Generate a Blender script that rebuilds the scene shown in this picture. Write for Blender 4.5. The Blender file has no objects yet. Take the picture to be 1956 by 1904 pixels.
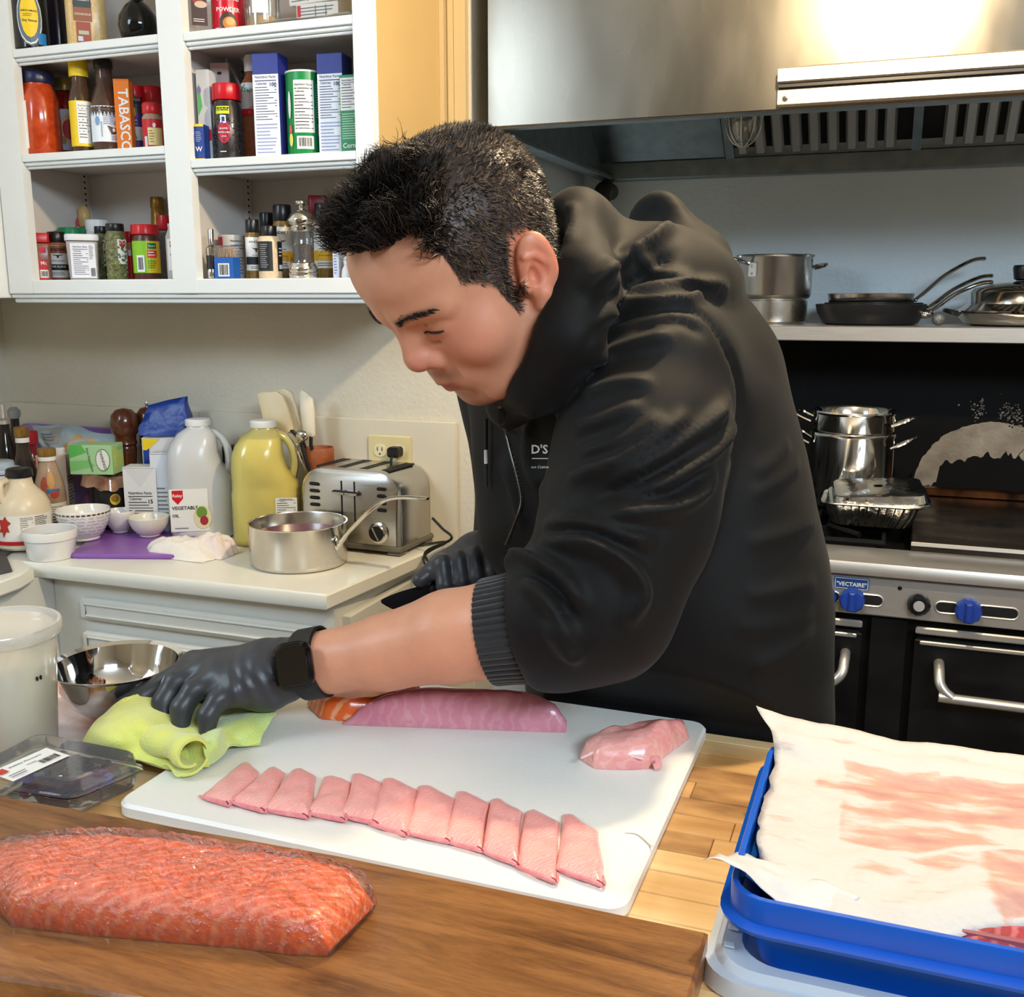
import bpy, bmesh, math, random
import numpy as np
from mathutils import Vector, Matrix, noise as mnoise
from mathutils.bvhtree import BVHTree

# ---------------------------------------------------------------- camera
scene = bpy.context.scene
COL = scene.collection
IMG_W, IMG_H, FPX = 1956, 1904, 1960.0
CAM_Z = 1.45
PITCH, YAW = math.radians(11.1), math.radians(20.4)
cam_data = bpy.data.cameras.new('camera')
cam_data.sensor_fit = 'HORIZONTAL'; cam_data.sensor_width = 36.0
cam_data.lens = 36.0 * FPX / IMG_W
cam_data.clip_start = 0.02
cam = bpy.data.objects.new('camera', cam_data); COL.objects.link(cam)
cam.location = (0, 0, CAM_Z)
cam.rotation_euler = (math.pi / 2 - PITCH, 0, YAW)
scene.camera = cam

# ---------------------------------------------------------------- light
scene.view_settings.view_transform = 'Standard'
scene.view_settings.look = 'None'
scene.view_settings.gamma = 1.0
scene.view_settings.use_curve_mapping = False
scene.view_settings.exposure = 0.0
world = bpy.data.worlds.new('world'); scene.world = world
world.use_nodes = True
world.node_tree.nodes['Background'].inputs[0].default_value = (0.75, 0.85, 1.0, 1)
world.node_tree.nodes['Background'].inputs[1].default_value = 0.25

def area_light(name, loc, target, size, power, color, size_y=None):
    d = bpy.data.lights.new(name, 'AREA'); d.energy = power; d.color = color
    d.shape = 'RECTANGLE'; d.size = size; d.size_y = size_y or size
    o = bpy.data.objects.new(name, d); COL.objects.link(o); o.location = loc
    o.rotation_euler = (Vector(target) - Vector(loc)).to_track_quat('-Z', 'Y').to_euler()
    return o
def bulb_light(name, loc, power, color, radius):
    d = bpy.data.lights.new(name, 'POINT'); d.energy = power; d.color = color; d.shadow_soft_size = radius
    o = bpy.data.objects.new(name, d); COL.objects.link(o); o.location = loc
    return o
# warm bulb hanging between the cook and the hood, cool ceiling panels on the camera's side
bulb_light('warm_bulb_light', (-0.045, 1.36, 2.16), 52, (1.0, 0.78, 0.50), 0.03)
area_light('cool_panel_light', (1.35, -0.55, 2.55), (-0.6, 1.6, 1.0), 1.2, 88, (0.70, 0.85, 1.0), 0.6)
area_light('cool_panel_light', (-1.9, -0.2, 2.5), (-0.6, 1.2, 1.0), 0.6, 36, (0.68, 0.84, 1.0), 1.2)

# ---------------------------------------------------------------- pixel helpers
FW = np.array([-math.sin(YAW) * math.cos(PITCH), math.cos(YAW) * math.cos(PITCH), -math.sin(PITCH)])
RT = np.array([math.cos(YAW), math.sin(YAW), 0.0])
UP = np.cross(RT, FW)
CC = np.array([0, 0, CAM_Z])
def ray(x, y): return FW + RT * (x - 978) / FPX - UP * (y - 952) / FPX
def atz(x, y, z):
    d = ray(x, y); return CC + d * ((z - CAM_Z) / d[2])
def aty(x, y, Y):
    d = ray(x, y); return CC + d * (Y / d[1])
def atd(x, y, dep): return CC + ray(x, y) * dep
def depth_of(p): return float((np.array(p) - CC) @ FW)
def V(*a): return np.array(a, float)

# ---------------------------------------------------------------- materials
def srgb(r, g=None, b=None):
    if g is None: r, g, b = r
    return tuple(((c / 255.0) / 12.92 if c / 255.0 <= 0.04045 else ((c / 255.0 + 0.055) / 1.055) ** 2.4) for c in (r, g, b))
MATS = {}
def mat(key, col, rough=0.5, metal=0.0, spec=0.5, var=0.0, vscale=30.0, bump=0.0, bscale=60.0, stretch=None, emit=None,
        alpha=None, trans=0.0, sss=0.0, sssr=(1, .4, .25), ior=1.45, coat=0.0, col2=None, sheen=0.0, attr=None, rvar=0.0):
    """principled material; colour may vary by noise (var / col2), by a colour attribute, with noise bump"""
    if key in MATS: return MATS[key]
    m = bpy.data.materials.new(key); m.use_nodes = True; MATS[key] = m
    nt = m.node_tree; b = nt.nodes['Principled BSDF']
    c = srgb(col)
    b.inputs['Base Color'].default_value = (*c, 1)
    b.inputs['Roughness'].default_value = rough; b.inputs['Metallic'].default_value = metal
    b.inputs['Specular IOR Level'].default_value = spec; b.inputs['IOR'].default_value = ior
    b.inputs['Transmission Weight'].default_value = trans
    b.inputs['Coat Weight'].default_value = coat; b.inputs['Coat Roughness'].default_value = 0.08
    if sheen: b.inputs['Sheen Weight'].default_value = sheen
    if sss:
        b.inputs['Subsurface Weight'].default_value = sss; b.inputs['Subsurface Radius'].default_value = sssr
        b.inputs['Subsurface Scale'].default_value = 0.006
    if alpha is not None: b.inputs['Alpha'].default_value = alpha
    if emit: b.inputs['Emission Color'].default_value = (*srgb(col), 1); b.inputs['Emission Strength'].default_value = emit
    tc = nt.nodes.new('ShaderNodeTexCoord'); mp = nt.nodes.new('ShaderNodeMapping')
    nt.links.new(tc.outputs['Object'], mp.inputs['Vector'])
    if stretch: mp.inputs['Scale'].default_value = stretch
    src = None
    if attr:
        a = nt.nodes.new('ShaderNodeVertexColor'); a.layer_name = attr; src = a.outputs['Color']
        nt.links.new(src, b.inputs['Base Color'])
    if var or col2 or rvar:
        n = nt.nodes.new('ShaderNodeTexNoise'); n.inputs['Scale'].default_value = vscale; n.inputs['Detail'].default_value = 4
        nt.links.new(mp.outputs[0], n.inputs['Vector'])
        if var or col2:
            r = nt.nodes.new('ShaderNodeValToRGB')
            r.color_ramp.elements[0].position = 0.3; r.color_ramp.elements[1].position = 0.7
            if col2: a_, z_ = srgb(col2), c
            else: a_, z_ = tuple(x * (1 - var) for x in c), tuple(min(1, x * (1 + var)) for x in c)
            r.color_ramp.elements[0].color = (*a_, 1); r.color_ramp.elements[1].color = (*z_, 1)
            nt.links.new(n.outputs['Fac'], r.inputs['Fac'])
            if src is None: nt.links.new(r.outputs['Color'], b.inputs['Base Color'])
            else:
                mx = nt.nodes.new('ShaderNodeMix'); mx.data_type = 'RGBA'; mx.blend_type = 'MULTIPLY'; mx.inputs[0].default_value = 1
                r.color_ramp.elements[0].color = (1 - var,) * 3 + (1,); r.color_ramp.elements[1].color = (1, 1, 1, 1)
                nt.links.new(src, mx.inputs[6]); nt.links.new(r.outputs['Color'], mx.inputs[7])
                nt.links.new(mx.outputs[2], b.inputs['Base Color'])
        if rvar:
            mr = nt.nodes.new('ShaderNodeMapRange'); mr.inputs['To Min'].default_value = max(0.02, rough - rvar); mr.inputs['To Max'].default_value = rough + rvar
            mr.inputs['From Min'].default_value = .3; mr.inputs['From Max'].default_value = .7
            nt.links.new(n.outputs['Fac'], mr.inputs['Value']); nt.links.new(mr.outputs[0], b.inputs['Roughness'])
    if bump:
        n2 = nt.nodes.new('ShaderNodeTexNoise'); n2.inputs['Scale'].default_value = bscale; n2.inputs['Detail'].default_value = 3
        nt.links.new(mp.outputs[0], n2.inputs['Vector'])
        bp = nt.nodes.new('ShaderNodeBump'); bp.inputs['Strength'].default_value = bump; bp.inputs['Distance'].default_value = 0.004
        nt.links.new(n2.outputs['Fac'], bp.inputs['Height']); nt.links.new(bp.outputs[0], b.inputs['Normal'])
    return m
def film(key, tint=(255, 255, 255), gloss=0.10, rough=0.05, haze=0.0, hazecol=(240, 240, 240), bump=0.0, bscale=90.0):
    """thin clear plastic: transparent, a share of haze, a fresnel gloss"""
    if key in MATS: return MATS[key]
    m = bpy.data.materials.new(key); m.use_nodes = True; MATS[key] = m
    nt = m.node_tree; nt.nodes.clear()
    out = nt.nodes.new('ShaderNodeOutputMaterial'); t = nt.nodes.new('ShaderNodeBsdfTransparent'); t.inputs[0].default_value = (*srgb(tint), 1)
    g = nt.nodes.new('ShaderNodeBsdfGlossy'); g.inputs['Roughness'].default_value = rough
    lw = nt.nodes.new('ShaderNodeLayerWeight'); lw.inputs['Blend'].default_value = 0.25
    mr = nt.nodes.new('ShaderNodeMapRange'); mr.inputs['To Min'].default_value = gloss; mr.inputs['To Max'].default_value = 0.9
    nt.links.new(lw.outputs['Fresnel'], mr.inputs['Value'])
    base = t
    if haze:
        d = nt.nodes.new('ShaderNodeBsdfDiffuse'); d.inputs[0].default_value = (*srgb(hazecol), 1)
        tl = nt.nodes.new('ShaderNodeBsdfTranslucent'); tl.inputs[0].default_value = (*srgb(hazecol), 1)
        a = nt.nodes.new('ShaderNodeMixShader'); a.inputs[0].default_value = 0.22
        nt.links.new(d.outputs[0], a.inputs[1]); nt.links.new(tl.outputs[0], a.inputs[2])
        h = nt.nodes.new('ShaderNodeMixShader'); h.inputs[0].default_value = haze
        nt.links.new(t.outputs[0], h.inputs[1]); nt.links.new(a.outputs[0], h.inputs[2]); base = h
    mx = nt.nodes.new('ShaderNodeMixShader'); nt.links.new(mr.outputs[0], mx.inputs[0])
    nt.links.new(base.outputs[0], mx.inputs[1]); nt.links.new(g.outputs[0], mx.inputs[2]); nt.links.new(mx.outputs[0], out.inputs[0])
    if bump:
        tc = nt.nodes.new('ShaderNodeTexCoord')
        n2 = nt.nodes.new('ShaderNodeTexNoise'); n2.inputs['Scale'].default_value = bscale; n2.inputs['Detail'].default_value = 5
        nt.links.new(tc.outputs['Object'], n2.inputs['Vector'])
        bp = nt.nodes.new('ShaderNodeBump'); bp.inputs['Strength'].default_value = bump; bp.inputs['Distance'].default_value = 0.006
        nt.links.new(n2.outputs['Fac'], bp.inputs['Height']); nt.links.new(bp.outputs[0], g.inputs['Normal']); nt.links.new(bp.outputs[0], lw.inputs['Normal'])
    return m
def plain(r, g, b, rough=0.45, **k): return mat('paint_%d_%d_%d_%d' % (r, g, b, int(rough * 100)), (r, g, b), rough, **k)

# ---------------------------------------------------------------- mesh building
class MB:
    def __init__(s): s.v = []; s.f = []
    def add(s, v, f):
        o = len(s.v); s.v.extend([tuple(map(float, p)) for p in v]); s.f.extend([tuple(i + o for i in q) for q in f]); return s
    def rings(s, R, close=True, cap=True, loop=False):
        n = len(R[0]); v = [p for r in R for p in r]; f = []
        m = len(R)
        for i in range(m if loop else m - 1):
            a, b = i * n, ((i + 1) % m) * n
            for j in range(n if close else n - 1):
                k = (j + 1) % n; f.append((a + j, a + k, b + k, b + j))
        if cap and not loop:
            f.append(tuple(range(n - 1, -1, -1))); f.append(tuple((m - 1) * n + j for j in range(n)))
        return s.add(v, f)
    def prism(s, poly, z0, z1, bev=0.0, M=None):
        """polygon (ccw xy) extruded along z with chamfered rims"""
        P = np.array(poly, float); c = P.mean(0)
        def inset(d):
            n = len(P); out = []
            for i in range(n):
                a, b, e = P[i - 1], P[i], P[(i + 1) % n]
                d1 = (b - a) / (np.linalg.norm(b - a) + 1e-12); d2 = (e - b) / (np.linalg.norm(e - b) + 1e-12)
                n1 = V(-d1[1], d1[0]); n2 = V(-d2[1], d2[0]); q = n1 + n2; q = q / (np.linalg.norm(q) + 1e-12)
                out.append(b + q * d / max(0.4, q @ n1))
            return out
        if bev: L = [(inset(bev), z0), (P, z0 + bev), (P, z1 - bev), (inset(bev), z1)]
        else: L = [(P, z0), (P, z1)]
        R = [[(p[0], p[1], z) for p in q] for q, z in L]
        if M is not None: R = [[tuple(M @ Vector(p)) for p in r] for r in R]
        return s.rings(R)
    def box(s, x0, x1, y0, y1, z0, z1, bev=0.0, M=None):
        return s.prism([(x0, y0), (x1, y0), (x1, y1), (x0, y1)], z0, z1, bev, M)
    def lathe(s, prof, n=24, M=None, cap=True, flute=0.0, nf=0):
        R = []
        for r, z in prof:
            q = []
            for i in range(n):
                a = 2 * math.pi * i / n
                rr = r * (1 + (flute * math.cos(nf * a) if flute else 0))
                p = (rr * math.cos(a), rr * math.sin(a), z)
                q.append(tuple(M @ Vector(p)) if M is not None else p)
            R.append(q)
        return s.rings(R, cap=cap)
    def tube(s, path, r, n=8, closed=False, cap=True, flat=None):
        P = [np.array(p, float) for p in path]; m = len(P); R = []
        rr = r if hasattr(r, '__len__') else [r] * m
        up = None
        for i in range(m):
            if closed: t = P[(i + 1) % m] - P[i - 1]
            else: t = P[min(i + 1, m - 1)] - P[max(i - 1, 0)]
            t = t / (np.linalg.norm(t) + 1e-12)
            if up is None:
                up = V(0, 0, 1) if abs(t[2]) < 0.9 else V(1, 0, 0)
            a = np.cross(t, up); a = a / (np.linalg.norm(a) + 1e-12); b = np.cross(a, t); up = b
            fx, fy = flat if flat else (1, 1)
            R.append([tuple(P[i] + rr[i] * (fx * a * math.cos(2 * math.pi * k / n) + fy * b * math.sin(2 * math.pi * k / n))) for k in range(n)])
        return s.rings(R, cap=cap, loop=closed)
    def grid(s, fn, nu, nv, closeu=False):
        v = [fn(i / (nu if closeu else nu - 1), j / (nv - 1)) for j in range(nv) for i in range(nu)]; f = []
        for j in range(nv - 1):
            for i in range(nu if closeu else nu - 1):
                k = (i + 1) % nu; f.append((j * nu + i, j * nu + k, (j + 1) * nu + k, (j + 1) * nu + i))
        return s.add(v, f)
    def ball(s, c, r, nu=14, nv=8, M=None):
        r = r if hasattr(r, '__len__') else (r, r, r)
        R = []
        for j in range(nv + 1):
            t = -math.pi / 2 + math.pi * j / nv; q = []
            ct = max(math.cos(t), 0.02)
            for i in range(nu):
                a = 2 * math.pi * i / nu
                p = Vector((r[0] * ct * math.cos(a), r[1] * ct * math.sin(a), r[2] * math.sin(t)))
                if M is not None: p = M @ p
                q.append((c[0] + p.x, c[1] + p.y, c[2] + p.z))
            R.append(q)
        return s.rings(R)
    def xform(s, M): s.v = [tuple(M @ Vector(p)) for p in s.v]; return s
    def build(s, name, material, parent=None, smooth=True, angle=40):
        me = bpy.data.meshes.new(name); me.from_pydata(s.v, [], s.f); me.update()
        return link(name, me, material, parent, smooth, angle)
def link(name, me, material, parent=None, smooth=True, angle=40):
    if material is not None: me.materials.append(material)
    if smooth:
        me.polygons.foreach_set('use_smooth', [True] * len(me.polygons))
        if angle: me.set_sharp_from_angle(angle=math.radians(angle))
    o = bpy.data.objects.new(name, me); COL.objects.link(o)
    if parent is not None: o.parent = parent
    return o
def thing(name, label, cat, loc=(0, 0, 0), rz=0.0, group=None):
    o = bpy.data.objects.new(name, None); COL.objects.link(o); o.empty_display_size = 0.05
    o.location = tuple(loc); o.rotation_euler = (0, 0, rz); o['label'] = label; o['category'] = cat
    if group: o['group'] = group
    return o
def tag(o, label, cat, group=None, kind=None):
    o['label'] = label; o['category'] = cat
    if group: o['group'] = group
    if kind: o['kind'] = kind
    return o
def struct(name, mb, m, parent=None, **k):
    o = mb.build(name, m, parent, **k)
    if parent is None: o['kind'] = 'structure'
    return o
def rrect(w, d, r, n=4, cx=0, cy=0):
    p = []
    for (sx, sy, a0) in ((1, -1, -90), (1, 1, 0), (-1, 1, 90), (-1, -1, 180)):
        for i in range(n + 1):
            a = math.radians(a0 + 90 * i / n)
            p.append((cx + sx * (w / 2 - r) + r * math.cos(a), cy + sy * (d / 2 - r) + r * math.sin(a)))
    return p
def smooth_path(pts, n=6):
    P = [np.array(p, float) for p in pts]; out = []
    for i in range(len(P) - 1):
        p0, p1, p2, p3 = P[max(i - 1, 0)], P[i], P[i + 1], P[min(i + 2, len(P) - 1)]
        for k in range(n):
            t = k / n
            out.append(0.5 * ((2 * p1) + (-p0 + p2) * t + (2 * p0 - 5 * p1 + 4 * p2 - p3) * t * t + (-p0 + 3 * p1 - 3 * p2 + p3) * t ** 3))
    out.append(P[-1]); return out

# ---------------------------------------------------------------- lettering
_txt = {}
def text_geo(s, size=1.0, bold=0.0, align='CENTER', shear=0.0):
    k = (s, bold, align, shear)
    if k not in _txt:
        cu = bpy.data.curves.new('t', 'FONT'); cu.body = s; cu.size = 1.0; cu.align_x = align; cu.align_y = 'CENTER'
        cu.resolution_u = 2; cu.offset = bold; cu.shear = shear; cu.fill_mode = 'FRONT'
        o = bpy.data.objects.new('t', cu); COL.objects.link(o)
        bpy.context.view_layer.update()
        me = bpy.data.meshes.new_from_object(o.evaluated_get(bpy.context.evaluated_depsgraph_get()))
        _txt[k] = ([tuple(v.co) for v in me.vertices], [tuple(p.vertices) for p in me.polygons])
        bpy.data.objects.remove(o); bpy.data.curves.remove(cu); bpy.data.meshes.remove(me)
    v, f = _txt[k]
    return [(p[0] * size, p[1] * size) for p in v], f
def fit_text(s, width, maxh, bold=0.0, shear=0.0):
    v, f = text_geo(s, 1.0, bold, shear=shear)
    w = max(p[0] for p in v) - min(p[0] for p in v)
    k = min(width / w, maxh / 0.72)
    cx = (max(p[0] for p in v) + min(p[0] for p in v)) / 2
    return [((p[0] - cx) * k, p[1] * k) for p in v], f
class Flat:
    """maps label space (u right, v up, metres) onto a plane"""
    def __init__(s, o, x, y): s.o, s.x, s.y = np.array(o, float), np.array(x, float), np.array(y, float); s.n = np.cross(s.x, s.y)
    def __call__(s, u, v, h=0.0): return tuple(s.o + s.x * u + s.y * v + s.n * h)
class Cyl:
    """maps label space onto a vertical cylinder of radius r (or r(z)); u = 0 lies at angle a0"""
    def __init__(s, r, a0, z0): s.r, s.a0, s.z0 = r, a0, z0
    def __call__(s, u, v, h=0.0):
        r = s.r(s.z0 + v) if callable(s.r) else s.r
        rr = s.r(s.z0) if callable(s.r) else s.r
        a = s.a0 + u / rr; return ((r + h) * math.cos(a), (r + h) * math.sin(a), s.z0 + v)
def patch(mb, mp, u0, u1, v0, v1, h, nu=1, nv=1):
    return mb.grid(lambda a, b: mp(u0 + (u1 - u0) * a, v0 + (v1 - v0) * b, h), nu + 1, nv + 1)
def blob(mb, mp, u, v, ru, rv, h, n=16):
    return poly(mb, mp, [(u + ru * math.cos(2 * math.pi * i / n), v + rv * math.sin(2 * math.pi * i / n)) for i in range(n)], h)
def poly(mb, mp, pts, h):
    P = np.array(pts, float); c = P.mean(0); n = len(P); K = 3
    v = [mp(*(c + (p - c) * k / K), h) for k in range(1, K + 1) for p in P] + [mp(*c, h)]
    f = [(i, (i + 1) % n, n * K) for i in range(n)]
    for k in range(K - 1): f += [(k * n + i, k * n + n + i, k * n + n + (i + 1) % n, k * n + (i + 1) % n) for i in range(n)]
    f = [q if len(q) == 4 else (q[0], q[1], q[2]) for q in f]
    return mb.add(v, f)
def write(mb, mp, s, u, v, w, hgt, h, bold=0.012, shear=0.0, rot=0):
    vv, f = fit_text(s, w, hgt, bold, shear); c, q = math.cos(rot), math.sin(rot)
    return mb.add([mp(u + a * c - b * q, v + a * q + b * c, h) for a, b in vv], f)
def facts(mb, mp, u0, u1, v0, v1, h, rows=9, title=True, seed=1):
    """a nutrition table: title, thick rules and rows of fine print"""
    rnd = random.Random(seed); w = u1 - u0; H = v1 - v0
    v = v1
    if title:
        write(mb, mp, 'Nutrition Facts', (u0 + u1) / 2, v1 - H * .06, w * .95, H * .10, h); v = v1 - H * .13
    patch(mb, mp, u0, u1, v - H * .018, v, h, 3)
    write(mb, mp, 'Calories', u0 + w * .3, v - H * .07, w * .5, H * .07, h)
    v -= H * .12
    step = (v - v0) / rows
    for i in range(rows):
        vv = v - step * (i + .5); e = u0 + w * rnd.uniform(.45, .95)
        if i % 4 == 2: patch(mb, mp, u0, u1, vv - step * .13, vv + step * .10, h, 3)
        else:
            patch(mb, mp, u0, e, vv - step * .13, vv + step * .13, h, 3)
            if rnd.random() < .6: patch(mb, mp, u1 - w * .1, u1, vv - step * .13, vv + step * .13, h)
def lines(mb, mp, u0, u1, v0, v1, n, h, seed=0, thick=.35):
    rnd = random.Random(seed); s = (v1 - v0) / n
    for i in range(n):
        v = v1 - s * (i + .5); patch(mb, mp, u0, u0 + (u1 - u0) * rnd.uniform(.6, 1), v - s * thick / 2, v + s * thick / 2, h, 3)
def barcode(mb, mp, u0, u1, v0, v1, h, seed=3):
    rnd = random.Random(seed); u = u0
    while u < u1:
        w = (u1 - u0) * rnd.choice((.02, .03, .05)); patch(mb, mp, u, min(u + w, u1), v0, v1, h); u += w + (u1 - u0) * rnd.choice((.02, .03, .04))
INK = mat('black_print', (30, 30, 34), .6); INKB = mat('navy_print', (25, 30, 90), .6); WHITE = mat('white_paper_label', (240, 240, 238), .5)
RED = mat('red_print', (205, 20, 35), .5); GREYINK = mat('grey_print', (120, 122, 125), .6)
# ================================================================ SETTING
M_wall = mat('beige_plaster', (212, 204, 186), .75, var=.04, vscale=6, bump=.35, bscale=90)
M_alc = mat('pale_blue_grey_plaster', (212, 224, 230), .7, var=.03, vscale=5, bump=.6, bscale=70)
M_white = mat('white_cabinet_paint', (232, 236, 236), .35, var=.015, vscale=8)
M_inner = mat('cabinet_inside_paint', (214, 208, 202), .5, var=.02, vscale=8)
M_trimp = mat('cream_trim_paint', (206, 184, 138), .45, var=.02, vscale=10)
WY = 2.13           # back wall plane
AY = 2.98           # back of the range alcove
AX = -0.885         # alcove's left wall
struct('floor', MB().box(-2.4, 2.6, -2.6, 3.1, -.1, 0), mat('brown_floor_tile', (120, 100, 84), .5, var=.1, vscale=4))
struct('ceiling', MB().box(-2.4, 2.6, -2.6, 3.1, 2.62, 2.72), mat('white_ceiling_paint', (225, 222, 214), .8, var=.02))
struct('wall_back', MB().box(-2.35, AX, WY, WY + .12, 0, 2.62), M_wall)
struct('wall_alcove_left', MB().box(AX - .12, AX, WY + .12, AY, 0, 2.62), M_alc)
struct('wall_alcove_back', MB().box(AX - .12, 2.55, AY, AY + .1, 0, 2.62), M_alc)
struct('wall_left', MB().box(-2.36, -2.24, -2.5, WY, 0, 2.62), M_wall)
struct('wall_right', MB().box(2.45, 2.57, -2.5, AY, 0, 2.62), M_wall)
struct('wall_front', MB().box(-2.36, 2.57, -2.6, -2.48, 0, 2.62), M_wall)
# backsplash strips on both walls and the fluted casing at the end of the cabinet
M_bs = mat('cream_laminate', (216, 208, 188), .35, var=.02, vscale=9)
BSZ = 1.172
bs = MB(); bs.box(-2.24, -1.62, WY - .014, WY - .0005, .87, BSZ, .002); bs.box(-1.618, -.925, WY - .014, WY - .0005, .87, BSZ, .002)
struct('trim_1', bs, M_bs)
struct('trim_2', MB().box(-2.2395, -2.226, .3, WY - .015, .87, BSZ, .002), M_bs)
cas = MB()
for i, (x0, x1, t) in enumerate([(-.9445, -.935, .03), (-.934, -.926, .024), (-.925, -.917, .03), (-.916, -.890, .018)]):
    cas.box(x0, x1, WY - t, WY - .0005, 1.475, 2.62, .003)
struct('trim_3', cas, M_trimp)

# ---------------------------------------------------------------- upper cabinets
FY = 1.80
def cabinet_upper():
    t = thing('wall_cabinet', 'open white wall cabinet with crowded shelves of jars and boxes', 'cabinet', (0, 0, 0))
    XL, XR, ZB, ZT = -1.864, -.945, 1.457, 2.6
    d = 2.058
    MB().box(XL + .001, -1.845, FY + .02, d, ZB + .005, ZT).build('side_panel', M_inner, t, False)
    MB().box(-.972, XR, FY + .02, WY - .002, ZB + .005, ZT).build('side_panel', mat('tan_side_paint', (196, 166, 112), .45, var=.03, vscale=6), t, False)
    MB().box(-1.400, -1.388, FY + .02, d, ZB + .005, ZT).build('divider', M_inner, t, False)
    MB().box(-1.845, -.972, d - .008, d, ZB + .005, ZT).build('back_panel', M_inner, t, False)
    # face frame
    MB().box(XL, -1.797, FY - .002, FY + .02, ZB, ZT, .002).build('stile', M_white, t)
    MB().box(-1.421, -1.361, FY - .002, FY + .02, ZB, ZT, .002).build('stile', M_white, t)
    MB().box(-.983, XR, FY - .002, FY + .02, ZB, ZT, .002).build('stile', M_white, t)
    MB().box(-1.7965, -.9835, FY - .0015, FY + .0195, ZB, 1.487, .002).build('bottom_rail', M_white, t)
    MB().box(-1.845, -.972, FY + .02, d - .008, 1.470, 1.486).build('bottom_shelf', M_white, t, False)
    mo = MB(); mo.box(XL, XR, FY + .004, FY + .05, 1.448, 1.457, .002); mo.box(XL, XR, FY + .012, FY + .06, 1.438, 1.448, .002)
    mo.build('bottom_moulding', M_white, t)
    for (x0, x1, z) in ((-1.796, -1.422, 1.752), (-1.796, -1.422, 1.964), (-1.360, -.984, 1.722), (-1.360, -.984, 1.962)):
        s = MB().box(x0, x1, FY - .001, FY + .02, z - .016, z, .001).build('shelf', M_white, t)
        MB().box(*((-1.844, -1.401) if x1 < -1.4 else (-1.387, -.973)), FY + .021, d - .009, z - .016, z, .0005).build('shelf_board', M_inner, s, False)
        l = MB(); l.box(x0, x1, FY + .005, FY + .0195, z - .024, z - .0162, .002); l.box(x0, x1, FY + .011, FY + .0195, z - .030, z - .0242, .002)
        l.build('shelf_lip', M_white, s)
    # pilaster strips with slots
    M_dark = plain(28, 26, 26, .7)
    for (x, sgn, y) in ((-1.845, 1, 2.03), (-1.388, 1, 1.84), (-1.388, 1, 2.03)):
        p = MB().box(x, x + .003, y - .009, y + .009, 1.487, 2.6).build('shelf_strip', M_inner, t, False)
        sl = MB(); z = 1.50
        while z < 2.3:
            sl.box(x + .003, x + .0036, y - .0025, y + .0025, z, z + .0045); z += .0135
        sl.build('slots', M_dark, p, False)
    return t
cabinet_upper()
lc = thing('corner_cabinet', 'plain white wall cabinet end at the left edge of the picture', 'cabinet')
MB().box(-2.23, -1.868, .9, WY - .02, 1.448, 2.6, .002).build('body', M_white, lc)
MB().box(-1.8678, -1.866, .93, 1.76, 1.47, 2.58, .0008).build('door', M_white, lc)

# ---------------------------------------------------------------- base cabinets and worktop
M_top = mat('cream_solid_worktop', (236, 236, 226), .25, var=.015, vscale=20)
CZ = .89
inner = [(-1.72 + .035 * math.sin(a), 1.645 - .035 + .035 * math.cos(a)) for a in []]
tp = [(-.994, 1.652), (-.950, 2.114), (-2.224, 2.114), (-2.224, .35), (-1.625, .35), (-1.655, 1.48), (-1.662, 1.56), (-1.685, 1.62), (-1.735, 1.645)]
tag(MB().prism(tp, CZ - .032, CZ, .004).build('worktop', M_top), 'cream L-shaped worktop carrying bottles, toaster and saucepan', 'worktop')
M_base = mat('pale_grey_cabinet_paint', (214, 214, 206), .4, var=.02, vscale=9)
b = thing('base_cabinet', 'pale grey base cabinet with moulded drawer fronts under the toaster', 'cabinet')
MB().box(-1.70, -1.0, 1.688, 2.10, .10, CZ - .0325).build('body', M_base, b, False)
MB().box(-1.69, -1.02, 1.75, 2.08, .001, .0995).build('toe_kick', plain(60, 58, 55), b, False)
for i, (z0, z1) in enumerate(((.765, .815), (.46, .74), (.14, .44))):
    o = MB().box(-1.615, -1.035, 1.670, 1.6875, z0, z1, .006).build('drawer_front', M_base, b)
    m_ = MB(); m_.tube([(-1.60, 1.669, z0 + .012), (-1.05, 1.669, z0 + .012), (-1.05, 1.669, z1 - .012), (-1.60, 1.669, z1 - .012)], .0035, 6, True)
    m_.build('moulding', M_base, o)
pn = MB().box(-.9995, -.982, 1.72, 2.08, .13, CZ - .06, .004).build('end_panel', M_base, b)
b2 = thing('base_cabinet', 'pale grey base cabinet along the left wall behind the tall plastic tub', 'cabinet')
MB().box(-2.22, -1.702, .4, 2.10, .10, CZ - .0325).build('body', M_base, b2, False)
MB().box(-2.2, -1.75, .42, 2.08, .001, .0995).build('toe_kick', plain(60, 58, 55), b2, False)
for z0, z1 in ((.765, .815), (.14, .74)):
    MB().box(-1.7015, -1.684, .95, 1.55, z0, z1, .006).build('drawer_front', M_base, b2)

# ---------------------------------------------------------------- wall socket
M_iv = mat('ivory_plastic', (222, 208, 160), .35)
w = thing('wall_socket', 'ivory double wall socket behind the toaster', 'socket', (-1.088, WY - .0142, 1.10))
MB().box(-.054, .054, -.006, 0, -.036, .036, .003).build('plate', M_iv, w)
for x in (-.024, .024):
    q = MB(); q.prism(rrect(.032, .030, .013), 0, .002, .0005, Matrix.Translation((x, -.006, 0)) @ Matrix.Rotation(math.pi / 2, 4, 'X'))
    r_ = q.build('receptacle', mat('pale_ivory_plastic', (232, 222, 184), .35), w)
    s = MB()
    for dx in (-.006, .006): s.box(x + dx - .001, x + dx + .001, -.0084, -.0079, -.001, .008)
    s.box(x - .002, x + .002, -.0084, -.0079, -.010, -.006); s.build('slots', plain(25, 22, 20), r_, False)
MB().ball((0, -.0065, 0), (.0025, .001, .0025), 8, 4).build('screw', plain(190, 180, 140, .3), w)

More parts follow.
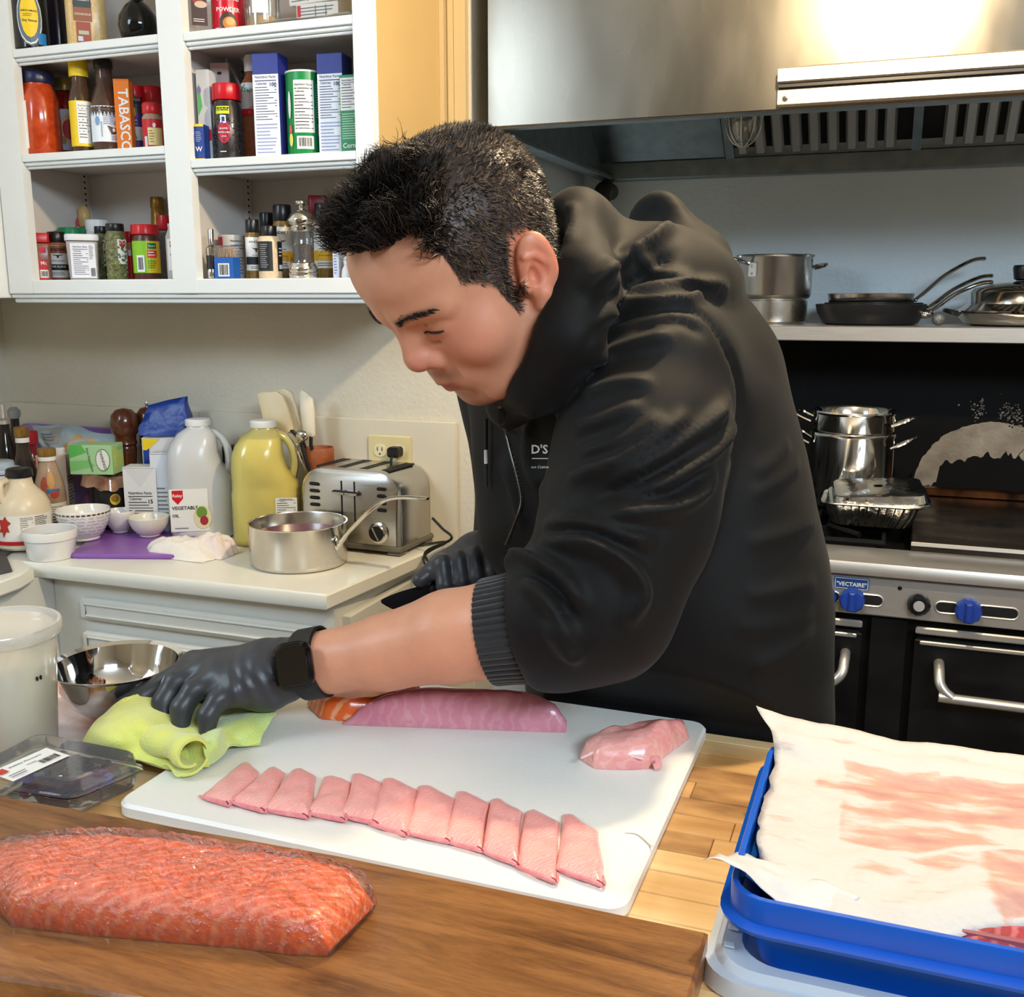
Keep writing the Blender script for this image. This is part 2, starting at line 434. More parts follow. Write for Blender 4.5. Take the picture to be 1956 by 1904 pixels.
# ---------------------------------------------------------------- table
TZ = .975
M_blk = mat('butcher_block_maple', (224, 184, 128), .4, col2=(186, 138, 84), vscale=9, stretch=(.7, 4, 4), bump=.08, bscale=200)
M_blk2 = mat('butcher_block_maple_pale', (236, 204, 152), .4, col2=(208, 164, 106), vscale=7, stretch=(.7, 5, 4), bump=.08, bscale=200)
M_blk3 = mat('butcher_block_maple_stained', (206, 160, 104), .45, col2=(128, 88, 52), vscale=11, stretch=(1.2, 3, 4), bump=.08, bscale=200)
tb = thing('prep_table', 'maple butcher block table with worn strips under the boards', 'table', (0, 0, 0))
rnd = random.Random(4)
y = .30; k = 0
while y < 1.075:
    wd = .0345; y1 = min(y + wd, 1.078)
    x = -1.02 if y < .93 else -.70
    while x < .75:
        ln = rnd.uniform(.22, .5) if x < -.3 else rnd.uniform(.10, .24); x1 = min(x + ln, .76)
        if .76 - x1 < .08: x1 = .76
        MB().box(x + .0003, x1 - .0003, y + .0003, y1 - .0003, TZ - .04, TZ + rnd.uniform(-.0004, .0002), .0008).build('strip', rnd.choice((M_blk, M_blk, M_blk2, M_blk2, M_blk3)), tb, False)
        x = x1
    y = y1; k += 1
fr = MB(); fr.box(-.98, .72, .34, .92, TZ - .13, TZ - .041); fr.build('apron', M_blk, tb, False)
for x in (-.95, .69):
    for yy in (.37, .88): MB().box(x - .035, x + .035, yy - .035, yy + .035, .002, TZ - .131, .004).build('leg', M_blk, tb)
# ================================================================ HOOD AND RANGE
M_steel = mat('brushed_steel', (206, 203, 198), .36, .8, rvar=.03, vscale=90, stretch=(.15, 1, 6), bump=.01, bscale=300)
M_hood = mat('hood_steel', (144, 138, 126), .26, 1.0, var=.05, rvar=.05, vscale=5, stretch=(1.5, 1, .5), bump=.02, bscale=5)
M_chrome = mat('polished_steel', (214, 212, 208), .12, 1.0, rvar=.04, vscale=12)
M_galv = mat('galvanised_steel', (150, 162, 166), .42, 1.0, var=.15, vscale=22)
M_blackm = mat('black_enamel', (12, 12, 13), .42, var=.2, vscale=9, rvar=.1, spec=.35)
M_soot = mat('sooty_black_iron', (8, 7.5, 7), .7, var=.4, vscale=14, spec=.2)
HX, HY, HZ = -.826, 2.08, 1.795
h = thing('range_hood', 'large stainless steel range hood with baffle filters above the stove', 'hood')
MB().box(HX, 1.5, HY, HY + .012, HZ, 2.6, .002).build('front_panel', M_hood, h)
MB().box(HX, 1.5, HY + .012, HY + .05, HZ - .001, HZ + .012, .002).build('front_lip', M_galv, h)
MB().box(HX, HX + .01, HY + .05, AY - .02, HZ - .02, 2.6, .002).build('side_panel', M_galv, h)
MB().box(HX + .01, HX + .04, HY + .05, AY - .06, HZ - .02, HZ - .008, .002).build('side_lip', M_galv, h)
MB().box(HX + .01, 1.5, AY - .06, AY - .005, HZ - .022, HZ + .026, .003).build('back_channel', M_galv, h)
# sloped filter bank
def slope(x, t, n=0.0):    # t 0 at the bottom back, 1 at the top front
    y0, z0, y1, z1 = AY - .07, HZ + .03, 2.42, 2.22
    d = V(0, y1 - y0, z1 - z0); nn = V(0, -(z1 - z0), (y1 - y0)); nn = -nn / np.linalg.norm(nn) if nn[1] > 0 else nn / np.linalg.norm(nn)
    return tuple(V(x, y0, z0) + d * t + nn * n)
def slab(mb, x0, x1, t0, t1, n0, n1):
    q = [slope(x0, t0, n0), slope(x1, t0, n0), slope(x1, t1, n0), slope(x0, t1, n0)]
    r = [slope(x0, t0, n1), slope(x1, t0, n1), slope(x1, t1, n1), slope(x0, t1, n1)]
    return mb.rings([q, r])
slab(MB(), HX + .011, -.47, 0, 1, 0, .006).build('blank_panel', M_galv, h, False)
slab(MB(), -.47, .6, 0, 1, -.03, -.026).build('filter_backing', plain(22, 22, 22, .6), h, False)
for x in (-.465, .0, .45): slab(MB(), x, x + .022, 0, 1, -.005, .014).build('filter_frame', M_galv, h, False)
x = -.435
while x < .58:
    if not (abs(x - 0.0) < .03 or abs(x - .45) < .03):
        MB().rings([[slope(x, t, 0), slope(x + .006, t, .012), slope(x + .024, t, .012), slope(x + .03, t, 0), slope(x + .015, t, .004)] for t in (0.02, 1)]).build('baffle', M_steel, h, False)
    x += .046
# lamp jar under the hood with its wire guard
lj = MB().lathe([(.004, -.075), (.022, -.07), (.034, -.05), (.036, -.02), (.034, 0), (.03, .02)], 20, Matrix.Translation(aty(1420, 246, 2.45) + V(0, 0, .045)))
lamp = lj.build('lamp_globe', film('lamp_glass', (235, 238, 238), .15, .05, .12), h)
g = MB(); c0 = aty(1420, 246, 2.45) + V(0, 0, .045)
for k in range(4):
    a = k * math.pi / 4
    g.tube([tuple(c0 + V(math.cos(a) * .041 * math.cos(t), math.sin(a) * .041 * math.cos(t), -.02 + .064 * math.sin(t))) for t in np.linspace(math.pi, 2 * math.pi, 13)], .0016, 5)
g.tube([tuple(c0 + V(.041 * math.cos(t), .041 * math.sin(t), -.02)) for t in np.linspace(0, 2 * math.pi, 20)[:-1]], .002, 5, True)
g.build('wire_guard', M_steel, lamp)
MB().lathe([(.03, .02), (.033, .03), (.033, .08)], 16, Matrix.Translation(tuple(c0))).build('lamp_holder', M_galv, h)
# pipe elbow in the corner below the hood
pe = MB(); pe.tube(smooth_path([(-.80, AY - .02, HZ - .05), (-.80, AY - .09, HZ - .05), (-.80, AY - .11, HZ - .08), (-.80, AY - .11, HZ - .16)]), .024, 12)
pe.lathe([(.030, 0), (.032, .01), (.030, .03)], 14, Matrix.Translation((-.80, AY - .11, HZ - .13)))
tag(pe.build('gas_pipe', mat('dark_iron_pipe', (70, 68, 66), .45, .7)), 'dark iron pipe elbow in the corner below the hood', 'pipe')
# order rail screwed on the hood
r = thing('order_rail', 'long pale aluminium order rail screwed to the hood front', 'rail')
MAL = mat('satin_aluminium', (226, 220, 208), .34, 1.0, rvar=.05, vscale=30, stretch=(.3, 1, 12))
A, B = aty(1486, 168, HY - .01), aty(1956, 143, HY - .01)
zr = A[2]; x0 = A[0]
MB().box(x0, 1.0, HY - .022, HY - .0005, zr + .006, zr + .034, .003).build('upper_strip', MAL, r)
MB().box(x0 + .0005, 1.0, HY - .016, HY - .001, zr - .0015, zr + .0065, .001).build('groove', plain(70, 68, 66, .4, metal=.8), r)
MB().box(x0, 1.0, HY - .012, HY - .0005, zr - .034, zr - .001, .004).build('lower_strip', MAL, r)
sc = MB().lathe([(.0055, 0), (.005, .002), (.002, .0025)], 12, Matrix.Translation((x0 + .014, HY - .012, zr - .02)) @ Matrix.Rotation(math.pi / 2, 4, 'X'))
sc.build('screw', M_chrome, r)

# ---------------------------------------------------------------- range
RX0, RX1 = -.66, .96
g = thing('gas_range', 'black and steel restaurant gas range with griddle and blue knobs', 'range')
MB().box(RX0, RX1, 2.235, 2.94, .12, .895).build('body', M_blackm, g, False)
for x in (RX0 + .06, RX1 - .06):
    for yy in (2.3, 2.88): MB().lathe([(.03, .001), (.03, .015), (.018, .03), (.018, .1195)], 12, Matrix.Translation((x, yy, 0))).build('foot', M_steel, g)
# front rail: bullnose profile swept along x
prof = [(2.30, .917), (2.235, .920), (2.20, .918), (2.182, .911), (2.176, .898), (2.178, .885), (2.20, .881), (2.30, .881)]
MB().rings([[(x, y, z) for y, z in prof] for x in (RX0, RX1)]).build('front_rail', M_steel, g)
pf = MB().box(RX0, RX1, 2.193, 2.234, .796, .879, .003).build('control_panel', M_steel, g)
PY = 2.193
def onp(px, py): p = aty(px, py, PY); return p
RotX = Matrix.Rotation(math.pi / 2, 4, 'X')
for (a, b_) in ((1560, 1602), (1640, 1685), (1788, 1830), (1866, 1944)):
    p0, p1 = onp(a, 1147 + (a - 1640) * .09), onp(b_, 1147 + (b_ - 1640) * .09)
    zc = .829; wd = p1[0] - p0[0]
    s = MB().prism(rrect(wd, .020, .0098), 0, .002, 0, Matrix.Translation(((p0[0] + p1[0]) / 2, PY + .0012, zc)) @ RotX).build('panel_slot', plain(8, 8, 8, .7), pf, False)
    MB().tube([((p0[0] + p1[0]) / 2 + q[0], PY - .001, zc + q[1]) for q in rrect(wd + .004, .024, .0118)], .0016, 5, True).build('slot_rim', M_steel, s)
M_knob = mat('blue_knob_plastic', (30, 62, 150), .35)
for (px, py) in ((1574, 1140), (1628, 1146), (1849, 1166)):
    p = onp(px, py)
    MM = Matrix.Translation((p[0], PY - .001, .829)) @ RotX
    kb = MB().lathe([(.018, 0), (.0245, .002), (.0255, .008), (.0245, .019), (.021, .024), (.004, .025)], 40, MM, flute=.035, nf=10).build('burner_knob', M_knob, g)
    MB().box(-.006, .006, -.020, .020, .0235, .033, .003, MM).build('grip', M_knob, kb)
p = onp(1755, 1153); MM = Matrix.Translation((p[0], PY - .001, .832)) @ RotX
kb = MB().lathe([(.019, 0), (.0225, .003), (.0225, .012), (.017, .020), (.003, .021)], 28, MM, flute=.02, nf=14).build('thermostat_knob', plain(18, 18, 20, .3), g)
MB().lathe([(.0112, .0205), (.0105, .023), (.002, .0232)], 20, MM).build('cap', plain(205, 205, 205, .3, metal=.5), kb)
MB().lathe([(.0042, 0), (.0042, .002), (.001, .0025)], 12, Matrix.Translation(tuple(onp(1719, 1123))) @ RotX).build('indicator', plain(15, 15, 15, .3), g)
# maker's plate
p0, p1 = onp(1594, 1107), onp(1659, 1131)
zc = .862
np_ = MB().box(p0[0], p1[0], PY - .003, PY, zc - .0125, zc + .0125, .001).build('name_plate', plain(40, 70, 122, .35), g)
fl = Flat(((p0[0] + p1[0]) / 2, PY - .003, zc), (1, 0, 0), (0, 0, 1)); t_ = MB(); wd = (p1[0] - p0[0])
write(t_, fl, '"VECTAIRE"', 0, -.002, wd * .86, .016, .0006)
for v_ in (-.0108, .0108): patch(t_, fl, -wd * .47, wd * .47, v_ - .0005, v_ + .0005, .0006)
for u_ in (-.47, .47): patch(t_, fl, wd * u_ - .0005, wd * u_ + .0005, -.0108, .0108, .0006)
t_.build('lettering', plain(225, 225, 220), np_, False)
# oven doors, trims, handles
for (a, b_) in ((RX0 + .02, -.030), (.075, RX1 - .02)):
    d = MB().box(a, b_, 2.205, 2.2345, .20, .755, .006).build('oven_door', M_blackm, g)
    MB().box(a + .0, b_, 2.196, 2.2045, .7655, .781, .003).build('door_trim', M_steel, g)
    MB().box(a + .01, b_ - .01, 2.198, 2.2045, .742, .751, .002).build('top_edge', M_steel, d)
    zh = .655; ha, hb = a + .05, b_ - .03
    MB().tube(smooth_path([(ha, 2.205, zh + .05), (ha, 2.175, zh + .045), (ha + .004, 2.155, zh + .02), (ha + .025, 2.15, zh), (ha + .06, 2.15, zh - .004), (hb - .06, 2.15, zh - .004), (hb - .025, 2.15, zh), (hb - .004, 2.155, zh + .02), (hb, 2.175, zh + .045), (hb, 2.205, zh + .05)], 6), .0105, 12).build('handle', M_steel, d)
MB().box(-.012, .058, 2.21, 2.2345, .20, .79, .003).build('centre_post', M_blackm, g)
# cooktop: burner grates on the left, griddle on the right
MB().box(RX0, .045, 2.301, 2.93, .8955, .905).build('burner_pan', M_soot, g, False)
for i, cx in enumerate((-.50, -.15)):
    for cy in (2.45, 2.76):
        gr = MB()
        gr.tube([(cx - .15, cy - .14, .925), (cx + .15, cy - .14, .925), (cx + .15, cy + .14, .925), (cx - .15, cy + .14, .925)], .008, 6, True)
        for k in range(8):
            a = k * math.pi / 4; R_ = .14
            gr.tube([(cx + .04 * math.cos(a), cy + .04 * math.sin(a), .934), (cx + R_ * math.cos(a), cy + R_ * math.sin(a) * .98, .930)], .007, 6)
        for dx in (-.14, .14):
            for dy in (-.13, .13): gr.tube([(cx + dx, cy + dy, .905), (cx + dx, cy + dy, .925)], .007, 6)
        q = gr.build('grate', M_soot, g)
        MB().lathe([(.045, .905), (.045, .915), (.03, .922), (.004, .923)], 20, Matrix.Translation((cx, cy, 0))).build('burner', M_soot, q)
M_grid = mat('seasoned_griddle_steel', (52, 40, 30), .32, .6, col2=(14, 11, 9), vscale=6, rvar=.12, stretch=(.6, 2, 1))
gp = MB().box(.056, RX1, 2.302, 2.905, .8955, .935, .003).build('griddle_plate', M_grid, g)
MB().box(.056, .064, 2.565, 2.928, .9355, .985, .002).build('griddle_splash', M_soot, g)
MB().box(.065, RX1, 2.875, 2.91, .9355, .957, .003).build('griddle_back_lip', mat('heat_browned_steel', (128, 78, 44), .35, .9, col2=(40, 26, 18), vscale=18), g)
MB().box(.056, RX1, 2.2975, 2.3015, .928, .937, .001).build('griddle_edge', M_steel, g)
MB().box(RX0, RX1, 2.932, 2.945, .8955, 1.345).build('backguard', M_soot, g, False)
# pale burnt-off arc on the backguard
BY = 2.9315
cpt = aty(1888, 938, BY); cxs, czs, R0 = cpt[0], cpt[2], .183
rnd = random.Random(11); P = []
for i in range(61):
    a = math.pi * (1 - i / 60.0); rr = R0 * (1 + rnd.uniform(-.012, .012)); P.append((cxs + rr * math.cos(a) * 1.02, czs + rr * math.sin(a)))
low = []
for i in range(60):
    t = i / 59.0; xx = cxs + R0 * .97 - 2 * R0 * .97 * t; base = .045 + .05 * math.sin(math.pi * min(1, max(0, (1 - t) * 1.15 - .12))) ** .7
    low.append((xx, czs + base * (1 + .22 * mnoise.noise(Vector((t * 14, 0, 1))) + .16 * mnoise.noise(Vector((t * 45, 3, 1))) + rnd.uniform(-.05, .05)) - (.04 if t > .86 else 0)))
n = len(P); vv = [(x, BY, z) for x, z in P]; 
st = MB()
top = list(reversed(P))   # right to left
for i in range(59):
    a, b_ = low[i], low[i + 1]; c, d = top[i + 1], top[i]
    def cl(p, q): return (p[0], BY, min(p[1], q[1]))
    st.add([cl(a, d), cl(b_, c), (c[0], BY, c[1]), (d[0], BY, d[1])], [(0, 1, 2, 3)])
M_ash = mat('burnt_off_grey_steel', (168, 156, 138), .6, .2, col2=(118, 106, 92), vscale=16, bump=.2, bscale=120)
bg = [o for o in g.children if o.name.startswith('backguard')][0]
st.build('scorch_mark', M_ash, bg, False)
fk = MB()
for i in range(150):
    cx_, cz_ = rnd.choice(((aty(1870, 782, BY)), (aty(1925, 786, BY)), (aty(1940, 800, BY))))[[0, 2]]
    x_, z_ = cx_ + rnd.gauss(0, .012), cz_ + rnd.gauss(0, .013); s_ = rnd.uniform(.0006, .0026)
    fk.add([(x_ - s_, BY, z_ - s_), (x_ + s_, BY, z_ - s_ * .5), (x_ + s_ * .7, BY, z_ + s_), (x_ - s_ * .8, BY, z_ + s_ * .6)], [(0, 1, 2, 3)])
fk.build('flaking', M_ash, bg, False)['kind'] = 'stuff'
# high shelf
SZ = 1.382
sh = MB().box(RX0, RX1, 2.62, 2.945, SZ - .008, SZ, .002).build('high_shelf', M_steel, g)
MB().box(RX0, RX1, 2.612, 2.6195, SZ - .036, SZ, .002).build('shelf_edge', M_steel, sh)

# ---------------------------------------------------------------- pots on the high shelf
def loop_handle(c, ang, w, out, rise, r=.004):
    d = V(math.cos(ang), math.sin(ang), 0); s = V(-d[1], d[0], 0); c = V(*c)
    return smooth_path([c - s * w / 2, c - s * w / 2 + d * out * .7 + V(0, 0, rise * .6), c - s * w * .35 + d * out + V(0, 0, rise), c + s * w * .35 + d * out + V(0, 0, rise), c + s * w / 2 + d * out * .7 + V(0, 0, rise * .6), c + s * w / 2], 5)
M_pot = mat('worn_aluminium_pot', (186, 184, 180), .26, 1.0, var=.08, rvar=.06, vscale=14, stretch=(1, 1, .4))
pc = aty(1474, 616, 2.765); PB = SZ + .0005
t = thing('steamer_pot', 'tall dull aluminium pot with riveted loop handle on the high shelf', 'pot', (pc[0], 2.775, PB))
MB().lathe([(.01, 0), (.078, .0), (.084, .006), (.0865, .055), (.0865, .058), (.083, .060), (.083, .062), (.090, .066), (.094, .075), (.095, .166), (.098, .170), (.096, .172), (.092, .170), (.090, .08), (.08, .068), (.01, .066)], 48).build('body', M_pot, t)
MB().tube([(.0975 * math.cos(a), .0975 * math.sin(a), .171) for a in np.linspace(0, 2 * math.pi, 40)[:-1]], .0025, 6, True).build('rolled_rim', M_pot, t)
ha = math.radians(215)
hd = MB(); hd.tube(loop_handle((.094 * math.cos(-2.5), .094 * math.sin(-2.5), .15), -2.5, .07, .035, .012), .0045, 8)
hp = hd.build('handle', M_chrome, t)
a = -2.05
pl = MB().box(-.011, .011, -.002, .002, -.018, .018, .002, Matrix.Translation((.0965 * math.cos(a), .0965 * math.sin(a), .135)) @ Matrix.Rotation(a + math.pi / 2, 4, 'Z')).build('rivet_plate', plain(225, 225, 222, .3, metal=.4), t)
rv = MB()
for dz in (-.009, .009): rv.ball((.0985 * math.cos(a), .0985 * math.sin(a), .135 + dz), .0035, 8, 5)
rv.build('rivets', M_chrome, pl)
MB().tube(loop_handle((.094 * math.cos(.45), .094 * math.sin(.45), .14), .45, .06, .035, .01), .0045, 8).build('handle', M_chrome, t)

def skillet(name, label, loc, r, hgt, m, ang, hl, rise, mh, kind=0, group=None):
    t = thing(name, label, 'pan', loc, 0, group)
    MB().lathe([(.01, 0), (r * .78, 0), (r * .86, .004), (r * .97, hgt * .6), (r, hgt), (r - .004, hgt + .001), (r * .95, hgt * .6), (r * .82, .008), (.01, .006)], 48).build('body', m, t)
    d = V(math.cos(ang), math.sin(ang), 0)
    b0 = d * (r * .965) + V(0, 0, hgt * .55)
    path = smooth_path([b0, b0 + d * .025 + V(0, 0, rise * .18), b0 + d * hl * .45 + V(0, 0, rise * .62), b0 + d * hl * .8 + V(0, 0, rise * .95), b0 + d * hl + V(0, 0, rise)], 6)
    hd = MB().tube(path, [.007] * 6 + [.0085] * (len(path) - 8) + [.009, .005], 10, flat=(1.25, .6)).build('handle', mh, t)
    s = V(-d[1], d[0], 0); rv = MB()
    if kind: 
        br = MB().ball(tuple(b0 + d * .004), (.02, .02, .013), 12, 8).build('handle_bracket', mh, t)
    for q in (-.008, .008): rv.ball(tuple(b0 + s * q + d * .009 + V(0, 0, .004)), .004, 8, 5)
    rv.build('rivets', M_chrome, hd)
    return t
M_non = mat('black_nonstick', (24, 24, 26), .45, var=.1)
kc = aty(1660, 617, 2.755)
skillet('frying_pan', 'wide black nonstick frying pan with a steel handle, lowest in the pile', (kc[0], 2.772, PB), .133, .05, M_non, math.radians(-12), .15, .075, M_chrome, 1)
skillet('frying_pan', 'second black frying pan nested in the pile, steel handle pointing right', (kc[0] + .006, 2.776, PB + .0095), .118, .044, M_non, math.radians(6), .16, .085, M_chrome)
skillet('saute_pan', 'shallow steel pan on top of the black frying pans, steep curved handle', (kc[0] - .002, 2.776, PB + .031), .104, .045, mat('satin_steel_pan', (200, 196, 190), .22, 1.0, rvar=.05, vscale=10), math.radians(14), .17, .105, M_chrome)
bl = aty(1793, 607, 2.70)
tag(MB().ball((bl[0], 2.68, SZ + .0175), .0165, 18, 12).build('scouring_ball', mat('grey_scourer', (128, 130, 130), .35, .6, var=.3, vscale=160, bump=.5, bscale=300)), 'small grey wire scouring ball beside the frying pans', 'scourer')
lc_ = aty(1925, 617, 2.765)
t = thing('covered_pan', 'polished covered pan with domed lid and black knob at the shelf end', 'pan', (lc_[0] + .030, 2.765, PB))
MB().lathe([(.01, 0), (.105, 0), (.13, .006), (.142, .02), (.146, .03), (.143, .032), (.13, .02), (.01, .008)], 48).build('body', M_chrome, t)
MB().lathe([(.147, .0325), (.148, .036), (.135, .043), (.124, .052), (.120, .078), (.112, .088), (.07, .1), (.02, .105), (.004, .1055)], 48).build('lid', M_chrome, t)
MB().lathe([(.02, .106), (.026, .110), (.030, .135), (.028, .142), (.004, .143)], 20).build('knob', plain(16, 16, 17, .3), t)
MB().tube(smooth_path([(-.14, -.03, .028), (-.165, -.03, .034), (-.172, 0, .036), (-.165, .03, .034), (-.14, .03, .028)], 5), .006, 8).build('side_handle', plain(16, 16, 17, .3), t)

# ---------------------------------------------------------------- on the burners
t = thing('stock_pot', 'polished steel stock pot with colander insert on the back burner', 'pot', (-.088, 2.66, .942))
MB().lathe([(.01, 0), (.092, 0), (.098, .005), (.0985, .17), (.101, .175), (.101, .182), (.098, .184), (.095, .18), (.095, .01), (.01, .008)], 48).build('body', M_chrome, t)
ins = MB().lathe([(.0945, .14), (.0945, .186), (.097, .19), (.0965, .226), (.1, .232), (.0985, .236), (.0955, .232), (.094, .19), (.091, .14)], 48).build('insert', M_chrome, t)
for a in (math.radians(-10), math.radians(170)):
    d = V(math.cos(a), math.sin(a), 0)
    MB().tube(loop_handle(tuple(d * .098 + V(0, 0, .15)), a, .075, .045, .028), .0042, 8).build('handle', M_chrome, t)
    MB().tube(loop_handle(tuple(d * .096 + V(0, 0, .205)), a, .075, .045, .022), .0042, 8).build('insert_handle', M_chrome, ins)

M_foil = mat('crinkled_foil', (222, 222, 220), .16, 1.0, bump=.35, bscale=60, rvar=.05, vscale=20)
fc = atz(1665, 1000, .95)
t = thing('foil_tray', 'crimped aluminium foil tray with a foil lid askew on the front burner', 'tray', (fc[0] - .003, 2.455, .9415))
def rrect_n(w, d, r, n, flute=0.0):
    P = rrect(w, d, r, 6); P2 = []
    for i in range(len(P)):
        a, b_ = np.array(P[i]), np.array(P[(i + 1) % len(P)]); L = np.linalg.norm(b_ - a); m = max(1, int(L / .006))
        for k in range(m): P2.append(tuple(a + (b_ - a) * k / m))
    out = []
    for i, p in enumerate(P2):
        k = 1 + (flute if i % 2 else -flute); out.append((p[0] * k, p[1] * k))
    return out
def loft(mb, secs):   # resample each polygon to the same count
    N = 160; R = []
    for P, z in secs:
        P = [np.array(p) for p in P]; L = [0]
        for i in range(len(P)): L.append(L[-1] + np.linalg.norm(P[(i + 1) % len(P)] - P[i]))
        q = []
        for k in range(N):
            s = L[-1] * k / N; i = np.searchsorted(L, s, 'right') - 1; i = min(i, len(P) - 1)
            t_ = (s - L[i]) / (L[i + 1] - L[i] + 1e-9); p = P[i] + (P[(i + 1) % len(P)] - P[i]) * t_; q.append((p[0], p[1], z))
        R.append(q)
    return mb.rings(R, cap=False)
secs = []
for k, (w_, d_, z) in enumerate([(.02, .02, .003), (.15, .12, .001), (.165, .135, .003), (.185, .152, .026), (.20, .165, .05), (.218, .183, .051), (.222, .187, .054), (.219, .184, .056), (.2, .166, .053), (.182, .15, .028), (.16, .13, .006), (.02, .02, .005)]):
    secs.append((rrect(w_, d_, min(.03, w_ / 3)), z))
mb = loft(MB(), secs)
N = 160
for r_ in (2, 3, 9, 10, 4, 8):
    for k in range(N):
        i = r_ * N + k; x_, y_, z_ = mb.v[i]; s_ = 1 + (.018 if (k // 2) % 2 else -.014) * (1 if r_ in (3, 9) else .5); mb.v[i] = (x_ * s_, y_ * s_, z_)
mb.build('tray_body', M_foil, t, True, 25)
ld = loft(MB(), [(rrect(.02, .02, .006), .026), (rrect(.18, .14, .02), .024), (rrect(.192, .152, .025), .022), (rrect(.2, .16, .028), .004), (rrect(.214, .174, .03), .003), (rrect(.218, .178, .03), 0), (rrect(.216, .176, .03), .0015)])
ld.xform(Matrix.Translation((.012, .012, .058)) @ Matrix.Rotation(math.radians(7), 4, 'X') @ Matrix.Rotation(math.radians(-3), 4, 'Y') @ Matrix.Rotation(math.radians(6), 4, 'Z'))
ld.build('foil_lid', M_foil, t, True, 25)
MB().box(-.07, .07, -.055, .055, .0065, .03, .006).build('filling', plain(96, 40, 34, .5), t)
# ================================================================ PACKAGES: builders
class Lay:
    def __init__(s): s.m = {}
    def get(s, m): 
        if m.name not in s.m: s.m[m.name] = (m, MB())
        return s.m[m.name][1]
    def build(s, parent, name='print'):
        for m, mb in s.m.values(): mb.build(name, m, parent, False)
def prints(mp, items, su, sv, parent, h0=.0004):
    """items in units of su (across) and sv (up): T text, R rectangle, B blob, F facts table, L fine lines, C barcode, P polygon"""
    L = Lay()
    for i, it in enumerate(items):
        k, m, a = it[0], it[1], it[2:]; mb = L.get(m); h = h0 + .00025 * (i % 8)
        if k == 'T': write(mb, mp, a[0], a[1] * su, a[2] * sv, a[3] * su, a[4] * sv, h, .015, 0.0, a[5] if len(a) > 5 else 0)
        elif k == 'R': patch(mb, mp, a[0] * su, a[1] * su, a[2] * sv, a[3] * sv, h, 12)
        elif k == 'B': blob(mb, mp, a[0] * su, a[1] * sv, a[2] * su, a[3] * sv, h)
        elif k == 'F': facts(mb, mp, a[0] * su, a[1] * su, a[2] * sv, a[3] * sv, h, a[4] if len(a) > 4 else 9, seed=i + 3)
        elif k == 'L': lines(mb, mp, a[0] * su, a[1] * su, a[2] * sv, a[3] * sv, a[4], h, i)
        elif k == 'C': barcode(mb, mp, a[0] * su, a[1] * su, a[2] * sv, a[3] * sv, h)
        elif k == 'P': poly(mb, mp, [(u * su, v * sv) for u, v in a[0]], h)
    for m, mb in L.m.values():
        o = mb.build('print', m, parent, False); k = [it[0] for it in items if it[1].name == m.name]
        if len(k) > 1 and set(k) <= {'B', 'R', 'P', 'C'} or sum(len(it[2]) for it in items if it[0] == 'T' and it[1].name == m.name) == 2: o['kind'] = 'stuff'      # small printed shapes of one colour
def face_cam(x, y): return math.atan2(-x, y)
def spot(pl, pr, pt, Y, z):
    """a thing standing at depth Y on height z, spanning these pixel columns, top at pt: centre, radius, height"""
    xm = (pl + pr) / 2.0; p = aty(xm, pt, Y); r = (pr - pl) * depth_of(p) / FPX / 2
    lim = -1.8445 if p[0] < -1.41 else -1.3845     # keep clear of the cabinet side on the left
    while z > 1.4 and p[0] - r < lim + .001 and Y > 1.803 + r: Y -= .003; p = aty(xm, pt, Y)
    Y = min(Y, 2.046 - r) if z > 1.4 else Y; p = aty(xm, pt, Y)
    return (p[0], Y, z), (pr - pl) * depth_of(p) / FPX / 2, p[2] - z
def spot_c(pl, pr, pt, pb, z):
    """the same for a round thing whose near base edge is seen at pb"""
    xm = (pl + pr) / 2.0; b = atz(xm, pb, z); r = (pr - pl) * depth_of(b) / FPX / 2
    d = V(b[0], b[1], 0); d = d / np.linalg.norm(d); c = b + d * r; r = (pr - pl) * depth_of(c) / FPX / 2
    return (c[0], c[1], z), r, aty(xm, pt, c[1])[2] - z
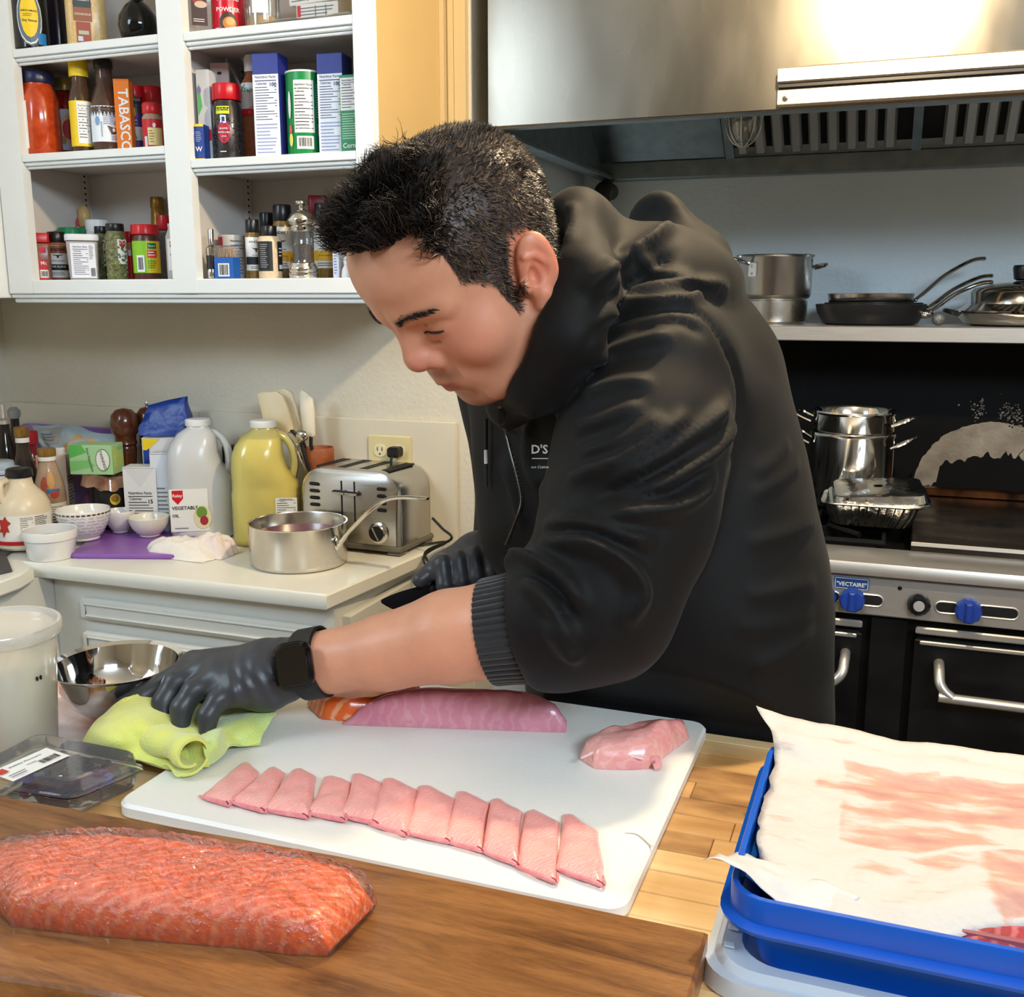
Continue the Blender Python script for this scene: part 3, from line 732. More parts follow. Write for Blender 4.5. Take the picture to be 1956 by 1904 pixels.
def pot(name, label, cat, sp, body, bm, cap=None, bands=(), pr=(), turn=0.0, group=None, flutes=0, n=28, square=False, cz=1.0, inner=None, extra=None):
    """lathed container. body: [(r, z)] in units of radius / height; cap: (mat, [(r, z)]); bands: (mat, z0, z1, deg0, deg1)"""
    loc, r, H = sp
    rz = face_cam(loc[0], loc[1]) + math.radians(turn)
    t = thing(name, label, cat, (loc[0], loc[1], loc[2] + .0006), rz, group)
    zs = [q[1] for q in body]
    def rad(z):
        f = z / H; b = body
        for i in range(len(b) - 1):
            if b[i][1] <= f <= b[i + 1][1] and b[i + 1][1] > b[i][1]:
                k = (f - b[i][1]) / (b[i + 1][1] - b[i][1]); return r * (b[i][0] + (b[i + 1][0] - b[i][0]) * k)
        return r * b[-1][0]
    def lat(prof):
        mb = MB(); R = []
        for q, z in prof:
            if square:
                P = rrect(2 * r * q, 2 * r * q, r * q * .42, 5); R.append([(a, b_, z * H) for a, b_ in P])
            else: R.append([(r * q * math.cos(2 * math.pi * i / n), r * q * math.sin(2 * math.pi * i / n), z * H) for i in range(n)])
        return mb.rings(R)
    bo = lat([(.05, 0.0)] + list(body) if body[0][0] > .1 else body).build('body', bm, t)
    if inner: lat(inner[1]).build('contents', inner[0], t)
    if cap:
        m, pf = cap[0], cap[1]
        c = MB().lathe([(q * r, z * H) for q, z in pf] + [(.05 * r, pf[-1][1] * H)], 36, flute=(.02 if flutes else 0), nf=12) if not square else lat(list(pf) + [(.05, pf[-1][1])])
        c.build('cap', m, t, True, 35)
    mp = Flat((0, -r, 0), (1, 0, 0), (0, 0, 1)) if square else Cyl(rad, -math.pi / 2, 0.0)
    lab = None
    for (m, z0, z1, a0, a1) in bands:
        if square:
            f = max(abs(a0), abs(a1)) / 90.0; lo, hi = a0 / 90.0, a1 / 90.0
            q = MB(); patch(q, mp, lo * r * .86, hi * r * .86, z0 * H, z1 * H, .0003); lab = q.build('label', m, t, False)
        else:
            q = MB(); k = max(4, int((a1 - a0) / 12))
            q.grid(lambda a, b_: ((rad((z0 + (z1 - z0) * b_) * H) + .0003) * math.cos(math.radians(-90 + a0 + (a1 - a0) * a)), (rad((z0 + (z1 - z0) * b_) * H) + .0003) * math.sin(math.radians(-90 + a0 + (a1 - a0) * a)), (z0 + (z1 - z0) * b_) * H), k + 1, 4)
            lab = q.build('label', m, t)
    if pr: prints(mp, pr, r, H, lab or bo, .0007)
    if extra: extra(t, r, H)
    return t
def carton(name, label, cat, loc, w, d, h, rz, m, pr=(), prs=(), msides=None, group=None, top=None, bev=.0012):
    t = thing(name, label, cat, (loc[0], loc[1], loc[2] + .0006), rz, group)
    MB().box(-w / 2, w / 2, -d / 2, d / 2, 0, h, bev).build('body', m, t, True, 30)
    if top: MB().box(-w / 2 - .0002, w / 2 + .0002, -d / 2 - .0002, d / 2 + .0002, h * top[1], h + .0003, bev).build('top_band', top[0], t)
    if pr: prints(Flat((0, -d / 2, 0), (1, 0, 0), (0, 0, 1)), pr, w, h, t)
    if prs: prints(Flat((w / 2, 0, 0), (0, 1, 0), (0, 0, 1)), prs, d, h, t)
    return t
P = plain
STR = [(.96, .0), (1, .02), (1, .78), (.8, .85), (.78, .88)]                 # straight jar with shoulder
CAPJ = [(.84, .87), (.86, .88), (.86, .985), (.82, 1.0)]
SPICE = [(.95, 0), (1, .02), (1, .70), (.86, .76), (.84, .78)]
CAPS = [(.92, .78), (.94, .79), (.94, .98), (.88, 1.0)]
BOT = [(.95, 0), (1, .02), (1, .52), (.9, .60), (.5, .74), (.42, .80), (.42, .9)]
CAPB = [(.46, .88), (.48, .89), (.48, .99), (.44, 1.0)]
glass = film('clear_glass', (235, 240, 238), .08, .04, .05)
M_rc = mat('red_plastic_cap', (200, 22, 34), .3); M_bc = mat('black_plastic_cap', (22, 22, 24), .3); M_wc = mat('white_plastic_cap', (236, 236, 236), .35)
M_gc = mat('green_plastic_lid', (20, 128, 82), .35)
YEL = P(240, 205, 30); CREAM = P(240, 228, 205); GRN = P(40, 150, 90); PURP = P(78, 48, 150)
Z1, Z2, Z3 = 1.487, 1.752, 1.964; R2, R3 = 1.722, 1.962

# ---------------------------------------------------------------- left bay, top shelf
def soy(t, r, H):
    pass
t = pot('soy_sauce_jug', 'black sauce jug with yellow oval label at the left of the top shelf', 'bottle', ((aty(57, 60, 1.84)[0], 1.84, Z3), .036, .21), [(.9, 0), (1, .02), (1, .7), (.6, .86), (.4, .9)], mat('dark_soy_glass', (18, 16, 16), .15), (P(200, 40, 40), [(.45, .9), (.45, 1)]), (), 
    [('B', P(90, 110, 130), -.05, .30, .66, .27), ('B', WHITE, -.05, .30, .62, .255), ('B', P(90, 110, 130), -.05, .30, .58, .24), ('B', YEL, -.05, .32, .44, .21), ('R', P(30, 120, 190), .3, .75, .05, .16), ('T', INK, 'KIKKOMAN', -.05, .36, .75, .035), ('T', INK, 'Soy Sauce', -.05, .27, .7, .035), ('L', P(160, 130, 30), -.35, .25, .305, .34, 2)], square=False)
pot('dark_bottle', 'dark plum bottle between the soy jug and the couscous jar', 'bottle', ((aty(112, 60, 1.95)[0], 1.95, Z3), .026, .24), BOT, mat('plum_dark_glass', (44, 36, 46), .2), (M_bc, CAPB))
pot('couscous_jar', 'square tan jar of couscous with brown label on the top shelf', 'jar', ((aty(166, 60, 1.88)[0], 1.88, Z3), .040, .19), [(.94, 0), (1, .03), (1, .74), (.8, .84), (.78, .86)], mat('couscous_grain', (206, 178, 122), .3, var=.12, vscale=160), (P(120, 70, 40), CAPJ), (),
    [('B', P(50, 62, 66), -.15, .46, .46, .13), ('T', WHITE, 'RICESELECT', -.15, .5, .75, .05), ('R', P(140, 86, 62), -.6, .3, .28, .42), ('T', P(230, 210, 190), 'COUSCOUS', -.15, .35, .8, .08), ('R', P(150, 70, 50), -.5, .2, .02, .27), ('R', P(170, 180, 160), -.4, .1, .14, .18), ('R', P(190, 200, 215), -.45, -.2, .07, .12)], square=True)
t = thing('round_flask', 'bulbous black glass flask at the right end of the top shelf', 'bottle', (aty(262, 60, 1.86)[0], 1.865, Z3 + .0006))
MB().lathe([(.002, 0), (.022, .0), (.035, .012), (.0405, .035), (.038, .055), (.026, .074), (.013, .085), (.0115, .11), (.013, .125), (.004, .126)], 32).build('body', mat('black_bottle_glass', (12, 12, 13), .08), t)
MB().lathe([(.014, .118), (.015, .12), (.015, .14), (.003, .141)], 18).build('cap', M_bc, t)

# ---------------------------------------------------------------- left bay, middle shelf
pot('sauce_jar', 'large jar of orange pasta sauce with navy lid', 'jar', spot(31, 104, 140, 1.90, Z2), [(.9, 0), (1, .03), (1, .68), (.82, .80), (.76, .82), (.76, .86)], mat('orange_tomato_sauce', (206, 78, 30), .18, col2=(170, 52, 18), vscale=60, coat=.6), (P(30, 36, 70, .3), [(.82, .86), (.84, .87), (.84, .98), (.8, 1)]), [(WHITE, .08, .64, -85, -38)], [('L', INKB, -1.2, -.75, .12, .6, 12)])
pot('sauce_jar', 'jar of red salsa with gold lid and tomato label', 'jar', spot(97, 148, 152, 1.95, Z2), [(.9, 0), (1, .03), (1, .66), (.8, .78), (.72, .84)], mat('dark_red_salsa', (150, 34, 26), .2, col2=(110, 20, 18), vscale=60), (P(190, 168, 110, .3, metal=.6), [(.76, .85), (.78, .86), (.78, .98), (.74, 1)]), [(P(214, 220, 236), .13, .62, -75, 75)], [('B', P(236, 200, 170), .0, .38, .55, .17), ('B', P(205, 60, 60), .05, .38, .4, .12), ('B', P(190, 150, 110), -.3, .25, .18, .05)])
pot('sauce_bottle', 'slim dark sauce bottle with tall yellow cap and yellow label', 'bottle', spot(129, 172, 115, 1.862, Z2), [(.94, 0), (1, .02), (1, .58), (.86, .66), (.68, .74), (.66, .82)], mat('brown_liquid_glass', (74, 54, 40), .12), (YEL, [(.8, .82), (.82, .83), (.8, .98), (.74, 1.0)]), [(YEL, .08, .56, -80, 80)], [('R', WHITE, -.35, .9, .11, .55), ('F', INKB, -.25, .8, .16, .53, 9)])
pot('dressing_bottle', 'brown glass dressing bottle with black cap and white label', 'bottle', spot(166, 226, 116, 1.878, Z2), [(.94, 0), (1, .03), (1, .48), (.86, .58), (.56, .74), (.5, .82), (.5, .92)], mat('amber_dressing_glass', (92, 70, 58), .12, col2=(60, 40, 34), vscale=20), (M_bc, [(.55, .91), (.58, .92), (.58, .98), (.54, 1.0)]), [(P(228, 236, 244), .12, .5, -70, 70)], [('T', GREYINK, 'GREAT MARINADE STARTS', 0, .46, 1.2, .03), ('T', GREYINK, 'WITH A TASTE OF PICKLES', 0, .43, 1.1, .03), ('L', P(110, 130, 170), -.2, .7, .3, .42, 6), ('B', P(120, 160, 200), -.55, .34, .14, .05), ('P', P(96, 72, 70), [(0, .29), (.85, .28), (.85, .2), (.2, .2)]), ('B', WHITE, .35, .245, .09, .02), ('B', WHITE, .62, .242, .09, .02), ('R', INKB, -.32, -.29, .17, .33), ('L', P(110, 130, 170), .2, .8, .14, .19, 3)])
sp = spot(217, 251, 154, 1.872, Z2)
carton('hot_sauce_box', 'narrow orange carton with white lettering down its front', 'box', sp[0], sp[1] * 1.65, .032, sp[2], face_cam(*sp[0][:2]) - .25, P(240, 126, 28), [('T', WHITE, 'TABASCO', .12, .46, .86, .40, -math.pi / 2)], top=(P(230, 110, 20), .97))
# the lettering runs the height of the box
ob = [o for o in bpy.data.objects if o.name.startswith('print')][-1]
hw = sp[2]; me = MB(); write(me, Flat((0, -.016, 0), (1, 0, 0), (0, 0, 1)), 'TABASCO', 0.002, hw * .44, hw * .86, sp[1] * 1.2, .0008, .02, 0, -math.pi / 2)
ob.data = bpy.data.meshes.new('print'); ob.data.from_pydata(me.v, [], me.f); ob.data.materials.append(WHITE)
pot('spice_jar', 'spice jar with red cap and purple label next to the orange carton', 'jar', spot(240, 272, 165, 1.925, Z2), SPICE, mat('dark_spice', (46, 40, 40), .3, var=.2, vscale=200), (M_rc, [(.92, .84), (.94, .85), (.94, .98), (.88, 1)]), [(PURP, .12, .72, -80, 80)], [('R', P(240, 150, 40), -.7, -.05, .56, .68), ('T', WHITE, 'TACO', -.3, .5, .8, .07), ('T', WHITE, 'SEASONING', -.3, .45, .8, .04), ('R', P(230, 236, 244), -.9, .7, .22, .41), ('P', P(200, 150, 60), [(-.5, .24), (-.3, .38), (0, .25)]), ('P', P(70, 150, 60), [(-.45, .23), (.1, .27), (-.1, .23)])], flutes=1)
pot('spice_jar', 'tall clear spice jar with fluted red cap at the shelf end', 'jar', spot(266, 308, 167, 1.955, Z2), SPICE, mat('tan_spice', (168, 140, 118), .25, var=.15, vscale=200), (M_rc, CAPS), [(M_rc, .40, .62, -80, 80)], [('T', WHITE, 'Mc', .4, .55, .4, .1)], flutes=1)
pot('spice_jar', 'short spice jar with yellow and red label in front of the tall clear one', 'jar', spot(270, 309, 199, 1.875, Z2), SPICE, mat('tan_spice'.replace('tan', 'tan'), (168, 140, 118)), (M_rc, CAPS), [(P(200, 30, 36), .05, .66, -85, 85)], [('R', P(240, 216, 150), -.5, .85, .12, .48), ('L', P(150, 130, 60), -.4, .1, .16, .44, 5), ('B', WHITE, .1, .53, .14, .05), ('R', P(205, 220, 230), -.85, -.55, .08, .3)])

# ---------------------------------------------------------------- left bay, bottom shelf
clr = mat('ground_spice_red_brown', (150, 96, 76), .25, var=.15, vscale=160)
pot('spice_jar', 'small spice jar with square red cap at the far left of the lowest shelf', 'jar', spot(61, 91, 446, 1.88, Z1), [(.94, 0), (1, .02), (1, .72), (.88, .78)], clr, (M_rc, [(.95, .8), (.96, .81), (.96, .98), (.9, 1)]), [(P(206, 36, 40), .02, .44, -85, 60)], [('R', WHITE, -.4, .55, .05, .22), ('C', INK, -.3, .45, .08, .19), ('T', WHITE, 'Mc', .1, .36, .7, .08), ('R', M_rc, -.3, .45, .58, .70)], square=True)
def bull(u, v, s, k):   # small horned head mark
    return ('P', INK, [(u - 1.0 * s, v + .6 * k), (u - .55 * s, v + .15 * k), (u - .22 * s, v + .1 * k), (u - .1 * s, v - .7 * k), (u + .1 * s, v - .7 * k), (u + .22 * s, v + .1 * k), (u + .55 * s, v + .15 * k), (u + 1.0 * s, v + .6 * k), (u + .5 * s, v + .4 * k), (u - .5 * s, v + .4 * k)])
KB = [(.95, 0), (1, .02), (1, .70), (.86, .75), (.82, .78)]
pot('seasoning_bottle', 'seasoning bottle with white label and black band, black cap, lowest shelf left', 'bottle', spot(79, 118, 443, 1.90, Z1), KB, clr, (M_bc, [(.86, .78), (.88, .79), (.86, .98), (.8, 1)]), [(WHITE, .06, .72, -85, 85)], [('T', INK, 'KINDERS', -.05, .63, 1.5, .09), bull(0, .5, .55, .06), ('L', GREYINK, -.6, .6, .38, .42, 2), ('R', INK, -1.2, 1.2, .21, .33), ('T', WHITE, 'THE BLEND', .0, .28, 1.3, .06), ('L', GREYINK, -.6, .6, .1, .18, 3)])
pot('seasoning_jar', 'squat jar with wide green lid and yellow label', 'jar', spot(108, 158, 436, 1.955, Z1), [(.94, 0), (1, .02), (1, .72), (.92, .78)], mat('brown_bouillon_powder', (112, 68, 44), .4, var=.1, vscale=150), (M_gc, [(1.0, .8), (1.03, .81), (1.03, .98), (.98, 1)]), [(P(244, 214, 40), .14, .74, -85, 85)], [('R', GRN, -.7, -.2, .5, .66), ('R', WHITE, .1, .9, .2, .7), ('L', GRN, .2, .8, .25, .68, 9), ('R', P(240, 160, 30), -.6, 0, .36, .46)], flutes=1)
pot('square_tub', 'square clear tub of powder with white lid and facts panel', 'tub', spot(127, 184, 449, 1.865, Z1), [(.86, 0), (.9, .03), (1, .8), (1, .84)], mat('pale_powder_tub', (184, 178, 180), .25), (P(222, 226, 232), [(1.06, .86), (1.08, .88), (1.08, .97), (1.02, 1)]), [(P(226, 230, 240), .04, .80, -80, 80)], [('F', INKB, -.62, .3, .1, .76, 11), ('L', GREYINK, .38, .68, .45, .76, 10), ('C', INK, .42, .7, .08, .26)], square=True)
pot('squeeze_bottle', 'white squeeze bottle with red tip standing behind the green lid', 'bottle', spot(138, 150, 417, 2.02, Z1), [(1, 0), (1, .6), (.5, .72), (.36, .88)], M_wc, (M_rc, [(.4, .86), (.3, 1.0)]))
pot('hot_sauce_bottle', 'bottle with round wooden stopper at the back of the lowest shelf', 'bottle', spot(147, 171, 394, 2.02, Z1), [(.95, 0), (1, .02), (1, .5), (.7, .58), (.62, .68), (.62, .72)], mat('orange_hot_sauce', (170, 90, 30), .2), (mat('pale_wood_stopper', (214, 178, 120), .35, var=.1), [(.7, .72), (.9, .76), (1, .85), (.9, .95), (.5, 1)]), [(P(238, 150, 40), .3, .66, -85, 85)], [('P', P(120, 150, 40), [(-.4, .4), (.3, .6), (.1, .38)]), ('B', P(200, 60, 40), .3, .5, .3, .06)])
pot('spice_jar', 'white lidded jar behind the caper jars', 'jar', spot(163, 206, 421, 1.972, Z1), [(.95, 0), (1, .02), (1, .68), (.9, .72)], mat('dark_pink_spice', (140, 60, 70), .3), (M_wc, [(.98, .74), (1.0, .76), (1.0, .97), (.95, 1)]), [(P(200, 30, 60), .3, .66, -80, 80)])
M_cap = mat('green_capers', (128, 130, 84), .3, col2=(76, 80, 44), vscale=110, bump=.8, bscale=120)
def capers(t, r, H):
    mb = MB(); rnd = random.Random(int(r * 1e6))
    for i in range(70):
        a = rnd.uniform(-2.9, -.3); z = rnd.uniform(.05, .72) * H; mb.ball((r * .97 * math.cos(a), r * .97 * math.sin(a), z), rnd.uniform(.0026, .0036), 6, 4)
    o = mb.build('capers', M_cap, t); o['kind'] = 'stuff'
logo = lambda u, v, s: [('P', RED, [(u - s, v + .06), (u + s, v + .06), (u + s, v - .03), (u, v - .10), (u - s, v - .03)]), ('T', WHITE, 'Raley', u, v + .01, s * 1.7, .06)]
pot('caper_jar', 'shorter jar of green capers with black lid, left of the pair', 'jar', spot(178, 207, 433, 1.925, Z1), STR, M_cap, (M_bc, CAPJ), [(WHITE, .26, .74, 5, 75)], logo(.62, .64, .35) + [('T', INK, 'CAPERS', .7, .4, .75, .09)], extra=capers)
pot('caper_jar', 'taller jar of green capers with black lid, right of the pair', 'jar', spot(199, 238, 428, 1.875, Z1), STR, M_cap, (M_bc, CAPJ), [(WHITE, .28, .72, 8, 75)], logo(.6, .64, .3) + [('T', INK, 'CAPERS', .66, .42, .7, .08)], extra=capers)
pot('spice_jar', 'slim spice jar with red cap between the capers and the green label', 'jar', spot(234, 259, 443, 1.92, Z1), SPICE, mat('pink_spice', (176, 110, 96), .3), (M_rc, CAPS), [(M_rc, .03, .5, -85, 40)], [('R', WHITE, -.3, .1, .5, .62)])
pot('bouillon_jar', 'jar with red lid and lime green label', 'jar', spot(251, 301, 430, 1.895, Z1), [(.95, 0), (1, .02), (1, .72), (.92, .8)], mat('brown_bouillon', (88, 44, 34), .3), (M_rc, [(1.0, .82), (1.03, .83), (1.03, .98), (.98, 1)]), [(P(140, 200, 40), .12, .70, -85, 30), (P(246, 196, 30), .12, .70, 0, 85)], [('R', P(20, 110, 50), .1, .75, .56, .66), ('T', WHITE, 'Knorr', .42, .61, .5, .07), ('R', P(225, 60, 60), .05, .75, .40, .53), ('L', WHITE, .1, .7, .42, .52, 2), ('R', WHITE, -.7, -.15, .14, .44), ('C', INK, -.6, -.25, .18, .4), ('L', P(90, 150, 30), .05, .7, .2, .36, 4)], flutes=1)
pot('grey_shaker', 'clear shaker of grey pepper with red cap beside the cabinet stile', 'jar', spot(297, 331, 412, 1.965, Z1), [(.96, 0), (1, .02), (.98, .68), (.8, .76)], mat('grey_ground_pepper', (134, 128, 132), .4, var=.25, vscale=260), (M_rc, [(.84, .78), (.86, .79), (.84, .98), (.8, 1)]))
pot('salt_jar', 'clear salt jar with white label half behind the cabinet stile', 'jar', spot(315, 350, 428, 1.875, Z1), [(.96, 0), (1, .03), (1, .76), (.7, .9), (.66, .95)], mat('grey_salt', (188, 188, 182), .35), (P(200, 204, 206), [(.7, .94), (.7, 1)]), [(WHITE, .16, .72, -55, 60)], logo(-.3, .62, .28) + [('T', INKB, 'SEA SALT', -.2, .44, .8, .08), ('B', GRN, -.2, .32, .2, .06)])
pot('gold_bottle', 'tall gold foil topped bottle at the back right of the lowest shelf', 'bottle', spot(285, 313, 377, 2.04, Z1), [(.95, 0), (1, .02), (1, .5), (.85, .8), (.8, .86), (.9, .88), (.86, .98), (.8, 1.0)], mat('gold_foil', (150, 112, 44), .3, .5, var=.3, vscale=60))

# ---------------------------------------------------------------- right bay, top shelf
sp = ((aty(375, 50, 1.90)[0], 1.90, R3), .026, .16)
pot('snack_tub', 'clear square tub with a dark food label, left of the upper right shelf', 'tub', ((aty(376, 50, 1.905)[0], 1.905, R3), .031, .13), [(.9, 0), (.94, .02), (1, .9)], film('hazy_tub_plastic', (240, 240, 240), .06, .1, .35), (M_wc, [(1.03, .9), (1.03, 1)]), [(P(70, 46, 40), .2, .85, -60, 40)], [('B', P(150, 60, 50), -.2, .62, .4, .12), ('B', P(210, 190, 170), 0, .5, .4, .05), ('L', WHITE, -.5, .2, .24, .3, 2)], square=True)
pot('cocoa_can', 'red powder can with printed pastry picture on the upper right shelf', 'can', ((aty(437, 50, 1.90)[0], 1.90, R3), .0335, .15), [(.98, 0), (1, .02), (1, .96), (.97, 1)], mat('glossy_red_can', (200, 24, 44), .2), None, (), [('T', WHITE, 'POWDER', 0, .36, 1.4, .08), ('T', WHITE, 'BAKING', 0, .5, 1.3, .08), ('B', P(70, 44, 30), 0, .2, .52, .13), ('B', P(196, 130, 70), .05, .19, .38, .08), ('B', P(226, 170, 100), .1, .21, .25, .05), ('R', P(210, 220, 235), -.8, -.55, .06, .13)])
pot('sugar_jar', 'clear jar of tan sugar between the red can and the white cartons', 'jar', ((aty(503, 45, 1.905)[0], 1.905, R3), .034, .14), [(.94, 0), (1, .04), (1, .8), (.8, .9)], film('clear_jar_plastic', (240, 238, 230), .1, .06, .12), (M_wc, [(.86, .9), (.86, 1)]), (), [('R', WHITE, -.6, .3, .3, .5)], inner=(mat('tan_sugar', (196, 166, 120), .6, var=.1, vscale=120), [(.9, .01), (.94, .03), (.94, .25), (.9, .27)]))
for (a, b_, yy, z_, hh, lab, rr) in ((590, 668, 1.93, 0, .052, 'white printed carton lying on the upper right shelf', .0), (578, 662, 1.935, .0535, .05, 'tilted white carton lying on top of another carton', -.12)):
    xa, xb = aty(a, 40, yy)[0], aty(b_, 40, yy)[0]
    carton('food_carton', lab, 'box', ((xa + xb) / 2, yy, R3 + z_), (xb - xa), .09, hh, rr, P(226, 222, 214), [('L', GREYINK, -.45, .45, .1, .9, 7), ('R', RED, -.48, -.40, .55, .95), ('R', GREYINK, -.05, -.03, .1, .9), ('R', GREYINK, .2, .22, .1, .9)], group='white cartons on the upper right shelf')
mb = MB().grid(lambda u, v: (-1.19 + .2 * u, 1.797 + .05 * v, R3 + .0008 + .004 * math.sin(u * 5) ** 2 * (1 - v) + .003 * v), 24, 5)
tag(mb.build('shelf_liner', mat('white_liner_paper', (236, 232, 222), .7)), 'loose white shelf paper curling over the upper right shelf edge', 'paper')

# ---------------------------------------------------------------- right bay, middle shelf
def box_at(name, label, pl, pr_, pt, Y, z, d, rz, m, **k):
    sp = spot(pl, pr_, pt, Y, z); return carton(name, label, 'box', sp[0], sp[1] * 2, d, sp[2], rz, m, **k)
box_at('sachet_box', 'small blue carton with yellow edge in the corner of the middle shelf', 361, 388, 240, 1.88, R2, .03, .25, P(28, 60, 140), pr=[('R', YEL, -.5, .5, .93, 1.0), ('R', YEL, -.5, .5, 0, .05), ('T', WHITE, 'W', .1, .3, .5, .2), ('L', P(160, 170, 200), -.1, .4, .5, .8, 6), ('R', P(30, 110, 180), -.48, -.2, .1, .7)])
box_at('tall_carton', 'tall white carton with red and green patches, left of the peppercorns', 381, 407, 137, 1.87, R2, .04, .2, P(226, 230, 234), pr=[('P', P(228, 50, 70), [(-.45, .2), (.5, .24), (.5, .34), (.2, .38), (-.45, .36)]), ('P', P(110, 200, 130), [(-.45, .5), (-.1, .6), (-.3, .85), (-.45, .8)]), ('B', P(150, 130, 200), -.3, .78, .15, .04)])
t = box_at('hang_packet', 'pale cardboard packet with a hanging slot behind the peppercorn jar', 401, 437, 121, 1.93, R2, .006, .25, P(226, 204, 196), pr=[('B', P(60, 50, 50), .0, .9, .13, .015), ('L', P(190, 160, 155), -.3, .35, .6, .82, 8)], bev=.0006)
def pepper_tex(t, r, H):
    mb = MB(); rnd = random.Random(2)
    for i in range(150):
        a = rnd.uniform(-2.9, -.2); z = rnd.uniform(.03, .55) * H; mb.ball((r * math.cos(a), r * math.sin(a), z), rnd.uniform(.0016, .0022), 5, 3)
    o = mb.build('peppercorns', mat('black_peppercorn', (52, 48, 46), .5, var=.4, vscale=300), t); o['kind'] = 'stuff'
pot('peppercorn_jar', 'jar of black peppercorns with big red cap', 'jar', spot(404, 460, 163, 1.865, R2), [(.94, 0), (1, .03), (1, .68), (.86, .75), (.84, .78)], mat('peppercorn_mass', (44, 40, 40), .3, var=.4, vscale=260, coat=.4), (M_rc, [(.94, .79), (.97, .80), (.97, .97), (.93, 1)]), (), [('R', P(206, 220, 40), -.8, .1, .60, .70), ('T', INK, '1.5X MORE', -.35, .65, .8, .06), ('B', P(178, 28, 58), -.28, .37, .42, .15), ('R', P(225, 230, 240), -.48, -.12, .48, .58), ('R', P(40, 60, 120), -.38, -.2, .5, .56), ('T', WHITE, 'BLACK', -.28, .41, .5, .05), ('T', WHITE, 'PEPPERCORN', -.28, .36, .72, .05), ('T', WHITE, 'whole', -.28, .31, .3, .03), ('L', WHITE, -.6, 0, .1, .13, 1)], flutes=1, extra=pepper_tex)
pot('chilli_powder_bottle', 'bottle of red-brown chilli seasoning with white flip cap', 'bottle', spot(455, 502, 107, 1.925, R2), [(.92, 0), (1, .03), (.97, .16), (1, .2), (1, .66), (.86, .74), (.5, .82), (.46, .86)], mat('chilli_seasoning', (160, 92, 58), .3, var=.18, vscale=200, coat=.3), (M_wc, [(.52, .85), (.56, .86), (.54, .98), (.46, 1)]), [(WHITE, .48, .74, -85, 85)], [('P', GRN, [(-1.2, .73), (-.6, .73), (-.9, .6), (-1.2, .55)]), ('T', P(40, 150, 120), 'Tajin', -.25, .67, .9, .10), ('P', P(215, 40, 40), [(-.5, .49), (1.2, .48), (1.2, .66), (.5, .6)]), ('T', WHITE, 'Clasico', .3, .56, .8, .06), ('R', P(215, 30, 40), -1.3, 1.3, .44, .5), ('L', P(240, 170, 60), -.7, .8, .46, .48, 1)])
sc = MB().tube(smooth_path([aty(470, 190, 1.98), aty(448, 142, 1.97), aty(433, 118, 1.96), aty(437, 105, 1.955), aty(452, 107, 1.96), aty(468, 120, 1.97), aty(474, 190, 1.98)], 5), .0035, 8)
t = thing('measuring_scoop', 'white plastic scoop with looped handle behind the chilli seasoning', 'scoop', (0, 0, 0)); sc.build('handle', M_wc, t)
c_ = aty(472, 200, 1.99); MB().lathe([(.012, R2 + .001), (.016, R2 + .004), (.018, c_[2])], 16, Matrix.Translation((c_[0], 1.995, 0))).build('cup', M_wc, t)
cart = [('R', P(236, 240, 250), -.5, .5, 0, .80), ('F', INKB, -.42, .42, .36, .80, 13), ('L', P(150, 160, 200), -.42, .42, .04, .34, 9), ('T', INKB, '100', .3, .70, .25, .05)]
box_at('powder_carton', 'blue and white carton with facts panel, left of the green canister', 489, 541, 107, 1.865, R2, .05, .16, P(40, 52, 140), pr=cart)
pot('cheese_canister', 'green cylindrical canister with white facts panel', 'canister', spot(545, 617, 140, 1.88, R2), [(.98, 0), (1, .01), (1, .975), (1.0, .98)], mat('green_canister', (22, 140, 70), .35), (M_wc, [(1.015, .975), (1.02, .98), (1.02, .995), (.96, 1)]), [(WHITE, .28, .88, -36, 26)], [('F', INK, -.56, .38, .31, .86, 11), ('R', WHITE, -.5, .38, .09, .24), ('C', INK, -.4, .28, .12, .22), ('L', P(190, 230, 200), .55, .8, .45, .84, 14), ('B', P(240, 230, 120), -.85, .2, .13, .08), ('B', P(230, 90, 90), -.85, .32, .1, .05), ('B', P(240, 240, 240), -.88, .6, .1, .16), ('R', WHITE, .6, .85, .25, .38)])
box_at('powder_carton', 'blue and white carton with facts panel, right of the green canister', 613, 664, 107, 1.875, R2, .05, .1, P(40, 52, 140), pr=cart)
box_at('green_carton', 'green carton with white facts panel at the end of the middle shelf', 656, 700, 147, 1.86, R2, .045, .05, P(34, 140, 90), pr=[('R', WHITE, -.47, .47, .55, .96), ('F', INKB, -.42, .42, .57, .95, 8), ('L', P(170, 220, 190), -.42, .42, .18, .52, 11), ('T', WHITE, 'Corn', -.1, .1, .6, .10)])

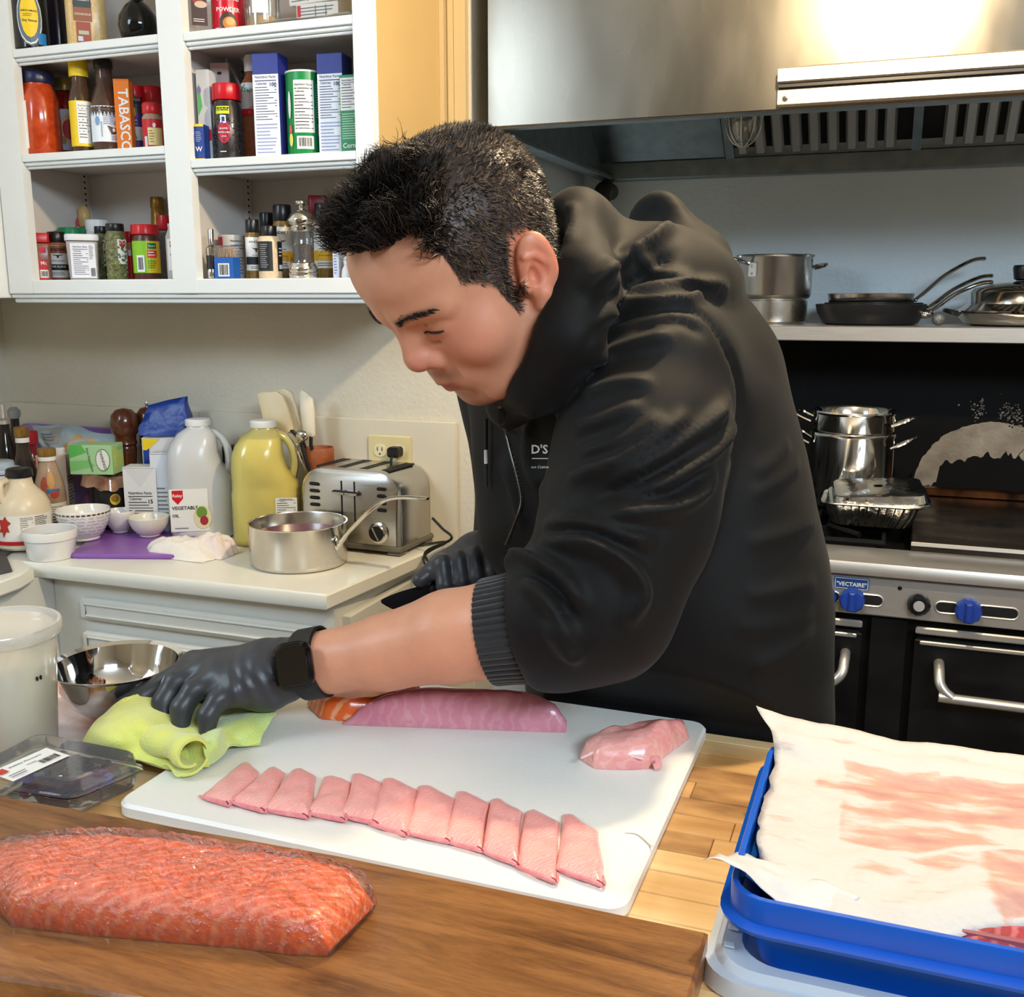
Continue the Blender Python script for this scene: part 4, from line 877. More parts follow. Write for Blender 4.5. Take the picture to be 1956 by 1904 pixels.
# ---------------------------------------------------------------- right bay, bottom shelf
def fine(t, r, H): pass
pot('mini_grinder', 'small steel and black pepper grinder at the corner of the lowest shelf', 'grinder', spot(391, 413, 438, 1.835, Z1), [(.95, 0), (1, .02), (1, .16), (.95, .18), (.95, .48), (1, .5), (1, .62), (.7, .66), (.5, .68), (.5, .97), (.42, 1)], M_chrome, None, [(mat('peppercorn_mass', (44, 40, 40)), .19, .47, -100, 100)])
sp = spot(413, 452, 470, 1.828, Z1)
t = carton('toothpick_box', 'small clear box of toothpicks with blue lower half', 'box', sp[0], sp[1] * 2, .03, sp[2] * .64, .1, P(24, 92, 178), [('R', WHITE, -.3, .3, .1, .72), ('C', INK, -.24, .24, .16, .66)])
rnd = random.Random(8); tpk = MB(); hh = sp[2]
for i in range(40):
    x_ = rnd.uniform(-.8, .8) * sp[1]; tpk.tube([(x_, rnd.uniform(-.012, .012), hh * .6), (x_ + rnd.uniform(-.004, .004), rnd.uniform(-.012, .012), hh * rnd.uniform(.88, .96))], .0011, 4)
o = tpk.build('toothpicks', P(214, 170, 120), t); o['kind'] = 'stuff'
MB().box(-sp[1], sp[1], -.015, .015, hh * .645, hh, .001).build('clear_lid', film('clear_box_plastic', (245, 245, 245), .1, .05, .06), t)
pot('baking_can', 'white can with red stripe behind the toothpick box', 'can', spot(417, 468, 450, 1.90, Z1), [(.97, 0), (1, .02), (1, .94), (1.02, .96), (1.02, .99), (.96, 1)], P(216, 212, 206), None, (), [('R', P(180, 30, 40), -1.3, -.7, .5, .95), ('T', INK, 'Nutrition', .3, .86, .8, .1), ('L', GREYINK, -.1, .9, .1, .8, 10)])
KCAP = (M_bc, [(.86, .78), (.88, .79), (.86, .98), (.8, 1)])
def kind(lab, sp, accent, **k):
    return pot('seasoning_bottle', lab, 'bottle', sp, KB, mat('amber_seasoning', (132, 104, 50), .2, var=.2, vscale=200), KCAP, [(WHITE, .14, .70, -85, 85)], [('T', INK, "KINDER'S", 0, .62, 1.5, .10), bull(0, .49, .5, .06), ('L', GREYINK, -.5, .5, .385, .41, 1), ('R', accent, -1.25, 1.25, .24, .37), ('T', INK, 'BUTTER STEAKHOUSE' if accent is not INK else 'THE BLEND', 0, .305, 1.1, .06), ('L', GREYINK, -.7, .7, .16, .22, 2)], **k)
kind('seasoning bottle with white label and black band beside the toothpicks', spot(466, 496, 420, 1.875, Z1), INK, turn=20)
pot('salt_seasoning_jar', 'jar of pale seasoning with black label and glass shoulder', 'jar', spot(491, 536, 432, 1.862, Z1), [(.96, 0), (1, .02), (1, .70), (.95, .76), (.86, .80)], mat('pale_seasoning', (226, 202, 168), .3, var=.1, vscale=220), (M_bc, [(.62, .8), (.64, .82), (.64, .98), (.6, 1)]), [(P(34, 34, 38), .14, .70, -80, 12), (P(34, 34, 38), .14, .70, 38, 85)], [('L', P(150, 150, 155), -.9, -.15, .2, .66, 12), ('R', WHITE, .75, 1.2, .18, .26), ('L', WHITE, .75, 1.2, .4, .6, 3)])
kind('seasoning bottle with yellow band between the glass jar and the steel grinder', spot(518, 558, 392, 1.915, Z1), P(240, 180, 40), turn=-14)
pot('seasoning_bottle', 'black capped bottle standing behind the pale seasoning jar', 'bottle', spot(493, 524, 407, 1.965, Z1), KB, mat('dark_spice', (46, 40, 40)), KCAP)
# steel pepper grinder
sp = spot(547, 603, 383, 1.848, Z1); r_, H_ = sp[1], sp[2]
t = thing('pepper_grinder', 'clear and steel pepper grinder with crank knob top on the lowest shelf', 'grinder', (sp[0][0], 1.848, Z1 + .0006))
MB().lathe([(q * r_, z * H_) for q, z in [(.05, 0), (.96, 0), (1, .03), (1, .07), (.94, .08), (.98, .10), (.98, .14), (.9, .16), (.86, .19), (.72, .205)]], 36).build('base', M_chrome, t)
MB().lathe([(q * r_, z * H_) for q, z in [(.70, .2), (.68, .22), (.68, .58), (.72, .6)]], 32, cap=False).build('chamber', film('clear_acrylic', (235, 238, 240), .1, .03, .04), t)
MB().lathe([(q * r_, z * H_) for q, z in [(.05, .2), (.64, .2), (.64, .40), (.6, .43), (.05, .45)]], 24).build('peppercorns', mat('grey_peppercorn_fill', (82, 72, 70), .5, var=.5, vscale=260, bump=.6, bscale=260), t)
MB().lathe([(q * r_, z * H_) for q, z in [(.72, .6), (.82, .62), (.84, .66), (.74, .68), (.96, .72), (.98, .75), (.8, .82), (.5, .87), (.2, .89)]], 36).build('dome', M_chrome, t)
MB().lathe([(q * r_, z * H_) for q, z in [(.16, .88), (.17, .93), (.4, .945), (.5, .965), (.46, .985), (.2, 1), (.02, 1)]], 28).build('knob', M_chrome, t)
kind('seasoning bottle with mustard band right of the steel grinder', spot(597, 641, 389, 1.92, Z1), P(226, 180, 50))
pot('spice_jar', 'jar with square dark red cap at the back right of the lowest shelf', 'jar', spot(588, 626, 375, 1.97, Z1), [(.95, 0), (1, .02), (1, .7), (.9, .74)], mat('dark_spice', (46, 40, 40)), (mat('dark_red_cap', (130, 20, 36), .35), [(.94, .76), (.97, .77), (.97, .98), (.92, 1)]), [(P(226, 90, 40), .2, .34, -85, 85)], square=True)
pot('slim_bottle', 'slim dark bottle with round stopper near the cook\'s hair', 'bottle', spot(636, 654, 377, 1.93, Z1), [(.95, 0), (1, .02), (1, .6), (.5, .72), (.5, .84)], mat('dark_olive_glass', (30, 32, 30), .1), (M_bc, [(.5, .84), (.9, .88), (1, .94), (.6, 1)]))
pot('salt_shaker', 'tiny white shaker at the front right of the lowest shelf', 'shaker', spot(651, 670, 490, 1.85, Z1), [(.9, 0), (1, .1), (.8, .4), (.45, .55), (.4, .6), (.5, .7), (.45, .9), (.1, 1)], P(236, 236, 236))
box_at('white_carton', 'narrow white carton with lilac edge next to the tiny shaker', 640, 652, 462, 1.87, Z1, .03, .1, P(222, 226, 240), pr=[('R', P(150, 130, 190), -.5, .5, .9, 1), ('L', P(120, 130, 170), -.3, .3, .1, .8, 9)])
# ================================================================ ON THE WORKTOP
# purple board leaning on the wall, purple board under the bowls
M_pb = mat('purple_plastic_board', (150, 112, 178), .35, var=.06, vscale=40)
A, B = aty(24, 808, 2.085), aty(232, 832, 2.085)
hb_ = A[2] - CZ
mb = MB().prism(rrect(B[0] - A[0], hb_, .03), -.006, .006, .003, Matrix.Translation(((A[0] + B[0]) / 2, 2.088, CZ + hb_ / 2)) @ Matrix.Rotation(math.radians(82), 4, 'X'))
tag(mb.build('cutting_board', M_pb), 'purple plastic cutting board leaning against the wall behind the bottles', 'board')
q = [atz(128, 1058, CZ + .011), atz(368, 1060, CZ + .011), atz(376, 1010, CZ + .011), atz(212, 1002, CZ + .011)]
pl_ = []
qq = [p[:2] for p in q]
for i in range(4):
    a, b_, c = qq[i - 1], qq[i], qq[(i + 1) % 4]
    for t_ in (0, .5, 1): 
        d1 = (a - b_) / np.linalg.norm(a - b_) * .02; d2 = (c - b_) / np.linalg.norm(c - b_) * .02
        pl_.append(tuple(b_ + d1 * (1 - t_) ** 2 + d2 * t_ ** 2))
tag(MB().prism(pl_, CZ + .0005, CZ + .011, .003).build('cutting_board', mat('bright_purple_board', (140, 92, 178), .3, var=.05)), 'purple cutting board lying flat under the small bowls', 'board')
CB = CZ + .0112
# dark mat at the far left
tag(MB().prism([(-1.99, 1.52), (-1.70, 1.52), (-1.69, 1.57), (-1.80, 1.66), (-1.86, 1.76), (-1.99, 1.76)][::1], CZ + .0005, CZ + .006, .002).build('trivet', mat('charcoal_slate', (70, 70, 74), .5, var=.2, vscale=30)), 'charcoal slate trivet under the syrup jug at the left', 'trivet')
CT = CZ + .0062

# ceramic
M_por = mat('white_porcelain', (238, 238, 236), .16, coat=.4)
sp = spot_c(48, 146, 1008, 1072, CZ); r_, H_ = sp[1], sp[2]
t = thing('ramekin', 'white ribbed porcelain ramekin at the front left of the worktop', 'ramekin', (sp[0][0], sp[0][1], CZ + .0006))
MB().lathe([(.003, 0), (r_ * .8, 0), (r_ * .84, .003), (r_ * .93, H_ * .66)], 72, flute=.008, nf=36).build('ribbed_wall', M_por, t)
MB().lathe([(r_ * .93, H_ * .66), (r_ * .99, H_ * .7), (r_, H_ * .97), (r_ * .985, H_), (r_ * .94, H_ * .98), (r_ * .88, H_ * .4), (r_ * .8, .006), (.003, .005)], 48).build('rim', M_por, t)
def bowl(label, sp, m, foot=.5, zb=CZ, hb=None):
    r, H = sp[1], hb or sp[2]
    t = thing('small_bowl', label, 'bowl', (sp[0][0], sp[0][1], zb + .0006))
    MB().lathe([(.003, .001), (r * foot * .9, 0), (r * foot, .002), (r * foot, H * .10), (r * (foot + .12), H * .18), (r * .85, H * .45), (r * .97, H * .75), (r, H * .98), (r * .985, H), (r * .95, H * .97), (r * .9, H * .7), (r * .7, H * .3), (r * .4, H * .16), (.003, H * .14)], 48).build('body', m, t)
    return t, r, H
sp = spot_c(114, 213, 972, 1040, CB)
t, r, H = bowl('white bowl with scalloped gold edge and printed handwriting', sp, M_por, .55, CB)
L = Lay(); rad = lambda z: r * (np.interp(z / H, [0, .1, .18, .45, .75, .98, 1], [.55, .55, .67, .85, .97, 1, 1]))
ct = Cyl(lambda z: float(rad(z)), -math.pi / 2, 0); rnd = random.Random(5)
gm = P(120, 92, 60, .4); ga = L.get(gm)
for i in range(60):
    u = (i - 30) * r * math.pi * 2 / 60; blob(ga, ct, u, H * .91, r * .045, H * .03, .0006, 8)
cu = L.get(P(130, 130, 150))
for row in range(6):
    v = H * (.80 - row * .11); u = -r * 1.4
    while u < r * 1.4:
        ln = r * rnd.uniform(.1, .3)
        pts = [ct(u + ln * k / 8, v + H * .025 * math.sin(k * 2.2) + H * .015 * math.sin(u * 90), .0005) for k in range(9)]
        cu.tube(pts, .0004, 3); u += ln + r * .06
L.build(t, 'printed_writing')
MB().lathe([(.003, H * .5), (r * .87, H * .55)], 40).build('contents', P(236, 226, 180, .6), t)
sp = spot_c(200, 258, 978, 1026, CB); bowl('small white footed bowl half hidden behind the scalloped bowl', sp, M_por, .5, CB)
sp = spot_c(247, 322, 985, 1030, CB); bowl('small white footed bowl at the right of the purple board', sp, mat('cream_porcelain', (232, 228, 214), .18, coat=.3), .5, CB)

# syrup jug
sp = spot_c(3, 106, 898, 1056, CT); r, H = sp[1], sp[2]
t = thing('syrup_jug', 'cream plastic syrup jug with black cap, red leaf and red stripe', 'jug', (sp[0][0], sp[0][1], CT + .0006), face_cam(*sp[0][:2]))
M_jug = mat('cream_jug_plastic', (228, 214, 186), .3)
MB().lathe([(.003, 0), (r * .92, 0), (r, H * .03), (r, H * .46), (r * .95, H * .56), (r * .8, H * .66), (r * .58, H * .74), (r * .46, H * .79), (r * .42, H * .86), (r * .42, H * .9), (.003, H * .9)], 40).build('body', M_jug, t)
MB().lathe([(r * .46, H * .89), (r * .47, H * .9), (r * .45, H * .985), (r * .4, H), (.003, H)], 32, flute=.015, nf=16).build('cap', M_bc, t)
MB().tube(smooth_path([(-r * .40, -r * .1, H * .86), (-r * .62, -r * .42, H * .85), (-r * .68, -r * .52, H * .78), (-r * .66, -r * .52, H * .66), (-r * .6, -r * .5, H * .60)], 6), r * .12, 10).build('handle', M_jug, t)
lab = MB(); ct = Cyl(r, -math.pi / 2, 0); patch(lab, ct, -r * 1.4, r * 1.4, H * .07, H * .45, .0004, 24); lb = lab.build('label', P(240, 236, 228), t)
prints(ct, [('F', INK, -.12, .32, .16, .43, 8), ('L', INK, .38, .95, .30, .43, 6), ('L', GREYINK, .38, .95, .16, .28, 4), ('P', P(190, 50, 40), [(-.75, .17), (-.62, .25), (-.5, .24), (-.55, .32), (-.42, .36), (-.56, .40), (-.62, .45), (-.72, .40), (-.9, .40), (-.84, .3), (-.92, .24), (-.78, .24)]), ('R', P(196, 34, 38), -1.4, .55, .075, .125)], r, H, lb, .0007)

# salt tub, dark bottles at the very left
pot('salt_box', 'white salt canister with pale blue lid at the left edge of the worktop', 'canister', ((aty(6, 1000, 1.80)[0], 1.80, CZ), .050, .185), [(.97, 0), (1, .01), (1, .86), (.98, .87)], P(228, 228, 226), (P(176, 192, 210, .3), [(1.0, .87), (1.02, .88), (1.0, .9), (.72, .93), (.7, .99), (.6, 1)]), (), [('T', INK, 'MORTON', .15, .74, .9, .07), ('T', GREYINK, 'KOSHER', .15, .64, .6, .04), ('T', GREYINK, 'SALT', .15, .59, .4, .04), ('R', P(80, 100, 140), -1.3, 1.3, .84, .86), ('L', GREYINK, -.4, .8, .1, .45, 9)])
M_dkg = mat('dark_bottle_liquid', (40, 34, 32), .1)
pot('oil_bottle', 'dark glass bottle with steel pour spout at the left edge of the worktop', 'bottle', ((aty(16, 900, 1.93)[0], 1.93, CZ), .030, .30), [(.95, 0), (1, .02), (1, .55), (.8, .66), (.45, .76), (.42, .84)], M_dkg, (M_steel, [(.5, .84), (.5, .87), (.2, .89), (.16, 1.0)]))
pot('oil_bottle', 'dark bottle with glass stopper behind the gold capped ones', 'bottle', ((aty(37, 900, 2.0)[0], 2.0, CZ), .026, .285), BOT, M_dkg, (P(140, 140, 140, .2), [(.46, .9), (.6, .93), (.6, .97), (.3, 1)]))
pot('sauce_bottle', 'dark bottle with gold cap above white ring, left of the syrup bottle', 'bottle', ((aty(48, 900, 1.88)[0], 1.88, CZ), .030, .255), [(.95, 0), (1, .02), (1, .5), (.9, .58), (.5, .78), (.46, .84), (.52, .85), (.52, .90)], mat('dark_sauce_glass', (62, 52, 48), .1), (P(150, 112, 56, .3, metal=.5), [(.54, .905), (.56, .91), (.56, .99), (.5, 1)]), [(M_wc, .855, .9, -180, 180)])
pot('sauce_bottle', 'red capped bottle behind the gold capped bottles', 'bottle', ((aty(76, 900, 1.98)[0], 1.98, CZ), .028, .235), BOT, mat('red_sauce_glass', (120, 30, 34), .15), (P(150, 24, 36), [(.6, .86), (.62, .87), (.62, .99), (.5, 1)]), [(P(120, 30, 34), .5, .58, -60, 60)], [('T', WHITE, 'TAB', 0, .7, .6, .05)])
sp = spot_c(68, 128, 870, 1000, CZ)
pot('syrup_bottle', 'amber syrup bottle with gold cap and colourful print behind the jug', 'bottle', ((aty(100, 990, 1.82)[0], 1.82, CZ), .034, .212), [(.95, 0), (1, .02), (1, .52), (.92, .62), (.62, .8), (.52, .85), (.56, .86), (.56, .91)], mat('amber_syrup_glass', (186, 160, 134), .12, col2=(150, 120, 96), vscale=14), (P(156, 118, 60, .3, metal=.4), [(.58, .915), (.6, .92), (.6, .99), (.54, 1)]), [(M_wc, .865, .91, -180, 180), (P(226, 216, 200), .04, .40, -80, 80)], [('F', INK, -.1, .75, .05, .38, 8), ('B', P(170, 80, 60), -.35, .62, .25, .08), ('B', P(200, 150, 80), .1, .66, .25, .1), ('R', P(60, 100, 150), -.2, .6, .52, .56), ('B', P(180, 60, 40), .3, .5, .25, .04)])

# pouch, cartons, tea box, can in a bag
t = thing('food_pouch', 'silvery plastic food pouch lying over the dark bottles', 'pouch')
A, B = aty(52, 812, 1.99), aty(222, 835, 1.99)
def pouch(u, v):
    x = A[0] + (B[0] - A[0]) * (u + .25 * (1 - v) * (1 - u)); z = A[2] + (B[2] - A[2]) * u - .085 * (1 - v) + .006 * math.sin(u * 9 + v * 4)
    return (x, 1.99 - .03 * math.sin(math.pi * v) * math.sin(math.pi * u) - .035 * (1 - v) + .003 * math.sin(u * 21 + v * 9), z)
def pouch_b(u, v): p = pouch(1 - u, v); return (p[0], p[1] + .012 + .02 * math.sin(math.pi * v) * math.sin(math.pi * u), p[2])
mb = MB(); mb.grid(pouch, 24, 12); mb.grid(pouch_b, 24, 12)
pb_ = mb.build('pouch_body', mat('silver_blue_film', (176, 196, 208), .18, .1, var=.1, vscale=20, bump=.5, bscale=30), t)
fm = lambda u, v, h=0: tuple(V(*pouch(u, v)) + V(0, -.001 - h, 0))
prints(fm, [('R', P(170, 170, 172), .1, .4, .6, .95), ('L', GREYINK, .14, .36, .65, .85, 3), ('P', P(206, 164, 112), [(.42, .45), (.6, .85), (.68, .8), (.5, .4)]), ('P', P(214, 176, 124), [(.7, .8), (.85, .55), (.92, .62), (.76, .9)]), ('R', P(60, 60, 62), .3, .7, .02, .24), ('T', WHITE, 'Nutrition', .45, .17, .25, .12)], 1, 1, pb_)
def brick(label, px_l, px_r, py_t, Y, rz, w, d, pr, prs, m=P(228, 220, 208), name='broth_carton'):
    xm = (px_l + px_r) / 2; p = aty(xm, py_t, Y); h = p[2] - CZ
    t = carton(name, label, 'carton', (p[0], Y, CZ), w, d, h, rz, m, pr, prs)
    return t, h
t, h = brick('open broth carton with white screw cap behind the syrup bottle', 55, 150, 872, 1.93, .5, .07, .055, [('P', RED, [(-.42, .94), (-.05, .94), (-.05, .78), (-.22, .72), (-.42, .8)]), ('T', WHITE, 'Raley', -.23, .88, .3, .08), ('L', P(200, 60, 50), -.4, .3, .55, .68, 4), ('R', P(210, 150, 120), -.45, .45, .2, .5)], [('P', P(238, 236, 230), [(-.45, .99), (.45, .99), (0, .76)]), ('F', INK, -.42, .42, .1, .72, 10), ('B', GREYINK, .25, .92, .1, .05)], P(224, 196, 176))
MB().lathe([(.013, h), (.014, h + .002), (.014, h + .014), (.012, h + .016), (.002, h + .016)], 20, Matrix.Translation((.016, -.008, 0)), flute=.02, nf=10).build('screw_cap', M_wc, t)
t, h = brick('chicken broth carton with facts panel behind the small bowls', 232, 312, 888, 1.965, .35, .078, .05, [('P', P(215, 216, 218), [(-.48, .99), (.48, .99), (0, .70)]), ('R', GREYINK, -.48, .48, .985, .99), ('F', INK, -.38, .36, .06, .66, 11), ('T', INK, '15', .3, .50, .16, .06)], logo(.0, .88, .25) + [('T', INK, 'CHICKEN', 0, .66, .75, .07), ('T', INK, 'BROTH', 0, .57, .6, .07), ('L', GREYINK, -.3, .4, .1, .4, 7)], P(226, 226, 228))
brick('beef broth carton pressed against the empty oil jug', 292, 336, 862, 1.985, .35, .052, .04, [('R', GREYINK, -.48, .48, .985, .99), ('L', GREYINK, -.4, .4, .2, .6, 8)], logo(-.1, .86, .3) + [('T', INK, 'BEEF', -.05, .66, .5, .07), ('T', INK, 'BROTH', -.05, .58, .6, .07), ('L', P(120, 140, 170), -.3, .3, .1, .4, 6)], P(216, 222, 232))
cx_ = aty(196, 960, 1.93)
t = pot('chilli_can', 'black chilli can wrapped in plastic beneath the green tea box', 'can', ((cx_[0], 1.955, CZ), .043, aty(196, 930, 1.93)[2] - CZ), [(.97, 0), (1, .02), (1, .96), (.97, 1)], P(36, 36, 38, .3), None, (), [('B', P(220, 190, 60), .28, .74, .28, .12), ('B', P(150, 110, 30), .28, .76, .22, .08), ('T', P(236, 190, 60), 'STAGG', .28, .50, .55, .18), ('T', P(220, 210, 200), 'CHILI', .3, .32, .4, .1), ('R', P(160, 30, 40), .75, .85, .5, .8)])
zc = aty(196, 932, 1.93)[2]
mb = MB()
def bag(u, v):
    a = 2 * math.pi * u; r = (.062 + .006 * math.sin(5 * a)) * (1 - .12 * v)
    return (cx_[0] + r * math.cos(a) * 1.05, 1.95 + r * .8 * math.sin(a), zc + .001 + .027 * v + .004 * math.sin(3 * a + 1) + .003 * math.sin(11 * a))
mb.rings([[bag(i / 40, v) for i in range(40)] for v in (0, .35, .7, 1)])
tag(mb.build('bread_bag', mat('brown_bread_in_bag', (196, 160, 132), .2, col2=(120, 76, 56), vscale=18, bump=.5, bscale=40, coat=.6)), 'flattened clear bag of brown bread between the can and the tea box', 'bag')
zt = zc + .032
A, B = aty(125, 915, 1.93), aty(240, 915, 1.93)
hh = aty(182, 850, 1.93)[2] - zt
t = carton('tea_box', 'pale green tea carton tilted on top of the bread bag', 'box', ((A[0] + B[0]) / 2 - .004, 1.945, zt), .105, .062, hh, .30, P(170, 214, 160), [('P', P(96, 190, 90), [(-.5, .55), (-.1, .75), (-.2, 1), (-.5, 1)]), ('P', P(130, 200, 120), [(-.5, .1), (.1, .3), (-.1, .5), (-.5, .45)]), ('B', P(90, 110, 90), .28, .5, .17, .38), ('B', P(236, 240, 232), .28, .5, .155, .35), ('T', INK, 'TWININGS', .28, .5, .45, .10, -math.pi / 2 + .25), ('T', P(70, 120, 70), 'Pure Peppermint', -.02, .5, .55, .09, -math.pi / 2 + .2)], [('P', P(190, 216, 120), [(-.48, .95), (.48, .6), (.48, .3), (-.48, .05)]), ('T', P(220, 230, 160), 'TEA', -.25, .45, .5, .3, math.pi / 2), ('L', P(150, 180, 100), .0, .4, .78, .9, 2)])
# wooden pepper mills
def mill(label, pl, pr_, pt, Y, top):
    xm = (pl + pr_) / 2; p = aty(xm, pt, Y); r = (pr_ - pl) * depth_of(p) / FPX / 2; H = p[2] - CZ
    t = thing('pepper_mill', label, 'mill', (p[0], Y, CZ + .0006)); m = mat('varnished_walnut', (106, 52, 28), .22, col2=(78, 36, 18), vscale=24, stretch=(1, 1, .3), coat=.5)
    hh = H - .012 if top else H
    MB().lathe([(.003, 0), (r * .95, 0), (r * .95, hh * .06), (r * .8, hh * .1), (r * .62, hh * .3), (r * .6, hh * .45), (r * .72, hh * .62), (r * .74, hh * .66), (r * .68, hh * .68), (.003, hh * .68)], 32).build('body', m, t)
    MB().lathe([(r * .7, hh * .681), (r * .8, hh * .70), (r * .74, hh * .73), (r * .76, hh * .77), (r * .95, hh * .80), (r, hh * .87), (r * .92, hh * .94), (r * .6, hh * .985), (.003, hh)], 32).build('head', m, t)
    if top: MB().lathe([(.004, hh - .002), (.0045, hh + .004), (.0055, hh + .008), (.004, H), (.001, H)], 14).build('knob', M_chrome, t)
mill('dark wooden pepper mill with round head, left of the pair', 213, 266, 781, 2.02, False)
mill('dark wooden pepper mill with metal knob, right of the pair', 260, 305, 769, 2.07, True)
# sugar bag folded over
t = thing('sugar_bag', 'blue and white sugar bag with crumpled folded top', 'bag', (aty(318, 900, 1.995)[0], 1.995, CZ + .0006), .3)
zb = aty(318, 835, 1.995)[2] - CZ; ztp = aty(340, 771, 1.995)[2] - CZ
MB().box(-.05, .045, -.024, .024, 0, zb, .006).build('body', P(222, 220, 222), t)
prints(Flat((0, -.024, 0), (1, 0, 0), (0, 0, 1)), [('R', P(20, 60, 150), -.5, -.34, 0, .95), ('P', YEL, [(-.5, .97), (-.05, .97), (-.4, .85), (-.5, .85)]), ('F', INK, -.3, .4, .3, .84, 8)], .095, zb, t, .0015)
mb = MB(); rnd = random.Random(3)
R = []
for k in range(9):
    v = k / 8; w_, d_ = .052 + .006 * math.sin(v * 5), .026 * (1 - v) ** .7 + .004
    R.append([(w_ * a + .012 * v + .0015 * math.sin(9 * b_ + k), d_ * b_ + .002 * math.sin(7 * a + 2 * k), zb + .0005 + (ztp - zb) * v + .010 * a * v + .002 * math.sin(5 * a + k)) for a, b_ in [(-1, -1), (-.6, -1.1), (-.2, -.9), (.2, -1.1), (.6, -.9), (1, -1), (1.05, 0), (1, 1), (.5, .9), (0, 1.1), (-.5, .9), (-1, 1), (-1.05, 0)]])
mb.rings(R).build('folded_top', mat('blue_plastic_bag', (22, 62, 150), .3, bump=.6, bscale=30), t, True, 60)

# oil jugs
M_hd = film('milky_jug_plastic', (252, 253, 254), .04, .25, .80, (246, 249, 252))
M_oil = mat('yellow_oil', (246, 232, 118), .12, var=.03, vscale=6, coat=.3)
M_oily = film('oily_jug_plastic', (254, 252, 224), .05, .2, .5, (248, 240, 160))
def jug(label, pl, pr_, pt, pb, fill, shoulder_oil, lab):
    xm = (pl + pr_) / 2; b_ = atz(xm, pb, CZ); Y = b_[1] + .055; p = aty(xm, pt, Y); w = (pr_ - pl) * depth_of(p) / FPX; H = p[2] - CZ
    t = thing('oil_jug', label, 'jug', (p[0], Y, CZ + .0006), face_cam(p[0], Y) - .1)
    d = w * .78
    def sec(sw, sd, z, cx=0): return [(x_ + cx, y_, z * H) for x_, y_ in rrect(w * sw, d * sd, min(w * sw, d * sd) * .36, 5)]
    S = [(.9, .9, 0), (.97, .97, .02), (.99, .99, .06), (.99, .99, .42), (.96, .96, .45), (.96, .96, .50), (.97, .97, .62), (.94, .92, .72), (.84, .8, .80), (.62, .62, .88), (.36, .44, .925), (.33, .42, .93), (.33, .42, .955)]
    S = [(a, b__, c) for a, b__, c in S]
    mb = MB(); R = [sec(a, b__, c) for a, b__, c in S]
    # the grip side is pushed in to leave room for the handle
    for ri, (a, b__, c) in enumerate(S):
        if .5 < c < .91:
            k = math.sin(math.pi * (c - .5) / .41) ** .8
            R[ri] = [((x_ - .20 * w * k if x_ > 0.12 * w else x_), y_, z_) for x_, y_, z_ in R[ri]]
    mb.rings(R); mb.build('body', M_oily if fill > .5 else M_hd, t, True, 70)
    MB().tube(smooth_path([(w * .14, 0, H * .905), (w * .30, 0, H * .86), (w * .41, 0, H * .76), (w * .43, 0, H * .62), (w * .36, 0, H * .49), (w * .25, 0, H * .46)], 7), w * .062, 10, flat=(1.2, 1)).build('handle', M_oily if fill > .6 else M_hd, t)
    MB().lathe([(w * .185, H * .945), (w * .19, H * .95), (w * .19, H * .99), (w * .17, H), (.003, H)], 36, flute=.012, nf=18).build('cap', M_wc, t)
    def osec(sw, sd, z): return [(x_ * .96, y_ * .96, z * H) for x_, y_, _ in sec(sw, sd, z)]
    fs = [s_ for s_ in S if s_[2] < fill] ; lastw = np.interp(fill, [s_[2] for s_ in S], [s_[0] for s_ in S]); lastd = np.interp(fill, [s_[2] for s_ in S], [s_[1] for s_ in S])
    R2 = [osec(a, b__, max(c, .006)) for a, b__, c in fs] + [osec(lastw, lastd, fill)]
    for ri in range(len(R2)):
        c = R2[ri][0][2] / H
        if .5 < c < .91:
            k = math.sin(math.pi * (c - .5) / .41) ** .8; R2[ri] = [((x_ - .20 * w * k if x_ > .12 * w else x_), y_, z_) for x_, y_, z_ in R2[ri]]
    MB().rings(R2).build('oil', M_oil, t, True, 60)
    fl = Flat((0, -d * .495, 0), (1, 0, 0), (0, 0, 1))
    q = MB(); u0, u1, v0, v1 = lab[0]; patch(q, fl, u0 * w, u1 * w, v0 * H, v1 * H, .0012); lb = q.build('label', P(236, 238, 236), t, False)
    prints(fl, lab[1], w, H, lb, .0016)
    return t
jug('nearly empty vegetable oil jug with white label and milky handle', 315, 440, 800, 1032, .17, 0, ((-.44, .12, .08, .44), [('P', RED, [(-.40, .43), (-.24, .43), (-.24, .36), (-.32, .31), (-.40, .36)]), ('T', WHITE, 'Raley', -.32, .385, .14, .03), ('T', INK, 'VEGETABLE', -.22, .28, .38, .05), ('T', INK, 'OIL', -.36, .215, .1, .05), ('L', GREYINK, -.38, -.1, .10, .12, 1), ('B', P(226, 220, 180), .03, .20, .13, .10), ('B', P(110, 150, 60), .02, .24, .08, .05), ('B', P(170, 40, 60), .05, .17, .06, .04), ('B', P(210, 80, 60), -.03, .19, .045, .03), ('B', P(230, 200, 90), .07, .22, .035, .03), ('B', P(60, 90, 40), .08, .26, .03, .025)]))
jug('full jug of yellow cooking oil beside the utensil crock', 437, 568, 805, 1050, .86, 0, ((.16, .47, .27, .40), [('F', INK, .18, .45, .275, .395, 5)]))

